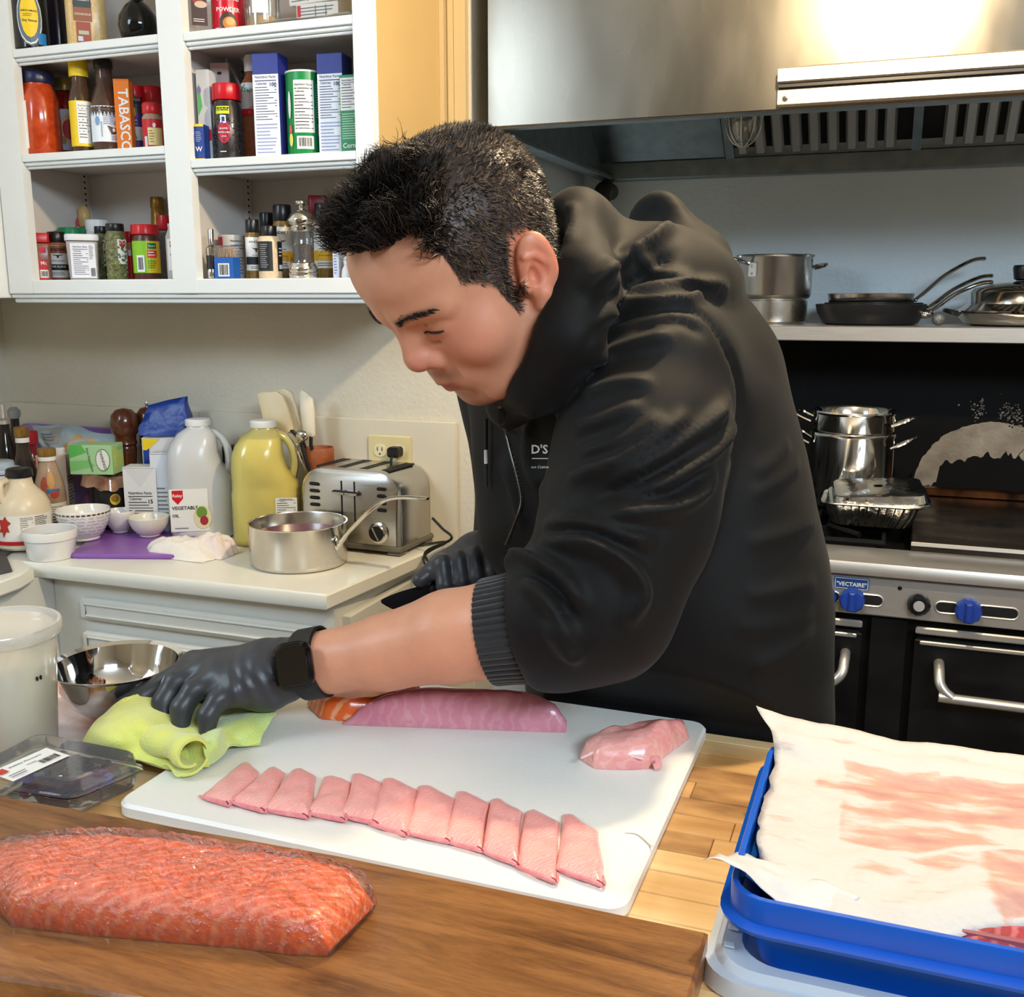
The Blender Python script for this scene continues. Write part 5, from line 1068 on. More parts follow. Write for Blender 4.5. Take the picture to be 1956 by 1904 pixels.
# crock with utensils
p = aty(596, 860, 2.03); zr = p[2]; r = .031
tcx, tcy = p[0], 2.074
t = thing('utensil_crock', 'terracotta utensil crock with moulded vines behind the toaster', 'crock', (tcx, tcy, CZ + .0006))
Hc = zr - CZ; M_ter = mat('terracotta', (166, 92, 54), .55, var=.12, vscale=40, bump=.6, bscale=50)
MB().lathe([(.003, 0), (r * .9, 0), (r * .98, Hc * .05), (r, Hc * .82), (r * 1.1, Hc * .85), (r * 1.12, Hc * .97), (r * 1.06, Hc), (r * .98, Hc * .98), (r * .94, Hc * .3), (.003, Hc * .28)], 40).build('body', M_ter, t)
vn = MB()
for k in range(5): vn.tube([(r * 1.005 * math.cos(-2.6 + i * .12), r * 1.005 * math.sin(-2.6 + i * .12), Hc * (.2 + .13 * k + .03 * math.sin(i * 1.3 + k * 2))) for i in range(18)], .0016, 5)
vn.build('vines', M_ter, t)
def spatula(name, label, m, pts, px_head, Y, flat_t=.006):
    """head traced from its outline at depth Y, on a handle that goes down into the crock"""
    t = thing(name, label, 'utensil')
    H2 = [aty(a, b_, Y) for a, b_ in px_head]
    mb = MB(); n = len(H2); c = sum(H2) / n
    fr_, bk = [tuple(q + V(0, -flat_t / 2, 0)) for q in H2], [tuple(q + V(0, flat_t / 2, 0)) for q in H2]
    ins = [tuple(c + (q - c) * .93 + V(0, -flat_t * .75, 0)) for q in H2]; inb = [tuple(c + (q - c) * .93 + V(0, flat_t * .75, 0)) for q in H2]
    mb.rings([inb, bk, fr_, ins]); mb.build('head', m, t, True, 50)
    MB().tube([tuple(q) for q in pts], .0045, 8).build('handle', plain(40, 40, 42, .4), t)
def base_in(dx, dy): return V(tcx + dx, tcy + dy, CZ + Hc * .45)
M_sil = mat('cream_silicone', (232, 214, 176), .45); M_sil2 = mat('pale_silicone', (236, 224, 200), .45)
spatula('spatula', 'cream silicone spatula with yellowed centre, front one in the crock', mat('yellowed_silicone', (234, 206, 150), .45, col2=(240, 222, 186), vscale=14), [base_in(-.008, -.012), aty(572, 838, 2.035), aty(556, 820, 2.03)], [(493, 752), (503, 749), (530, 748), (541, 756), (549, 775), (558, 805), (560, 820), (550, 827), (517, 826), (509, 822), (499, 780)], 2.03)
spatula('spatula', 'taller cream silicone spatula behind the yellowed one', M_sil, [base_in(-.004, .004), aty(575, 834, 2.06), aty(566, 815, 2.055)], [(525, 746), (545, 742), (558, 750), (566, 775), (575, 810), (574, 820), (560, 828), (545, 826), (535, 800)], 2.055)
spatula('spatula', 'white narrow silicone spatula at the right of the crock', M_sil2, [base_in(.008, .0), aty(594, 850, 2.045), aty(594, 825, 2.045)], [(573, 748), (578, 745), (586, 750), (597, 762), (600, 785), (602, 832), (593, 836), (582, 828), (575, 790)], 2.045)
t = thing('ladle', 'steel ladle standing in the terracotta crock', 'ladle')
lp = aty(577, 832, 2.02); MB().ball(tuple(lp), (.016, .010, .014), 16, 10).build('bowl', M_chrome, t)
MB().tube(smooth_path([tuple(lp + V(0, 0, -.01)), tuple(aty(570, 862, 2.015)), tuple(base_in(-.006, -.012))], 4), .004, 8).build('handle', M_chrome, t)
tag(MB().box(aty(424, 900, 2.08)[0], aty(452, 900, 2.08)[0], 2.085, 2.112, CZ + .0006, aty(440, 852, 2.08)[2], .004).build('black_tin', plain(26, 26, 30, .4)), 'black tin standing between the two oil jugs against the wall', 'tin')

# toaster
fl0, fr0, br0 = atz(578, 1034, CZ + .012), atz(762, 1054, CZ + .012), atz(834, 1026, CZ + .012)
ax = fr0 - fl0; wT = float(np.linalg.norm(ax)) * 1.02; angT = math.atan2(ax[1], ax[0])
cxT = (fl0 + fr0) / 2; dT = .20
nrm = V(-math.sin(angT), math.cos(angT), 0)
dT = .155; cT = cxT + nrm * dT / 2
t = thing('toaster', 'four slot brushed steel toaster with black dials', 'toaster', (cT[0], cT[1], CZ + .0006), angT)
hT = aty(640, 893, cT[1] - .06)[2] - CZ
M_tst = mat('toaster_steel', (198, 196, 192), .24, 1.0, rvar=.03, vscale=80, stretch=(.2, 1, 5))
M_tg = plain(112, 108, 98, .4, metal=.3)
def arch(w, h, z0, n=8, rr=.055):
    P_ = [(-w / 2, z0), (w / 2, z0)]
    for i in range(n + 1): a = math.pi / 2 * i / n; P_.append((w / 2 - rr + rr * math.cos(a), h - rr + rr * math.sin(a)))
    for i in range(n + 1): a = math.pi / 2 + math.pi / 2 * i / n; P_.append((-w / 2 + rr + rr * math.cos(a), h - rr + rr * math.sin(a)))
    return P_
z0 = .022
R = [[(x_ * s_, y_, z_ if z_ <= z0 + .001 else z0 + (z_ - z0) * s_) for x_, z_ in arch(wT, hT, z0)] for s_, y_ in ((.93, -dT / 2), (.985, -dT / 2 + .006), (1, -dT / 2 + .016), (1, dT / 2 - .016), (.985, dT / 2 - .006), (.93, dT / 2))]
MB().rings(R).build('shell', M_tst, t, True, 40)
MB().box(-wT / 2 - .003, wT / 2 + .003, -dT / 2 - .003, dT / 2 + .003, .008, .0215, .004).build('base', M_tg, t)
for sx in (-1, 1):
    for sy in (-1, 1): MB().box(sx * (wT / 2 - .016) - .016, sx * (wT / 2 - .016) + .016, sy * (dT / 2 - .016) - .016, sy * (dT / 2 - .016) + .016, 0, .0085, .003).build('foot', M_tg, t)
for i in range(4):
    xs = -wT * .33 + wT * .22 * i
    MB().box(xs - .011, xs + .011, -dT * .36, dT * .36, hT - .003, hT + .0006, .0003).build('slot', plain(14, 13, 12, .6), t)
yF = -dT / 2 - .0006
for sx in (-1, 1):
    xs = sx * wT * .065
    MB().box(xs - .0018, xs + .0018, yF - .0004, yF + .001, hT * .34, hT * .86).build('lever_track', plain(12, 12, 12, .6), t, False)
    lv = MB().box(xs - .017, xs + .015, yF - .014, yF, hT * .70, hT * .755, .003).build('lever', plain(34, 34, 36, .35), t)
    MB().box(xs - .0165, xs + .0145, yF - .0152, yF - .0142, hT * .705, hT * .735).build('lever_trim', M_chrome, lv, False)
    for k in range(4):
        z_ = hT * (.80 - k * .085); MB().box(sx * wT * .34 - .011, sx * wT * .34 + .011, yF - .004, yF, z_ - .004, z_ + .004, .002).build('button', plain(20, 20, 22, .3), t)
    MM = Matrix.Translation((sx * wT * .30, yF, hT * .27)) @ RotX
    dl = MB().lathe([(.024, 0), (.024, .004), (.0215, .005), (.019, .006), (.018, .012), (.003, .0125)], 32, MM).build('dial', M_chrome, t)
    MB().lathe([(.0175, .0127), (.0165, .015), (.002, .0152)], 28, MM).build('dial_face', plain(18, 18, 20, .3), dl)
    MB().box(-.0025, .0025, -.015, .015, .015, .018, .001, MM @ Matrix.Rotation(.5, 4, 'Z')).build('pointer', M_chrome, dl)
Rz = Matrix.Translation((cT[0], cT[1], CZ)) @ Matrix.Rotation(angT, 4, 'Z'); Ri = Rz.inverted()
pw = V(-1.064, WY - .030, 1.10)
cordw = [pw + V(0, -.014, -.004), pw + V(0.0, -.03, -.02), pw + V(.004, -.02, -.08), V(-1.06, 2.09, CZ + .05), V(-1.07, 2.07, CZ + .012)]
cb = MB().tube([tuple(Ri @ Vector(q)) for q in smooth_path(cordw, 6)], .003, 8).build('cord', plain(18, 18, 18, .5), t)
pg = MB().box(-.016, .012, -.018, .012, -.012, .012, .004, Ri @ Matrix.Translation(tuple(pw))).build('plug', plain(18, 18, 18, .4), t)
c2 = [aty(826, 990, 2.0), aty(845, 1010, 1.99), aty(862, 1030, 1.985), V(-.948, 2.0, CZ + .006), V(-.932, 1.99, CZ - .03), V(-.925, 2.0, CZ - .16)]
MB().tube([tuple(Ri @ Vector(q)) for q in smooth_path(c2, 6)], .003, 8).build('cord', plain(18, 18, 18, .5), t)
c3 = [V(cT[0] + .06, cT[1] + .09, CZ + .006), atz(800, 1040, CZ + .005), atz(852, 1036, CZ + .005), V(-.940, 1.975, CZ + .003), V(-.922, 1.97, CZ - .05), V(-.92, 1.98, CZ - .2)]
MB().tube([tuple(Ri @ Vector(q)) for q in smooth_path(c3, 6)], .003, 8).build('cord', plain(18, 18, 18, .5), t)

# saucepan with purple sauce
sp = spot_c(483, 662, 985, 1083, CZ); r, H = sp[1], sp[2]
t = thing('saucepan', 'steel saucepan of purple sauce with long curved handle', 'saucepan', (sp[0][0], sp[0][1], CZ + .0006))
M_sp = mat('worn_saucepan_steel', (204, 200, 194), .2, 1.0, var=.1, rvar=.08, vscale=16)
MB().lathe([(.003, 0), (r * .94, 0), (r * .985, .004), (r, .012), (r, H * .97), (r * 1.015, H), (r * .985, H), (r * .97, H * .97), (r * .97, .015), (.003, .008)], 64).build('body', M_sp, t)
MB().lathe([(.003, H * .70), (r * .5, H * .705), (r * .969, H * .70)], 48, cap=False).build('sauce', mat('purple_berry_sauce', (112, 58, 84), .3, var=.2, vscale=60), t)
ah = math.radians(-7); d_ = V(math.cos(ah), math.sin(ah), 0)
tip = aty(815, 941, sp[0][1] - .03) - V(sp[0][0], sp[0][1], CZ); L_ = float(tip[:2] @ d_[:2])
hp = smooth_path([d_ * r * 1.0 + V(0, 0, H * .50), d_ * (r + .012) + V(0, 0, H * .66), d_ * (r + .035) + V(0, 0, H * .95), d_ * (r + (L_ - r) * .55) + V(0, 0, tip[2] * .93), d_ * L_ + V(0, 0, tip[2])], 7)
hd = MB().tube(hp, [.008] * 5 + [.0065] * (len(hp) - 7) + [.0065, .004], 10, flat=(1.4, .65)).build('handle', M_chrome, t)
MB().ball(tuple(d_ * (r + .001) + V(0, 0, H * .58)), (.006, .014, .016), 12, 8).build('bracket', M_chrome, hd)

# crumpled kitchen paper
rag_c = atz(330, 1068, CZ); 
def rag(cx, cy, w, d, h, seed, n=42):
    """a crumpled lump: closed shell whose top is folded with ridged noise"""
    def top(u, v):
        a, b_ = 2 * u - 1, 2 * v - 1; e = max(0.0, 1 - (abs(a) ** 2.6 + abs(b_) ** 2.6)) ** .45
        nz = mnoise.ridged_multi_fractal(Vector((a * 1.6 + seed, b_ * 1.6, seed)), .9, 2.2, 4, 1, 2) * .35 + .35 * mnoise.noise(Vector((a * 2.2, b_ * 2.2, seed * 2)))
        j = .12 * mnoise.noise(Vector((a * 2.5, b_ * 2.5, seed + 7))), .12 * mnoise.noise(Vector((a * 2.5, b_ * 2.5, seed + 17)))
        return (cx + (a + j[0]) * w / 2, cy + (b_ + j[1]) * d / 2, CZ + .001 + h * e * max(.12, .45 + nz * .5))
    mb = MB(); mb.grid(top, n, n); mb.grid(lambda u, v: (top(1 - u, v)[0], top(1 - u, v)[1], CZ + .0008), n, n); return mb
t = thing('kitchen_paper', 'crumpled white kitchen paper with a pink stain beside the saucepan', 'paper')
M_ppr = mat('white_kitchen_paper', (240, 236, 230), .85, var=.03, bump=.3, bscale=180)
rag(rag_c[0] - .005, rag_c[1] + .05, .19, .11, .052, 3.1).build('sheet', M_ppr, t, True, 60)
rag(rag_c[0] + .055, rag_c[1] + .07, .10, .08, .070, 5.7, 30).build('sheet', mat('pink_stained_paper', (240, 234, 230), .85, col2=(238, 222, 220), vscale=9, bump=.3, bscale=180), t, True, 60)
# ================================================================ ON THE TABLE
# white cutting board
M_cb = mat('white_poly_board', (232, 230, 222), .38, var=.02, vscale=14, bump=.06, bscale=180, sss=0)
BZ0, BZ = TZ + .0006, .9905
tag(MB().prism(rrect(.487, .376, .018, 5, -.4105, .883), BZ0, BZ, .003).build('cutting_board', M_cb), 'large white plastic cutting board with fish slices', 'board')
# walnut board in front
M_wal = mat('oiled_walnut', (168, 118, 70), .33, col2=(132, 86, 46), vscale=5, stretch=(1.0, 12, 4), rvar=.08, bump=.10, bscale=120)
def wood(key, light, dark, knot, rot=0.0, rough=.32):
    m = mat(key, light, rough, rvar=.0, bump=.05, bscale=220, coat=.15); nt = m.node_tree; b = nt.nodes['Principled BSDF']
    tc = nt.nodes.new('ShaderNodeTexCoord'); mp = nt.nodes.new('ShaderNodeMapping'); mp.inputs['Scale'].default_value = (1.0, 7.0, 5.0); mp.inputs['Rotation'].default_value = (0, 0, rot)
    n1 = nt.nodes.new('ShaderNodeTexNoise'); n1.inputs['Scale'].default_value = 4.5; n1.inputs['Detail'].default_value = 8; n1.inputs['Roughness'].default_value = .62; n1.inputs['Distortion'].default_value = 1.2
    n2 = nt.nodes.new('ShaderNodeTexNoise'); n2.inputs['Scale'].default_value = 60; n2.inputs['Detail'].default_value = 3
    r = nt.nodes.new('ShaderNodeValToRGB'); e = r.color_ramp.elements; e[0].position = .30; e[0].color = (*srgb(knot), 1); e[1].position = .68; e[1].color = (*srgb(light), 1); k = e.new(.46); k.color = (*srgb(dark), 1)
    r2 = nt.nodes.new('ShaderNodeValToRGB'); r2.color_ramp.elements[0].position = .3; r2.color_ramp.elements[0].color = (.72, .72, .72, 1); r2.color_ramp.elements[1].position = .6; r2.color_ramp.elements[1].color = (1, 1, 1, 1)
    mx = nt.nodes.new('ShaderNodeMix'); mx.data_type = 'RGBA'; mx.blend_type = 'MULTIPLY'; mx.inputs[0].default_value = .8
    nt.links.new(tc.outputs['Object'], mp.inputs[0]); nt.links.new(mp.outputs[0], n1.inputs[0]); nt.links.new(mp.outputs[0], n2.inputs[0]); nt.links.new(n1.outputs['Fac'], r.inputs[0]); nt.links.new(n2.outputs['Fac'], r2.inputs[0])
    nt.links.new(r.outputs[0], mx.inputs[6]); nt.links.new(r2.outputs[0], mx.inputs[7]); nt.links.new(mx.outputs[2], b.inputs['Base Color']); return m
M_wal = wood('oiled_walnut_board', (156, 106, 60), (130, 84, 44), (82, 48, 24))
WZ = 1.004
wp = [(-1.0, .48), (-.80, .438), (-.62, .432), (-.50, .447), (-.42, .458), (-.36, .440), (-.10, .43), (-.0965, .55), (-.098, .667), (-.40, .690), (-1.0, .655)]
wp = [(-1.02, .45), (-.70, .440), (-.545, .452), (-.48, .462), (-.42, .47), (-.36, .44), (-.25, .41), (-.094, .405), (-.0965, .55), (-.099, .6695), (-.40, .668), (-.74, .650), (-1.02, .64)]
tag(MB().prism(wp, TZ + .0006, WZ, .0025).build('walnut_board', M_wal), 'dark walnut board along the front under the wrapped salmon', 'board')

def lerp_poly(P, n):
    P = [np.array(p, float) for p in P]; L = [0]
    for i in range(len(P)): L.append(L[-1] + np.linalg.norm(P[(i + 1) % len(P)] - P[i]))
    out = []
    for k in range(n):
        s = L[-1] * k / n; i = min(np.searchsorted(L, s, 'right') - 1, len(P) - 1); t = (s - L[i]) / (L[i + 1] - L[i] + 1e-9)
        out.append(P[i] + (P[(i + 1) % len(P)] - P[i]) * t)
    return out
def slab_of(outline, z0, hfun, n=64, rings=8, edge=.012, bulge=.0):
    """solid piece over an xy outline: top height hfun(x, y, e) with e 0 at the rim and 1 inside; skirt down to z0"""
    P = lerp_poly(outline, n); c = sum(P) / n; R = []
    R.append([(p[0] + (c - p)[0] * .02, p[1] + (c - p)[1] * .02, z0) for p in P])
    for k in range(rings + 1):
        t = k / rings; e = min(1, t * 3.0); q = []
        for p in P:
            x = p + (c - p) * (t * .985); q.append((x[0], x[1], z0 + hfun(x[0], x[1], e)))
        R.append(q)
    return MB().rings(R)
rnd = random.Random(21)
nz = lambda x, y, s, k=0: mnoise.noise(Vector((x * s, y * s, k)))
# stripes of fat are part of the flesh: wave texture
def flesh(key, base, fat, scale, dist, rot, rough=.28, mix=.6, third=None):
    if key in MATS: return MATS[key]
    m = mat(key, base, rough, coat=.25, sss=.15, spec=.5, bump=.1, bscale=150); nt = m.node_tree; b = nt.nodes['Principled BSDF']
    tc = nt.nodes.new('ShaderNodeTexCoord'); mp = nt.nodes.new('ShaderNodeMapping'); mp.inputs['Rotation'].default_value = (0, 0, rot)
    w = nt.nodes.new('ShaderNodeTexWave'); w.inputs['Scale'].default_value = scale; w.inputs['Distortion'].default_value = dist; w.inputs['Detail'].default_value = 3; w.inputs['Detail Scale'].default_value = 1.5
    r = nt.nodes.new('ShaderNodeValToRGB'); r.color_ramp.elements[0].position = .55; r.color_ramp.elements[1].position = .95
    r.color_ramp.elements[0].color = (*srgb(base), 1); f = [a * (1 - mix) + c * mix for a, c in zip(srgb(base), srgb(fat))]; r.color_ramp.elements[1].color = (*f, 1)
    nt.links.new(tc.outputs['Object'], mp.inputs[0]); nt.links.new(mp.outputs[0], w.inputs[0]); nt.links.new(w.outputs['Fac'], r.inputs[0])
    n = nt.nodes.new('ShaderNodeTexNoise'); n.inputs['Scale'].default_value = 26; n.inputs['Detail'].default_value = 4; nt.links.new(tc.outputs['Object'], n.inputs[0])
    r2 = nt.nodes.new('ShaderNodeValToRGB'); r2.color_ramp.elements[0].position = .35; r2.color_ramp.elements[1].position = .75
    t3 = third or base; r2.color_ramp.elements[0].color = (1, 1, 1, 1); r2.color_ramp.elements[1].color = (*[min(1, c / max(a, .02)) for a, c in zip(srgb(base), srgb(t3))], 1)
    nt.links.new(n.outputs['Fac'], r2.inputs[0])
    mx = nt.nodes.new('ShaderNodeMix'); mx.data_type = 'RGBA'; mx.blend_type = 'MULTIPLY'; mx.inputs[0].default_value = 1
    nt.links.new(r.outputs[0], mx.inputs[6]); nt.links.new(r2.outputs[0], mx.inputs[7]); nt.links.new(mx.outputs[2], b.inputs['Base Color'])
    return m
M_slice = flesh('pale_pink_fish', (240, 172, 164), (250, 208, 198), 90, 9, .6, .3, .5, (234, 150, 146))
M_rim = mat('rosy_fish_edge', (236, 158, 156), .3, col2=(222, 120, 130), vscale=120, coat=.2, sss=.1)
SL = [  # four corners of each slice in the photograph: far left, far right, near right, near left
    [(462, 1451), (496, 1470), (438, 1536), (381, 1518)], [(516, 1461), (546, 1474), (507, 1549), (436, 1528)], [(563, 1465), (606, 1479), (590, 1560), (504, 1544)],
    [(622, 1477), (670, 1490), (660, 1566), (584, 1550)], [(674, 1474), (731, 1490), (722, 1572), (652, 1556)], [(734, 1483), (797, 1505), (778, 1594), (700, 1568)],
    [(800, 1495), (869, 1521), (861, 1607), (776, 1588)], [(871, 1508), (934, 1530), (923, 1624), (848, 1603)], [(935, 1521), (1000, 1548), (990, 1650), (922, 1624)],
    [(1003, 1544), (1071, 1566), (1064, 1684), (986, 1652)], [(1076, 1552), (1146, 1580), (1154, 1690), (1062, 1656)]]
ORD = ['first fish slice at the left end of the row, narrowest and most slanted', 'second fish slice from the left end of the row', 'third fish slice from the left end of the row', 'fourth fish slice from the left end of the row', 'fifth fish slice from the left, just left of the middle one', 'middle fish slice, sixth of the eleven in the row', 'seventh fish slice, just right of the middle one', 'fourth fish slice from the right end of the row', 'third fish slice from the right end of the row', 'next to last fish slice with the ragged red tip', 'last fish slice at the right end of the row, broadest']
for i, q in enumerate(SL):
    w3 = [atz(a, b_, BZ + .004)[:2] for a, b_ in q]
    fl_, fr_, nr_, nl_ = w3
    o = thing('fish_slice', ORD[i], 'fish', (float(fl_[0]), float(fl_[1]), BZ + .0003), 0, 'raw pink fish slices in a row on the board')
    O2 = fl_
    mid = lambda a, b_, t: a + (b_ - a) * t
    out = [nl_, mid(nl_, nr_, .3), mid(nl_, nr_, .7), nr_, mid(nr_, fr_, .35), mid(nr_, fr_, .8), fr_, mid(fr_, fl_, .45) + (fr_ - nr_) * .04, mid(fr_, fl_, .8) + (fr_ - nr_) * .07, fl_, mid(fl_, nl_, .5)]
    out = [p - O2 + np.array([rnd.gauss(0, .0012), rnd.gauss(0, .0012)]) for p in out]
    lift = .004 + .0016 * (i % 3)
    hf = lambda x, y, e: .0012 + lift * (e ** .5) + .0016 * nz(x, y, 60, i) * e
    slab_of(out, 0, hf, 56, 7).build('flesh', M_slice, o, True, 60)
    a, b_ = nl_ - O2, nr_ - O2; up2 = (fr_ - nr_) / np.linalg.norm(fr_ - nr_)
    path = smooth_path([V(a[0], a[1], .0028), V(*(mid(a, b_, .35) - up2 * .0015), .0034), V(*(mid(a, b_, .75) - up2 * .001), .0036), V(b_[0], b_[1], .0034), V(*(b_ + up2 * .014), .0030)], 5)
    MB().tube(path, [.0008 + .0013 * math.sin(math.pi * min(1, .1 + k / len(path))) for k in range(len(path))], 8).build('skin_side_edge', M_rim, o)
    dk = mid(a, b_, .93)
    MB().ball((dk[0], dk[1], .0046), (.0011, .0042 + .001 * (i % 3), .0010), 10, 6, Matrix.Rotation(math.atan2(up2[1], up2[0]) - .9, 3, 'Z')).build('blood_line', mat('dark_red_flesh', (150, 44, 66), .3), o)

# tuna-like loin
def px_out(pts, z, o=(0, 0)): return [atz(a, b_, z)[:2] - np.array(o) for a, b_ in pts]
lo_o = atz(870, 1395, BZ)[:2]
t = thing('fish_loin', 'long pink fish loin with dark ridge lying across the board', 'fish', (float(lo_o[0]), float(lo_o[1]), BZ + .0003))
bot = px_out([(655, 1385), (680, 1395), (760, 1397), (870, 1397), (980, 1398), (1060, 1399), (1072, 1390)], BZ, lo_o)
A0, A1 = bot[0], bot[5]; axv = (A1 - A0) / np.linalg.norm(A1 - A0); nv_ = np.array([-axv[1], axv[0]]); Ln = np.linalg.norm(A1 - A0) + .012
R = []; N = 40
for k in range(N + 1):
    s = k / N; x = Ln * s
    hh = .036 * (1 - (1 - min(1, s / .42)) ** 2.2) * (1 - max(0, (s - .72) / .28) ** 2.0 * .50) * (.35 + .65 * min(1, (1 - s) / .05)) + .004; hh *= .25 + .75 * min(1, s / .09 + .2)
    wd = .048 * min(1, .35 + s / .2) * (1 - .5 * max(0, (s - .85) / .15))
    prof = [(0, 0), (-.001, .25), (.001, .55), (.006, .85), (.011, .99), (.016, 1.0), (.024, .88), (.036, .55), (.046, .2), (.048, 0)]
    q = []
    for a, b_ in prof:
        d_ = a / .048 * wd; z = b_ * hh + .0010 * nz(x, a * 3, 70) * (b_ > .1); p = A0 + axv * x + nv_ * d_; q.append((p[0], p[1], max(0, z)))
    R.append(q)
M_loin = flesh('rose_fish_loin', (214, 144, 158), (236, 190, 196), 22, 11, .25, .26, .26, (198, 116, 138))
MB().rings(R).build('flesh', M_loin, t, True, 60)
rdg = [tuple(V(R[k][4][0], R[k][4][1], R[k][4][2] + .0006)) for k in range(5, 33)]
MB().tube(rdg, [.0008 + .0018 * math.sin(math.pi * i / 27) for i in range(28)], 7, flat=(1.5, .7)).build('dark_ridge', mat('dark_plum_flesh', (140, 70, 84), .3), t)
# small pink fillet end
so = atz(1210, 1460, BZ)[:2]
t = thing('fish_piece', 'small pink fish belly piece at the right end of the board', 'fish', (float(so[0]), float(so[1]), BZ + .0003))
out = px_out([(1108, 1452), (1135, 1470), (1200, 1472), (1238, 1470), (1255, 1458), (1290, 1432), (1318, 1412), (1312, 1400), (1270, 1404), (1215, 1412), (1150, 1425), (1112, 1440)], BZ, so)
hf = lambda x, y, e: .004 + .022 * e ** .45 * (1 + .5 * nz(x, y, 26, 4)) - .006 * max(0, (x - .03) / .03) + .002 * nz(x, y, 80, 2)
slab_of(out, 0, hf, 72, 10).build('flesh', flesh('salmon_pink_belly', (240, 172, 160), (250, 214, 202), 45, 12, .9, .25, .3, (226, 136, 136)), t, True, 60)
dk = px_out([(1225, 1458)], BZ, so)[0]; MB().ball((dk[0], dk[1], .012), (.010, .005, .008), 14, 8).build('dark_flesh', mat('dark_red_flesh', (150, 44, 66), .3), t)
dk = px_out([(1248, 1468)], BZ, so)[0]; MB().tube(smooth_path([(dk[0] - .004, dk[1] + .004, .006), (dk[0] + .002, dk[1] + .003, .009), (dk[0] + .005, dk[1] - .001, .005), (dk[0] + .001, dk[1] - .003, .003)], 5), .0038, 8).build('curl', mat('pink_fish_tag', (236, 160, 156), .3), t)
e_ = px_out([(1110, 1450), (1135, 1438), (1180, 1440), (1230, 1452)], BZ + .012, so); MB().tube([(p[0], p[1], .013) for p in e_], [.001, .002, .002, .001], 6).build('pale_edge', mat('pale_fish_fat', (250, 206, 200), .3), t)
# orange salmon block behind the loin
ao = atz(680, 1385, BZ)[:2]
t = thing('salmon_block', 'thick orange salmon block behind the pink loin', 'fish', (float(ao[0]), float(ao[1]), BZ + .0003))
out = px_out([(586, 1362), (612, 1386), (660, 1390), (720, 1385), (790, 1360), (812, 1338), (700, 1335), (600, 1345)], BZ, ao)
hf = lambda x, y, e: .003 + .024 * e ** .4 + .003 * nz(x, y, 40, 9)
M_salm = flesh('orange_salmon', (232, 104, 44), (250, 186, 140), 30, 3, .9, .25, .75)
slab_of(out, 0, hf, 64, 9).build('flesh', M_salm, t, True, 50)
out2 = [p * .80 + np.array([0.004, .004]) for p in out]
slab_of(out2, .0255, lambda x, y, e: .0005 + .003 * e ** .5 + .0015 * nz(x, y, 60, 3), 64, 6).build('silver_skin', mat('pink_silver_membrane', (240, 190, 172), .22, var=.1, vscale=40, coat=.5), t, True, 60)

# wrapped salmon fillet on the walnut board
fo = atz(330, 1720, WZ)[:2]
t = thing('wrapped_salmon', 'large orange salmon fillet wrapped in crinkled cling film on the walnut board', 'fish', (float(fo[0]), float(fo[1]), WZ + .0003))
fz = WZ
out = px_out([(-60, 1700), (20, 1770), (150, 1786), (300, 1800), (450, 1812), (560, 1826), (632, 1828), (665, 1795), (716, 1740), (700, 1712), (600, 1690), (470, 1668), (400, 1665), (300, 1650), (200, 1640), (80, 1640), (-40, 1660)], fz, fo)
def sal_h(x, y, e): return .004 + .026 * e ** .26 + .0030 * nz(x, y, 16, 7) + .002 * nz(x, y, 50, 5) * e
slab_of(out, 0, sal_h, 110, 12).build('fillet', flesh('fatty_salmon', (246, 104, 26), (252, 176, 120), 40, 4, .9, .25, .40, (246, 124, 56)), t, True, 60)
M_wrap = film('crinkled_cling_film', (255, 250, 246), .12, .10, .03, (255, 244, 240), 1.0, 150)
def crk(x, y): return .0042 * mnoise.ridged_multi_fractal(Vector((x * 55, y * 85, 3)), .7, 2.2, 5, 1, 2) - .0016
wr_ = slab_of([p * 1.015 for p in out], 0, lambda x, y, e: sal_h(x, y, e) + .0018 + crk(x, y) * (.3 + .7 * e), 300, 48)
wr_.build('cling_film', M_wrap, t, True, 30)

# yellow cloth under the gloved hand
M_cl = mat('yellow_microfibre', (226, 226, 110), .85, var=.05, vscale=60, bump=.35, bscale=500, sheen=.4, col2=(214, 222, 120))
t = thing('cleaning_cloth', 'crumpled yellow microfibre cloth pressed under the gloved hand', 'cloth')
def fold_sheet(ctrl, thick, nu=30, nv=14):
    """sheet from control rows of (px, py, z); rows run along the fold"""
    rows = [smooth_path([V(*atz(a, b_, z)) for a, b_, z in r], 8) for r in ctrl]
    n = len(rows[0]); cols = [smooth_path([r[i] for r in rows], 6) for i in range(n)]
    m = len(cols[0]); G = np.array(cols)      # n x m x 3
    for i in range(n):
        for j in range(m): G[i, j, 2] += .0016 * nz(G[i, j, 0], G[i, j, 1], 70, 3)
    du = np.gradient(G, axis=0); dv = np.gradient(G, axis=1); nn = np.cross(du, dv); nn /= np.linalg.norm(nn, axis=2, keepdims=True) + 1e-9
    mb = MB(); f = lambda S: mb.grid(lambda a, b_: tuple(S[int(round(a * (n - 1))), int(round(b_ * (m - 1)))]), n, m)
    f(G + nn * thick / 2); f((G - nn * thick / 2)[::-1])
    B0, B1 = G + nn * thick / 2, G - nn * thick / 2
    for idx in ([(i, 0) for i in range(n)], [(i, m - 1) for i in range(n)], [(0, j) for j in range(m)], [(n - 1, j) for j in range(m)]):
        mb.rings([[tuple(B0[a]) for a in idx], [tuple(B1[a]) for a in idx]], close=False, cap=False)
    return mb
z = BZ
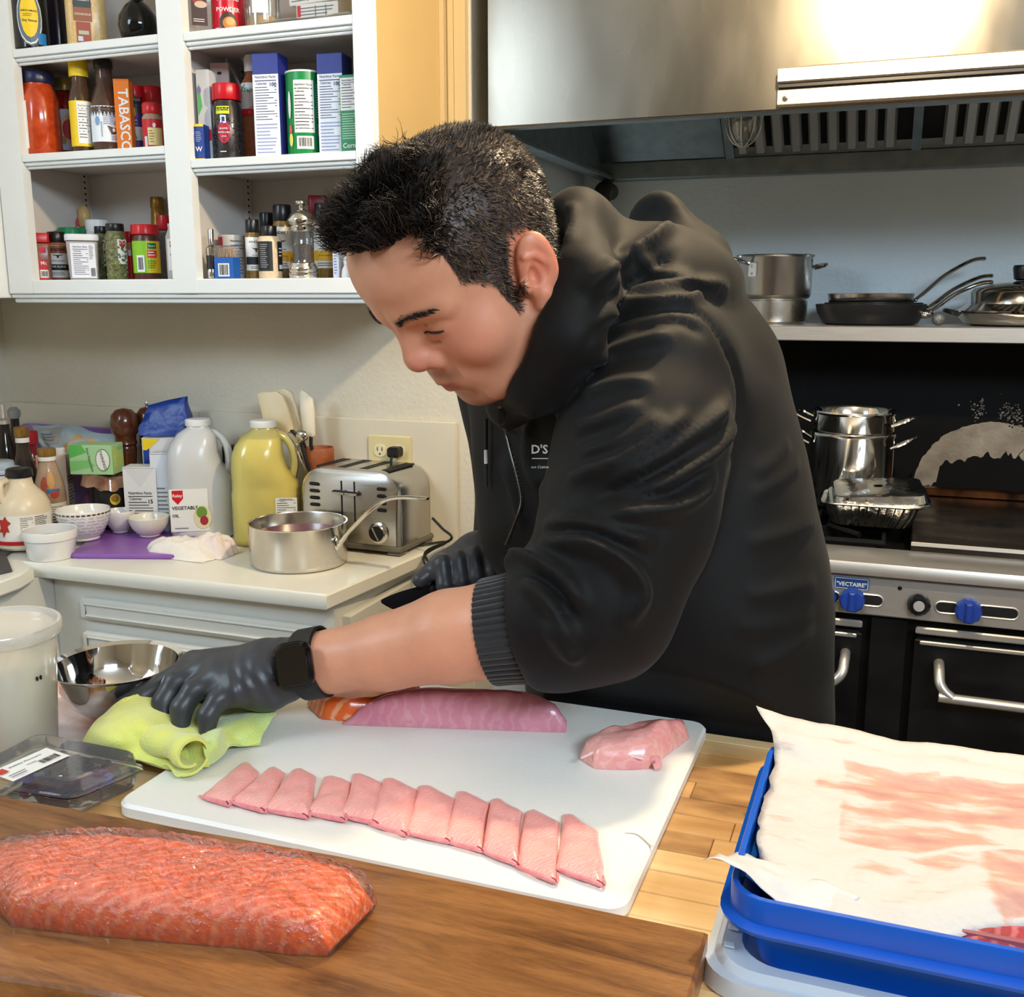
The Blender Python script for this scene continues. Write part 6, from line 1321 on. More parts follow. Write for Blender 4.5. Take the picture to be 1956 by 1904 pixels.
fold_sheet([[(160, 1415, z + .004), (200, 1434, z + .006), (260, 1452, z + .006), (330, 1468, z + .004), (400, 1462, z + .006)],
            [(172, 1394, z + .016), (212, 1410, z + .026), (270, 1420, z + .018), (330, 1432, z + .014), (400, 1440, z + .012)],
            [(182, 1382, z + .018), (212, 1370, z + .030), (270, 1385, z + .034), (330, 1398, z + .022), (420, 1415, z + .014)],
            [(200, 1365, z + .022), (225, 1350, z + .034), (290, 1350, z + .034), (350, 1365, z + .022), (430, 1395, z + .012)],
            [(222, 1350, z + .030), (250, 1330, z + .040), (310, 1325, z + .030), (380, 1345, z + .016), (450, 1375, z + .010)]], .0035).build('back_fold', M_cl, t, True, 70)
def roll(path, r, turns, th, n=26):
    P = smooth_path(path, 8); ax = P[-1] - P[0]; ax /= np.linalg.norm(ax); e1 = np.cross(ax, V(0, 0, 1)); e1 /= np.linalg.norm(e1); e2 = np.cross(e1, ax); m = len(P)
    def S(off):
        out = []
        for k in range(n + 1):
            a = turns * 2 * math.pi * k / n; rr = r * (1 - .45 * k / n) + off
            out.append([tuple(P[j] + rr * (.9 + .1 * math.sin(j * .7)) * (e1 * math.cos(a - 2.2) + e2 * math.sin(a - 2.2) * .9)) for j in range(m)])
        return out
    mb = MB(); A_, B_ = S(th / 2), S(-th / 2)
    mb.rings(A_, close=False, cap=False); mb.rings(B_, close=False, cap=False)
    mb.rings([[a[0] for a in A_], [b_[0] for b_ in B_]], close=False, cap=False); mb.rings([[a[-1] for a in A_], [b_[-1] for b_ in B_]], close=False, cap=False)
    mb.rings([A_[0], B_[0]], close=False, cap=False); mb.rings([A_[-1], B_[-1]], close=False, cap=False)
    return mb
roll([V(*atz(366, 1442, z + .024)), V(*atz(330, 1425, z + .022)), V(*atz(285, 1412, z + .016))], .0235, 1.15, .0036).build('rolled_fold', M_cl, t, True, 70)
fold_sheet([[(395, 1462, z + .004), (420, 1445, z + .006), (440, 1425, z + .010), (470, 1425, z + .004), (497, 1422, z + .003)],
            [(390, 1440, z + .020), (415, 1418, z + .026), (430, 1400, z + .018), (470, 1402, z + .014), (505, 1395, z + .010)],
            [(385, 1420, z + .024), (405, 1400, z + .024), (440, 1385, z + .020), (480, 1375, z + .020), (525, 1365, z + .018)],
            [(380, 1400, z + .012), (420, 1380, z + .014), (455, 1368, z + .016), (490, 1358, z + .020), (527, 1350, z + .012)],
            [(372, 1388, z + .006), (415, 1366, z + .006), (452, 1350, z + .006), (490, 1342, z + .008), (524, 1338, z + .004)]], .0035).build('front_fold', mat('yellow_green_microfibre', (212, 222, 112), .85, var=.05, vscale=60, bump=.35, bscale=500, sheen=.4, col2=(196, 220, 140)), t, True, 70)

# steel bowl
bp = atz(215, 1385, TZ + .006); br = .5 * (352 - 98) / FPX * (depth_of(bp) - .01)
rimc = atz(224, 1286, 1.043)
t = thing('mixing_bowl', 'shiny steel mixing bowl behind the yellow cloth', 'bowl', (float(rimc[0]), float(rimc[1]), TZ + .006))
Hb = 1.043 - TZ - .006
MB().lathe([(.002, .001), (br * .42, 0), (br * .46, .002), (br * .72, Hb * .30), (br * .86, Hb * .62), (br * .92, Hb * .93), (br * .985, Hb * .985), (br, Hb), (br * .99, Hb * 1.015), (br * .91, Hb * .97), (br * .84, Hb * .62), (br * .70, Hb * .32), (br * .44, .005), (.002, .004)], 64).build('body', mat('mirror_steel', (220, 220, 218), .06, 1.0), t)
# stained paper under the bowl
pp_ = [np.array(q_) for q_ in ((-1.0, .78), (-.80, .765), (-.70, .80), (-.66, .86), (-.675, .925), (-.78, .928), (-.99, .926))]
tag(MB().prism([tuple(p) for p in pp_], TZ + .0006, TZ + .0022, .0004).build('stained_paper', mat('orange_stained_paper', (226, 226, 226), .6, col2=(198, 120, 76), vscale=16)), 'white paper with orange stains under the steel bowl', 'paper')

# tall plastic tub
tc_ = atz(-10, 1440, TZ); R1 = .5 * (108 + 128) / FPX * 1.10
ctr = V(*atz(-8, 1190, 1.118)); rr = float(np.linalg.norm(atz(108, 1190, 1.118) - ctr))
t = thing('deli_tub', 'tall translucent plastic tub with lid at the left edge', 'tub', (float(ctr[0]), float(ctr[1]), TZ + .0006))
ht_ = 1.118 - TZ - .0006
M_tub = film('frosted_tub_plastic', (250, 250, 248), .05, .2, .5, (244, 242, 234))
MB().lathe([(.002, 0), (rr * .74, 0), (rr * .78, .003), (rr * .90, ht_ * .9), (rr * .92, ht_ * .97)], 56, cap=False).build('body', M_tub, t)
MB().lathe([(rr * .93, ht_ * .90), (rr * .985, ht_ * .91), (rr, ht_ * .94), (rr, ht_ * .985), (rr * .985, ht_), (rr * .93, ht_ * 1.0), (rr * .91, ht_ * .965), (rr * .5, ht_ * .96), (.002, ht_ * .958)], 56, cap=False).build('lid', M_tub, t)
MB().lathe([(.002, .003), (rr * .72, .003), (rr * .86, ht_ * .70), (rr * .855, ht_ * .71), (.002, ht_ * .70)], 40).build('contents', mat('pale_cream_contents', (240, 230, 200), .6, var=.04), t)
for dx in (0, .009):
    a = face_cam(ctr[0], ctr[1]); ang = -math.pi / 2 + a + .62 + dx * 9
    MB().ball((rr * .885 * math.cos(ang), rr * .885 * math.sin(ang), ht_ * .64), (.0014, .0014, .0026), 8, 6).build('speck', plain(30, 26, 24), t)

# clamshell of edible flowers
cz0 = TZ + .0006
base = [atz(-60, 1520, cz0), atz(140, 1554, cz0), atz(284, 1490, cz0), atz(75, 1446, cz0)]
cc_ = sum(base) / 4; t = thing('flower_pack', 'clear plastic clamshell of dark edible flowers with a white label', 'package', (float(cc_[0]), float(cc_[1]), cz0))
B2 = [b_[:2] - cc_[:2] for b_ in base]; hp_ = .038
def qring(s, z): 
    q = []
    for i in range(4):
        a, b_, c = B2[i - 1], B2[i], B2[(i + 1) % 4]
        for u in (0, .33, .67, 1):
            d1 = (a - b_) / np.linalg.norm(a - b_) * .014; d2 = (c - b_) / np.linalg.norm(c - b_) * .014; p = b_ + d1 * (1 - u) ** 2 + d2 * u ** 2; q.append((p[0] * s, p[1] * s, z))
    return q
M_clam = film('clamshell_plastic', (250, 252, 252), .12, .06, .11, (236, 240, 242))
MB().rings([qring(.02, .001), qring(.82, .001), qring(.88, .003), qring(.94, hp_ * .50), qring(1.0, hp_ * .52), qring(1.01, hp_ * .55)], cap=False).build('tray', M_clam, t, True, 30)
MB().rings([qring(1.0, hp_ * .57), qring(.99, hp_ * .62), qring(.93, hp_ * .63), qring(.90, hp_ * .95), qring(.87, hp_), qring(.3, hp_ * 1.0), qring(.02, hp_)], cap=False).build('lid', M_clam, t, True, 30)
rn = random.Random(6)
fcols = [(44, 18, 46), (70, 26, 72), (96, 80, 150), (30, 22, 30), (120, 124, 70), (92, 20, 50)]
for i in range(26):
    u, v = rn.random(), rn.random(); p = (B2[0] * (1 - u) + B2[1] * u) * (1 - v) + (B2[3] * (1 - u) + B2[2] * u) * v; p = p * .76
    mb = MB(); a0 = rn.uniform(0, 6); zz = rn.uniform(.006, .026); col = rn.choice(fcols)
    for k in range(5):
        a = a0 + k * 1.2566; mb.ball((p[0] + .009 * math.cos(a), p[1] + .009 * math.sin(a), zz + rn.uniform(-.002, .002)), (.0085, .0060, .0012), 8, 4, Matrix.Rotation(a, 3, 'Z') @ Matrix.Rotation(rn.uniform(-.5, .5), 3, 'Y'))
    mb.build('flower', plain(*col, .6), t)
lq = [atz(a, b_, cz0 + hp_ + .0008) - V(*cc_[:2], cz0) for a, b_ in ((-20, 1462), (95, 1415), (132, 1430), (25, 1478))]
ux = (lq[1] - lq[0]); uy = -(lq[3] - lq[0]); 
lf = lambda u, v, h=0: tuple(lq[3] + (lq[2] - lq[3]) * u + (lq[0] - lq[3]) * v + V(0, 0, .0003 + h))
mb = MB(); patch(mb, lf, 0, 1, 0, 1, 0); lb = mb.build('label', P(240, 238, 232), t, False)
prints(lf, [('T', INK, 'Edible Flowers', .52, .76, .55, .22), ('T', INK, 'Viola', .52, .50, .18, .18), ('C', INK, .60, .92, .18, .45), ('R', P(200, 60, 50), .02, .16, .55, .85), ('L', GREYINK, .05, .45, .1, .35, 2)], 1, 1, lb, .0004)

# thin white string trimmings
def trim(label, pts):
    P_ = smooth_path([atz(a, b_, zz) for a, b_, zz in pts], 6); tag(MB().tube([tuple(p) for p in P_], .0012, 6).build('string', plain(238, 232, 218, .6)), label, 'string')
trim('curled white string trimming at the front edge of the white board', [(697, 1650, TZ + .002), (702, 1637, TZ + .003), (716, 1634, TZ + .004), (730, 1645, TZ + .003), (740, 1655, TZ + .002)])
trim('thin pale string trimming near the right edge of the white board', [(1195, 1588, BZ + .0016), (1215, 1590, BZ + .0016), (1232, 1602, BZ + .0016), (1247, 1616, BZ + .002)])

# clear storage lid and blue tray with fish
X0, X1 = -.098, .62
lidp = rrect(.72, .40, .03, 5, X0 + .36, .83)
L2 = [tuple(atz(1355, 1868, TZ + .012)[:2]), (.62, .60), (.62, 1.0), tuple(atz(1392, 1535, TZ + .012)[:2])]
xa = -.100; ya = float(atz(1370, 1880, TZ + .01)[1])
M_lid = mat('milky_storage_lid', (206, 216, 226), .3, var=.02, trans=.25, spec=.4)
t = thing('storage_lid', 'clear plastic storage box lid under the blue tray', 'lid', (.255, ya + .175, TZ + .0006))
wl, dl_ = .71, .35
def lr(w_, d_, z_, r=.03): return [(x_, y_, z_) for x_, y_ in rrect(w_, d_, r, 6)]
MB().rings([lr(.02, .02, .002, .004), lr(wl - .08, dl_ - .08, .002), lr(wl - .05, dl_ - .05, .003), lr(wl - .045, dl_ - .045, .016), lr(wl - .02, dl_ - .02, .018), lr(wl - .012, dl_ - .012, .0135), lr(wl, dl_, .0135), lr(wl + .004, dl_ + .004, .001)], cap=False).build('lid_shell', M_lid, t, True, 35)
rb = MB()
for i in range(14): rb.box(-wl / 2 + .012, -wl / 2 + .020, -dl_ / 2 + .03 + i * .022, -dl_ / 2 + .036 + i * .022, .0182, .020, .0008)
rb.build('rim_ribs', M_lid, t)['kind'] = 'stuff'
M_bl = mat('blue_tray_plastic', (4, 82, 184), .3, var=.03)
tz0 = TZ + .003
fl_b = atz(1440, 1838, tz0); zr1, zr2 = TZ + .045, TZ + .072
fl_r = atz(1402, 1728, zr1)
xl, yf = -.092, .648; tw_, td_ = .66, .285
t = thing('fish_tray', 'deep blue plastic tray holding paper covered fish', 'tray', (xl + tw_ / 2, yf + td_ / 2, tz0 + .001))
def tr(ins, z_, r): return [(x_, y_, z_) for x_, y_ in rrect(tw_ - 2 * ins, td_ - 2 * ins, max(.004, r - ins), 6)]
h1, h2 = .042, .066
MB().rings([tr(.12, .0, .12), tr(.032, 0, .045), tr(.026, .004, .045), tr(.020, h1 - .004, .04), tr(.0, h1, .035), tr(-.001, h1 + .003, .035), tr(.006, h1 + .006, .035), tr(.006, h2 - .002, .035), tr(.007, h2, .035), tr(.011, h2, .035), tr(.012, h1 + .004, .035), tr(.024, h1, .035), tr(.030, .006, .035), tr(.12, .004, .12)], cap=False).build('tray_body', M_bl, t, True, 30)
TB = tz0 + .001
# fish below the paper and the paper liner
def paper_z(x, y):
    ed = max(0, min(1, (y - .885) / .03)); return TB + .058 + .0135 * ed + .006 * min(1, max(0, (-.03 - x) / .04)) + (1 - ed) * .010 * math.sin((x + .05) * 5) * math.sin((y - .62) * 9) + .004 * nz(x, y, 18, 2) + .0022 * nz(x, y, 55, 6)
ft = thing('fish_fillet', 'dark red fish fillet showing below the paper in the blue tray', 'fish', (.12, .70, TB + .0055))
fo_ = [(-.10, -.022), (.0, -.028), (.10, -.030), (.25, -.03), (.26, .03), (.1, .04), (-.05, .03), (-.11, .005)]
slab_of(fo_, 0, lambda x, y, e: .006 + .042 * e ** .3 + .002 * nz(x, y, 60, 2), 70, 9).build('flesh', flesh('deep_red_fish', (172, 62, 72), (226, 150, 150), 26, 4, .15, .22, .5, (120, 30, 48)), ft, True, 60)
MB().tube([(-.08, -.010, .045), (.0, -.014, .047), (.1, -.016, .0475), (.24, -.014, .047)], [.002, .004, .005, .004], 8).build('dark_band', mat('dark_plum_flesh', (140, 70, 84)), ft)
M_pap = None
def paper_mat():
    m = mat('damp_white_paper', (196, 190, 183), .7, bump=.35, bscale=120); nt = m.node_tree; b = nt.nodes['Principled BSDF']
    tc = nt.nodes.new('ShaderNodeTexCoord'); n = nt.nodes.new('ShaderNodeTexNoise'); n.inputs['Scale'].default_value = 60; n.inputs['Detail'].default_value = 5
    mp = nt.nodes.new('ShaderNodeMapping'); mp.inputs['Scale'].default_value = (.35, 1, 1)
    nt.links.new(tc.outputs['Object'], mp.inputs[0]); nt.links.new(mp.outputs[0], n.inputs[0])
    a = nt.nodes.new('ShaderNodeVertexColor'); a.layer_name = 'stain'
    ad = nt.nodes.new('ShaderNodeMath'); ad.operation = 'MULTIPLY_ADD'; ad.inputs[1].default_value = 1.1; ad.inputs[2].default_value = -.27
    nt.links.new(n.outputs['Fac'], ad.inputs[0])
    sp_ = nt.nodes.new('ShaderNodeSeparateColor'); nt.links.new(a.outputs[0], sp_.inputs[0])
    m1 = nt.nodes.new('ShaderNodeMath'); m1.operation = 'ADD'; nt.links.new(sp_.outputs[0], m1.inputs[0]); nt.links.new(ad.outputs[0], m1.inputs[1])
    r = nt.nodes.new('ShaderNodeValToRGB'); e = r.color_ramp.elements; e[0].position = .42; e[0].color = (*srgb(196, 191, 185), 1); e[1].position = .80; e[1].color = (*srgb(182, 132, 124), 1)
    k = r.color_ramp.elements.new(.58); k.color = (*srgb(194, 156, 138), 1)
    nt.links.new(m1.outputs[0], r.inputs[0]); nt.links.new(r.outputs[0], b.inputs['Base Color']); return m
pc_ = [atz(1402, 1392, TB + .070), atz(1960, 1440, TB + .062), atz(1960, 1690, TB + .064), atz(1800, 1725, TB + .062), atz(1560, 1712, TB + .056)]
U_, V_ = 90, 50
def pz(u, v):
    x0 = float(np.interp(v, [0, .10, .25, .8, .9, 1], [-.068, -.075, -.0785, -.0785, -.088, -.103])); x = x0 + (.54 - x0) * u; y0 = .690 + .010 * math.sin(u * 9) + (.035 if u > .22 else 0) * min(1, max(0, (u - .22) / .06)) - .0 ; y1 = .945
    # the near edge lifts away from the tray wall towards the right
    y0 = np.interp(u, [0, .04, .10, .16, .19, .24, .31, 1], [.715, .680, .668, .664, .668, .692, .716, .722])
    y = y0 + (y1 - y0) * v; z = paper_z(x, y)
    if u < .06 and v > .8: z += .008 * (1 - u / .06) * (v - .8) / .2
    if v > .93: z += .005 * (v - .93) / .07 * (1.2 - u)
    if v < .1: z -= .010 * (1 - v / .1)
    if u < .03: y += .006 * nz(y, z, 60)
    return (x + .004 * nz(u * 2, v * 2, 6, 1) * (u < .1), y, z)
mb = MB().grid(pz, U_, V_); top_n = len(mb.v)
ppr = thing('paper_sheet', 'crinkled white paper sheet stained pink lying over the fish in the blue tray', 'paper', (0, 0, 0))
po = mb.build('sheet', paper_mat(), ppr, True, 60)
sm = po.modifiers.new('thickness', 'SOLIDIFY'); sm.thickness = .0004
st_ = []
for j in range(V_):
    for i in range(U_):
        u, v = i / (U_ - 1), j / (V_ - 1)
        a = 0
        a = max(a, .30 * (1 if .10 < u and .36 < v < .86 - .1 * u else 0)); a = max(a, .42 * math.exp(-((v - .70 + .12 * u) / .035) ** 2) * (u > .06) * (u < .45))
        a = max(a, .34 * (1 if u > .26 and v < .34 and v > .04 else 0)); a = max(a, .38 * math.exp(-((u - .27) / .012) ** 2) * (v < .34))
        if .12 < u < .26 and .24 < v < .34: a = .18
        st_.append((a, a, a, 1))
ca = po.data.color_attributes.new('stain', 'FLOAT_COLOR', 'POINT'); ca.data.foreach_set('color', np.array(st_, np.float32).ravel())
# torn flap of the second sheet in the tray corner
def flap(u, v):
    x = -.104 + .085 * u + .02 * v; y = .666 + .06 * v * (1 - .5 * u) ; z = TB + .060 + .014 * math.sin(u * 4 + 1) * (1 - v) + .012 * (1 - u) * (1 - v) + .004 * nz(x, y, 60, 8); return (x, y, z)
fl2 = MB().grid(flap, 24, 14).build('torn_flap', mat('white_liner_sheet', (200, 198, 196), .7, bump=.3, bscale=90), ppr, True, 60)
sm = fl2.modifiers.new('thickness', 'SOLIDIFY'); sm.thickness = .0004
# ================================================================ THE COOK
def surface_net(fn, lo, hi, h):
    """mesh of fn = 0 inside the box (vectorised surface nets)"""
    lo, hi = np.array(lo, float), np.array(hi, float); n = np.maximum(3, np.ceil((hi - lo) / h).astype(int) + 1)
    ax = [lo[i] + h * np.arange(n[i]) for i in range(3)]
    X, Y, Z = np.meshgrid(*[a.astype(np.float32) for a in ax], indexing='ij')
    f = fn(X, Y, Z).astype(np.float32); s = f < 0
    c = np.zeros(tuple(n - 1), np.int16); acc = np.zeros(tuple(n - 1) + (3,), np.float32); cnt = np.zeros(tuple(n - 1), np.float32)
    def sl(a, o): return a[o[0]:n[0] - 1 + o[0], o[1]:n[1] - 1 + o[1], o[2]:n[2] - 1 + o[2]]
    for axis in range(3):
        for o1 in (0, 1):
            for o2 in (0, 1):
                o = [0, 0, 0]; oth = [i for i in range(3) if i != axis]; o[oth[0]] = o1; o[oth[1]] = o2
                p = list(o); p[axis] = 1
                a, b = sl(f, o), sl(f, p); m = (a < 0) != (b < 0)
                t = np.where(m, a / np.where(m, a - b, 1), 0)
                cnt += m
                for i in range(3):
                    acc[..., i] += np.where(m, (t if i == axis else o[i]), 0)
    act = cnt > 0; idx = -np.ones(act.shape, np.int64); k = np.argwhere(act); idx[act] = np.arange(len(k))
    v = lo + h * (k + acc[act] / cnt[act][:, None])
    F = []
    for axis in range(3):
        o = [0, 0, 0]; o[axis] = 1
        A = s[:n[0] - o[0], :n[1] - o[1], :n[2] - o[2]]; B = s[o[0]:, o[1]:, o[2]:]
        e = np.argwhere(A != B); a1, a2 = [i for i in range(3) if i != axis]
        e = e[(e[:, a1] > 0) & (e[:, a2] > 0) & (e[:, a1] < n[a1] - 1) & (e[:, a2] < n[a2] - 1)]
        if axis == 1: a1, a2 = a2, a1
        def g(d1, d2):
            q = e.copy(); q[:, a1] -= d1; q[:, a2] -= d2; return idx[q[:, 0], q[:, 1], q[:, 2]]
        q = np.stack([g(1, 1), g(0, 1), g(0, 0), g(1, 0)], 1)
        fl = ~A[e[:, 0], e[:, 1], e[:, 2]]; q[fl] = q[fl][:, ::-1]; F.append(q)
    F = np.concatenate(F); F = F[(F >= 0).all(1)]
    return v, F
def smin(a, b, k): h = np.clip(.5 + .5 * (b - a) / k, 0, 1); return b + (a - b) * h - k * h * (1 - h)
def smax(a, b, k): return -smin(-a, -b, k)
def s_ell(P, c, r, A=None):
    x, y, z = P[0] - c[0], P[1] - c[1], P[2] - c[2]
    if A is not None: x, y, z = (A[0][0] * x + A[0][1] * y + A[0][2] * z), (A[1][0] * x + A[1][1] * y + A[1][2] * z), (A[2][0] * x + A[2][1] * y + A[2][2] * z)
    k0 = np.sqrt((x / r[0]) ** 2 + (y / r[1]) ** 2 + (z / r[2]) ** 2); k1 = np.sqrt((x / r[0] ** 2) ** 2 + (y / r[1] ** 2) ** 2 + (z / r[2] ** 2) ** 2) + 1e-9
    return k0 * (k0 - 1) / k1
def s_cap(P, a, b, ra, rb):
    a, b = np.array(a, float), np.array(b, float); d = b - a; L = d @ d + 1e-12
    t = np.clip(((P[0] - a[0]) * d[0] + (P[1] - a[1]) * d[1] + (P[2] - a[2]) * d[2]) / L, 0, 1)
    return np.sqrt((P[0] - a[0] - t * d[0]) ** 2 + (P[1] - a[1] - t * d[1]) ** 2 + (P[2] - a[2] - t * d[2]) ** 2) - (ra + (rb - ra) * t)
def s_chain(P, pts, k=.02):
    f = None
    for (a, ra), (b, rb) in zip(pts[:-1], pts[1:]):
        g = s_cap(P, a, b, ra, rb); f = g if f is None else smin(f, g, k)
    return f
def np_mesh(name, v, F, m, parent=None, smooth=True):
    me = bpy.data.meshes.new(name); me.from_pydata(v.tolist() if hasattr(v, 'tolist') else v, [], F.tolist() if hasattr(F, 'tolist') else F); me.update()
    return link(name, me, m, parent, smooth, 0)
def relax(v, F, it=2, lam=.5):
    e = np.concatenate([F[:, [0, 1]], F[:, [1, 2]], F[:, [2, 3]], F[:, [3, 0]]]); e = np.concatenate([e, e[:, ::-1]])
    cnt = np.bincount(e[:, 0], minlength=len(v))[:, None]
    for _ in range(it):
        s = np.zeros_like(v)
        for i in range(3): s[:, i] = np.bincount(e[:, 0], v[e[:, 1], i], minlength=len(v))
        v = v + lam * (s / np.maximum(cnt, 1) - v)
    return v
def vnormals(v, F):
    n = np.cross(v[F[:, 2]] - v[F[:, 0]], v[F[:, 3]] - v[F[:, 1]]); o = np.zeros_like(v)
    for c in range(4):
        for i in range(3): o[:, i] += np.bincount(F[:, c], n[:, i], minlength=len(v))
    return o / (np.linalg.norm(o, axis=1, keepdims=True) + 1e-12)
CAMW = np.stack([RT, UP, -FW], 1)                # camera axes (right, up, towards the lens) as world columns
person = thing('person', 'person in black hooded jacket and gloves leaning over the cutting board with a knife', 'person', (float(atd(1350, 1450, 1.3)[0]), float(atd(1350, 1450, 1.3)[1]), 0))
PLOC = V(*person.location)
def W(px, py, d): return atd(px, py, d)

# ---------------------------------------------------------------- head (face frame: F forward, L his left, U crown)
Fh = V(-.60, -.735, .315); Fh /= np.linalg.norm(Fh); Uh = V(-.50, .655, .56); Uh -= Fh * (Uh @ Fh); Uh /= np.linalg.norm(Uh); Lh = np.cross(Uh, Fh)
HS = 1.05
HM = CAMW @ np.stack([Fh, Lh, Uh], 1)            # local (F,L,U) -> world
HO = W(915, 533, 1.055)
def h2w(p): return HO + (np.asarray(p) * HS) @ HM.T
def head_sdf(X, Y, Z):
    P = (X, Y, Z); S = (X, np.abs(Y), Z)         # symmetric left/right
    f = s_ell(P, (-.012, 0, .055), (.097, .078, .086))
    f = smin(f, s_ell(P, (.046, 0, .064), (.058, .066, .056)), .03)
    f = smin(f, s_ell(P, (.034, 0, .0), (.060, .066, .068)), .025)
    f = smin(f, s_ell(P, (.036, 0, -.050), (.050, .053, .040)), .025)
    f = smin(f, s_cap(S, (.004, .058, -.040), (.056, .028, -.078), .020, .017), .025)
    f = smin(f, s_ell(P, (.071, 0, -.081), (.017, .023, .0155)), .018)
    f = smin(f, s_ell(S, (.054, .045, -.014), (.031, .027, .028)), .02)          # cheeks
    f = smin(f, s_cap(S, (.092, .012, .038), (.072, .049, .036), .0115, .012), .014)   # brow
    f = smax(f, -s_ell(S, (.104, .033, .019), (.015, .020, .012)), .012)          # sockets
    f = smin(f, s_ell(S, (.0725, .033, .016), (.0175, .0185, .0135)), .005)        # lowered lids
    f = smax(f, -s_cap(S, (.0905, .021, .0135), (.078, .048, .0150), .0010, .0010), .0025)   # lash line
    f = smax(f, -s_cap(S, (.0918, .019, .0220), (.0735, .054, .0270), .0014, .0012), .0025)   # lid crease
    f = smax(f, -s_cap(S, (.0890, .022, .0010), (.080, .042, .0010), .0012, .0008), .006)   # below the eye
    f = smin(f, s_cap(P, (.089, 0, .034), (.1015, 0, -.004), .0090, .0125), .012)  # nose
    f = smin(f, s_ell(P, (.1015, 0, -.011), (.0135, .0150, .0115)), .008)
    f = smin(f, s_ell(S, (.0920, .0165, -.0165), (.0115, .0085, .0090)), .006)
    f = smax(f, -s_cap(S, (.0800, .0265, -.0135), (.0870, .0262, -.0230), .0010, .0010), .005)   # crease round the wing
    f = smax(f, -s_cap(S, (.096, .008, -.0265), (.101, .008, -.0225), .0038, .0032), .003)
    f = smin(f, s_ell(P, (.076, 0, -.043), (.022, .033, .025)), .016)             # muzzle
    f = smin(f, s_cap(S, (.0965, .003, -.0440), (.085, .021, -.0480), .0050, .003), .006)
    f = smin(f, s_cap(S, (.0920, .000, -.0560), (.083, .018, -.0520), .0062, .003), .006)
    f = smax(f, -s_cap(S, (.1020, 0, -.0500), (.084, .026, -.0500), .0014, .001), .003)
    f = smax(f, -s_ell(P, (.0965, 0, -.069), (.008, .022, .0055)), .010)
    # ears
    ca, sa = math.cos(.28), math.sin(.28)
    A = [(ca, -.35, sa), (.33, .94, 0), (-sa, 0, ca)]
    e = s_ell(S, (-.012, .084, .007), (.0210, .0085, .0335), A)
    e = smax(e, -s_ell(S, (-.009, .0985, .011), (.0135, .0120, .0215), A), .003)
    e = smin(e, s_cap(S, (-.002, .083, -.018), (.003, .080, -.025), .0085, .0075), .006)
    e = smin(e, s_ell(S, (.009, .081, .000), (.0055, .0065, .008)), .004)
    e = smin(e, s_chain(S, [((-.016, .087, -.012), .0030), ((-.020, .0895, .004), .0032), ((-.012, .089, .020), .0030), ((-.002, .0875, .025), .0024)], .003), .0035)
    e = smax(e, -s_ell(S, (-.002, .0885, .004), (.0065, .010, .0095), A), .003)
    f = smin(f, e, .006)
    f = smin(f, s_cap(P, (-.022, 0, -.015), (-.075, 0, -.17), .060, .066), .03)   # neck
    f = smin(f, s_cap(S, (.0, .045, -.07), (-.045, .02, -.16), .03, .04), .03)
    return f
hv, hF = surface_net(head_sdf, (-.15, -.112, -.15), (.130, .112, .150), .0019)
hv = relax(hv, hF, 1, .3)
def hairline(p):
    """> 0 where the scalp carries hair (metres inside the hairline)"""
    F, L, U = p[:, 0], np.abs(p[:, 1]), p[:, 2]
    front = np.where(F > .055, U - (.107 - .14 * np.clip(L - .015, 0, .05)), 1)
    side = .068 - F + .1 * np.clip(U - .06, 0, .05)                       # temple edge
    side = np.where(U > .095, .2, side)
    low = U - np.interp(F, [-.12, -.05, -.03, -.005, .008, .016, .024, .030, .045, .06, .075], [-.035, -.035, .035, .042, .020, -.020, -.022, .016, .034, .048, .055])
    low = np.where((F < -.03), U + .045, low)
    return np.minimum(np.minimum(front, side), low)
SK = np.array(srgb(206, 148, 118)); 
def skin_colors(p):
    n = len(p); c = np.tile(SK, (n, 1)); F, L, U = p[:, 0], np.abs(p[:, 1]), p[:, 2]
    def blend(w, col): 
        nonlocal c
        w = np.clip(w, 0, 1)[:, None]; c = c * (1 - w) + np.array(srgb(*col)) * w
    g = lambda a, b, d, s: np.exp(-(((F - a) ** 2 + (L - b) ** 2 + (U - d) ** 2) / s ** 2))
    blend(.55 * g(.068, .045, -.010, .030), (208, 120, 98)); blend(.6 * g(.105, 0, -.012, .022), (206, 120, 104))
    blend(.6 * g(-.015, .09, .01, .035), (218, 118, 92)); blend(.35 * g(.10, 0, .07, .05), (216, 160, 130))
    lip = np.exp(-(((U + .050) / .0068) ** 4)) * np.exp(-((L / .021) ** 6)) * (F > .080); blend(.7 * lip, (168, 88, 82))
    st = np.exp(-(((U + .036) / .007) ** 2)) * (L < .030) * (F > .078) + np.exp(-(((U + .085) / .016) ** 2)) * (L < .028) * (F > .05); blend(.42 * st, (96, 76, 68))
    u0 = .0365 + .22 * np.clip(L - .012, 0, .02) - .12 * np.clip(L - .036, 0, 1)
    br = np.exp(-(((U - u0) / (.0042 - .05 * np.clip(L - .03, 0, .05))) ** 4)) * ((L > .011) & (L < .052)) * (F > .05); blend(.62 * br, (34, 27, 25))
    la = np.exp(-(((U - .0136) / .0013) ** 2)) * ((L > .020) & (L < .042)) * (F > .07); blend(.85 * la, (40, 28, 26))
    hl = hairline(p); blend(np.clip(hl / .010 + .25, 0, 1) * .93, (30, 25, 23))
    for (a, b, d) in ((.085, .03, .062), (.06, .06, -.02)): blend(.7 * g(a, b, d, .0016), (90, 50, 40))
    return c
hcol = skin_colors(hv)
hw = h2w(hv)
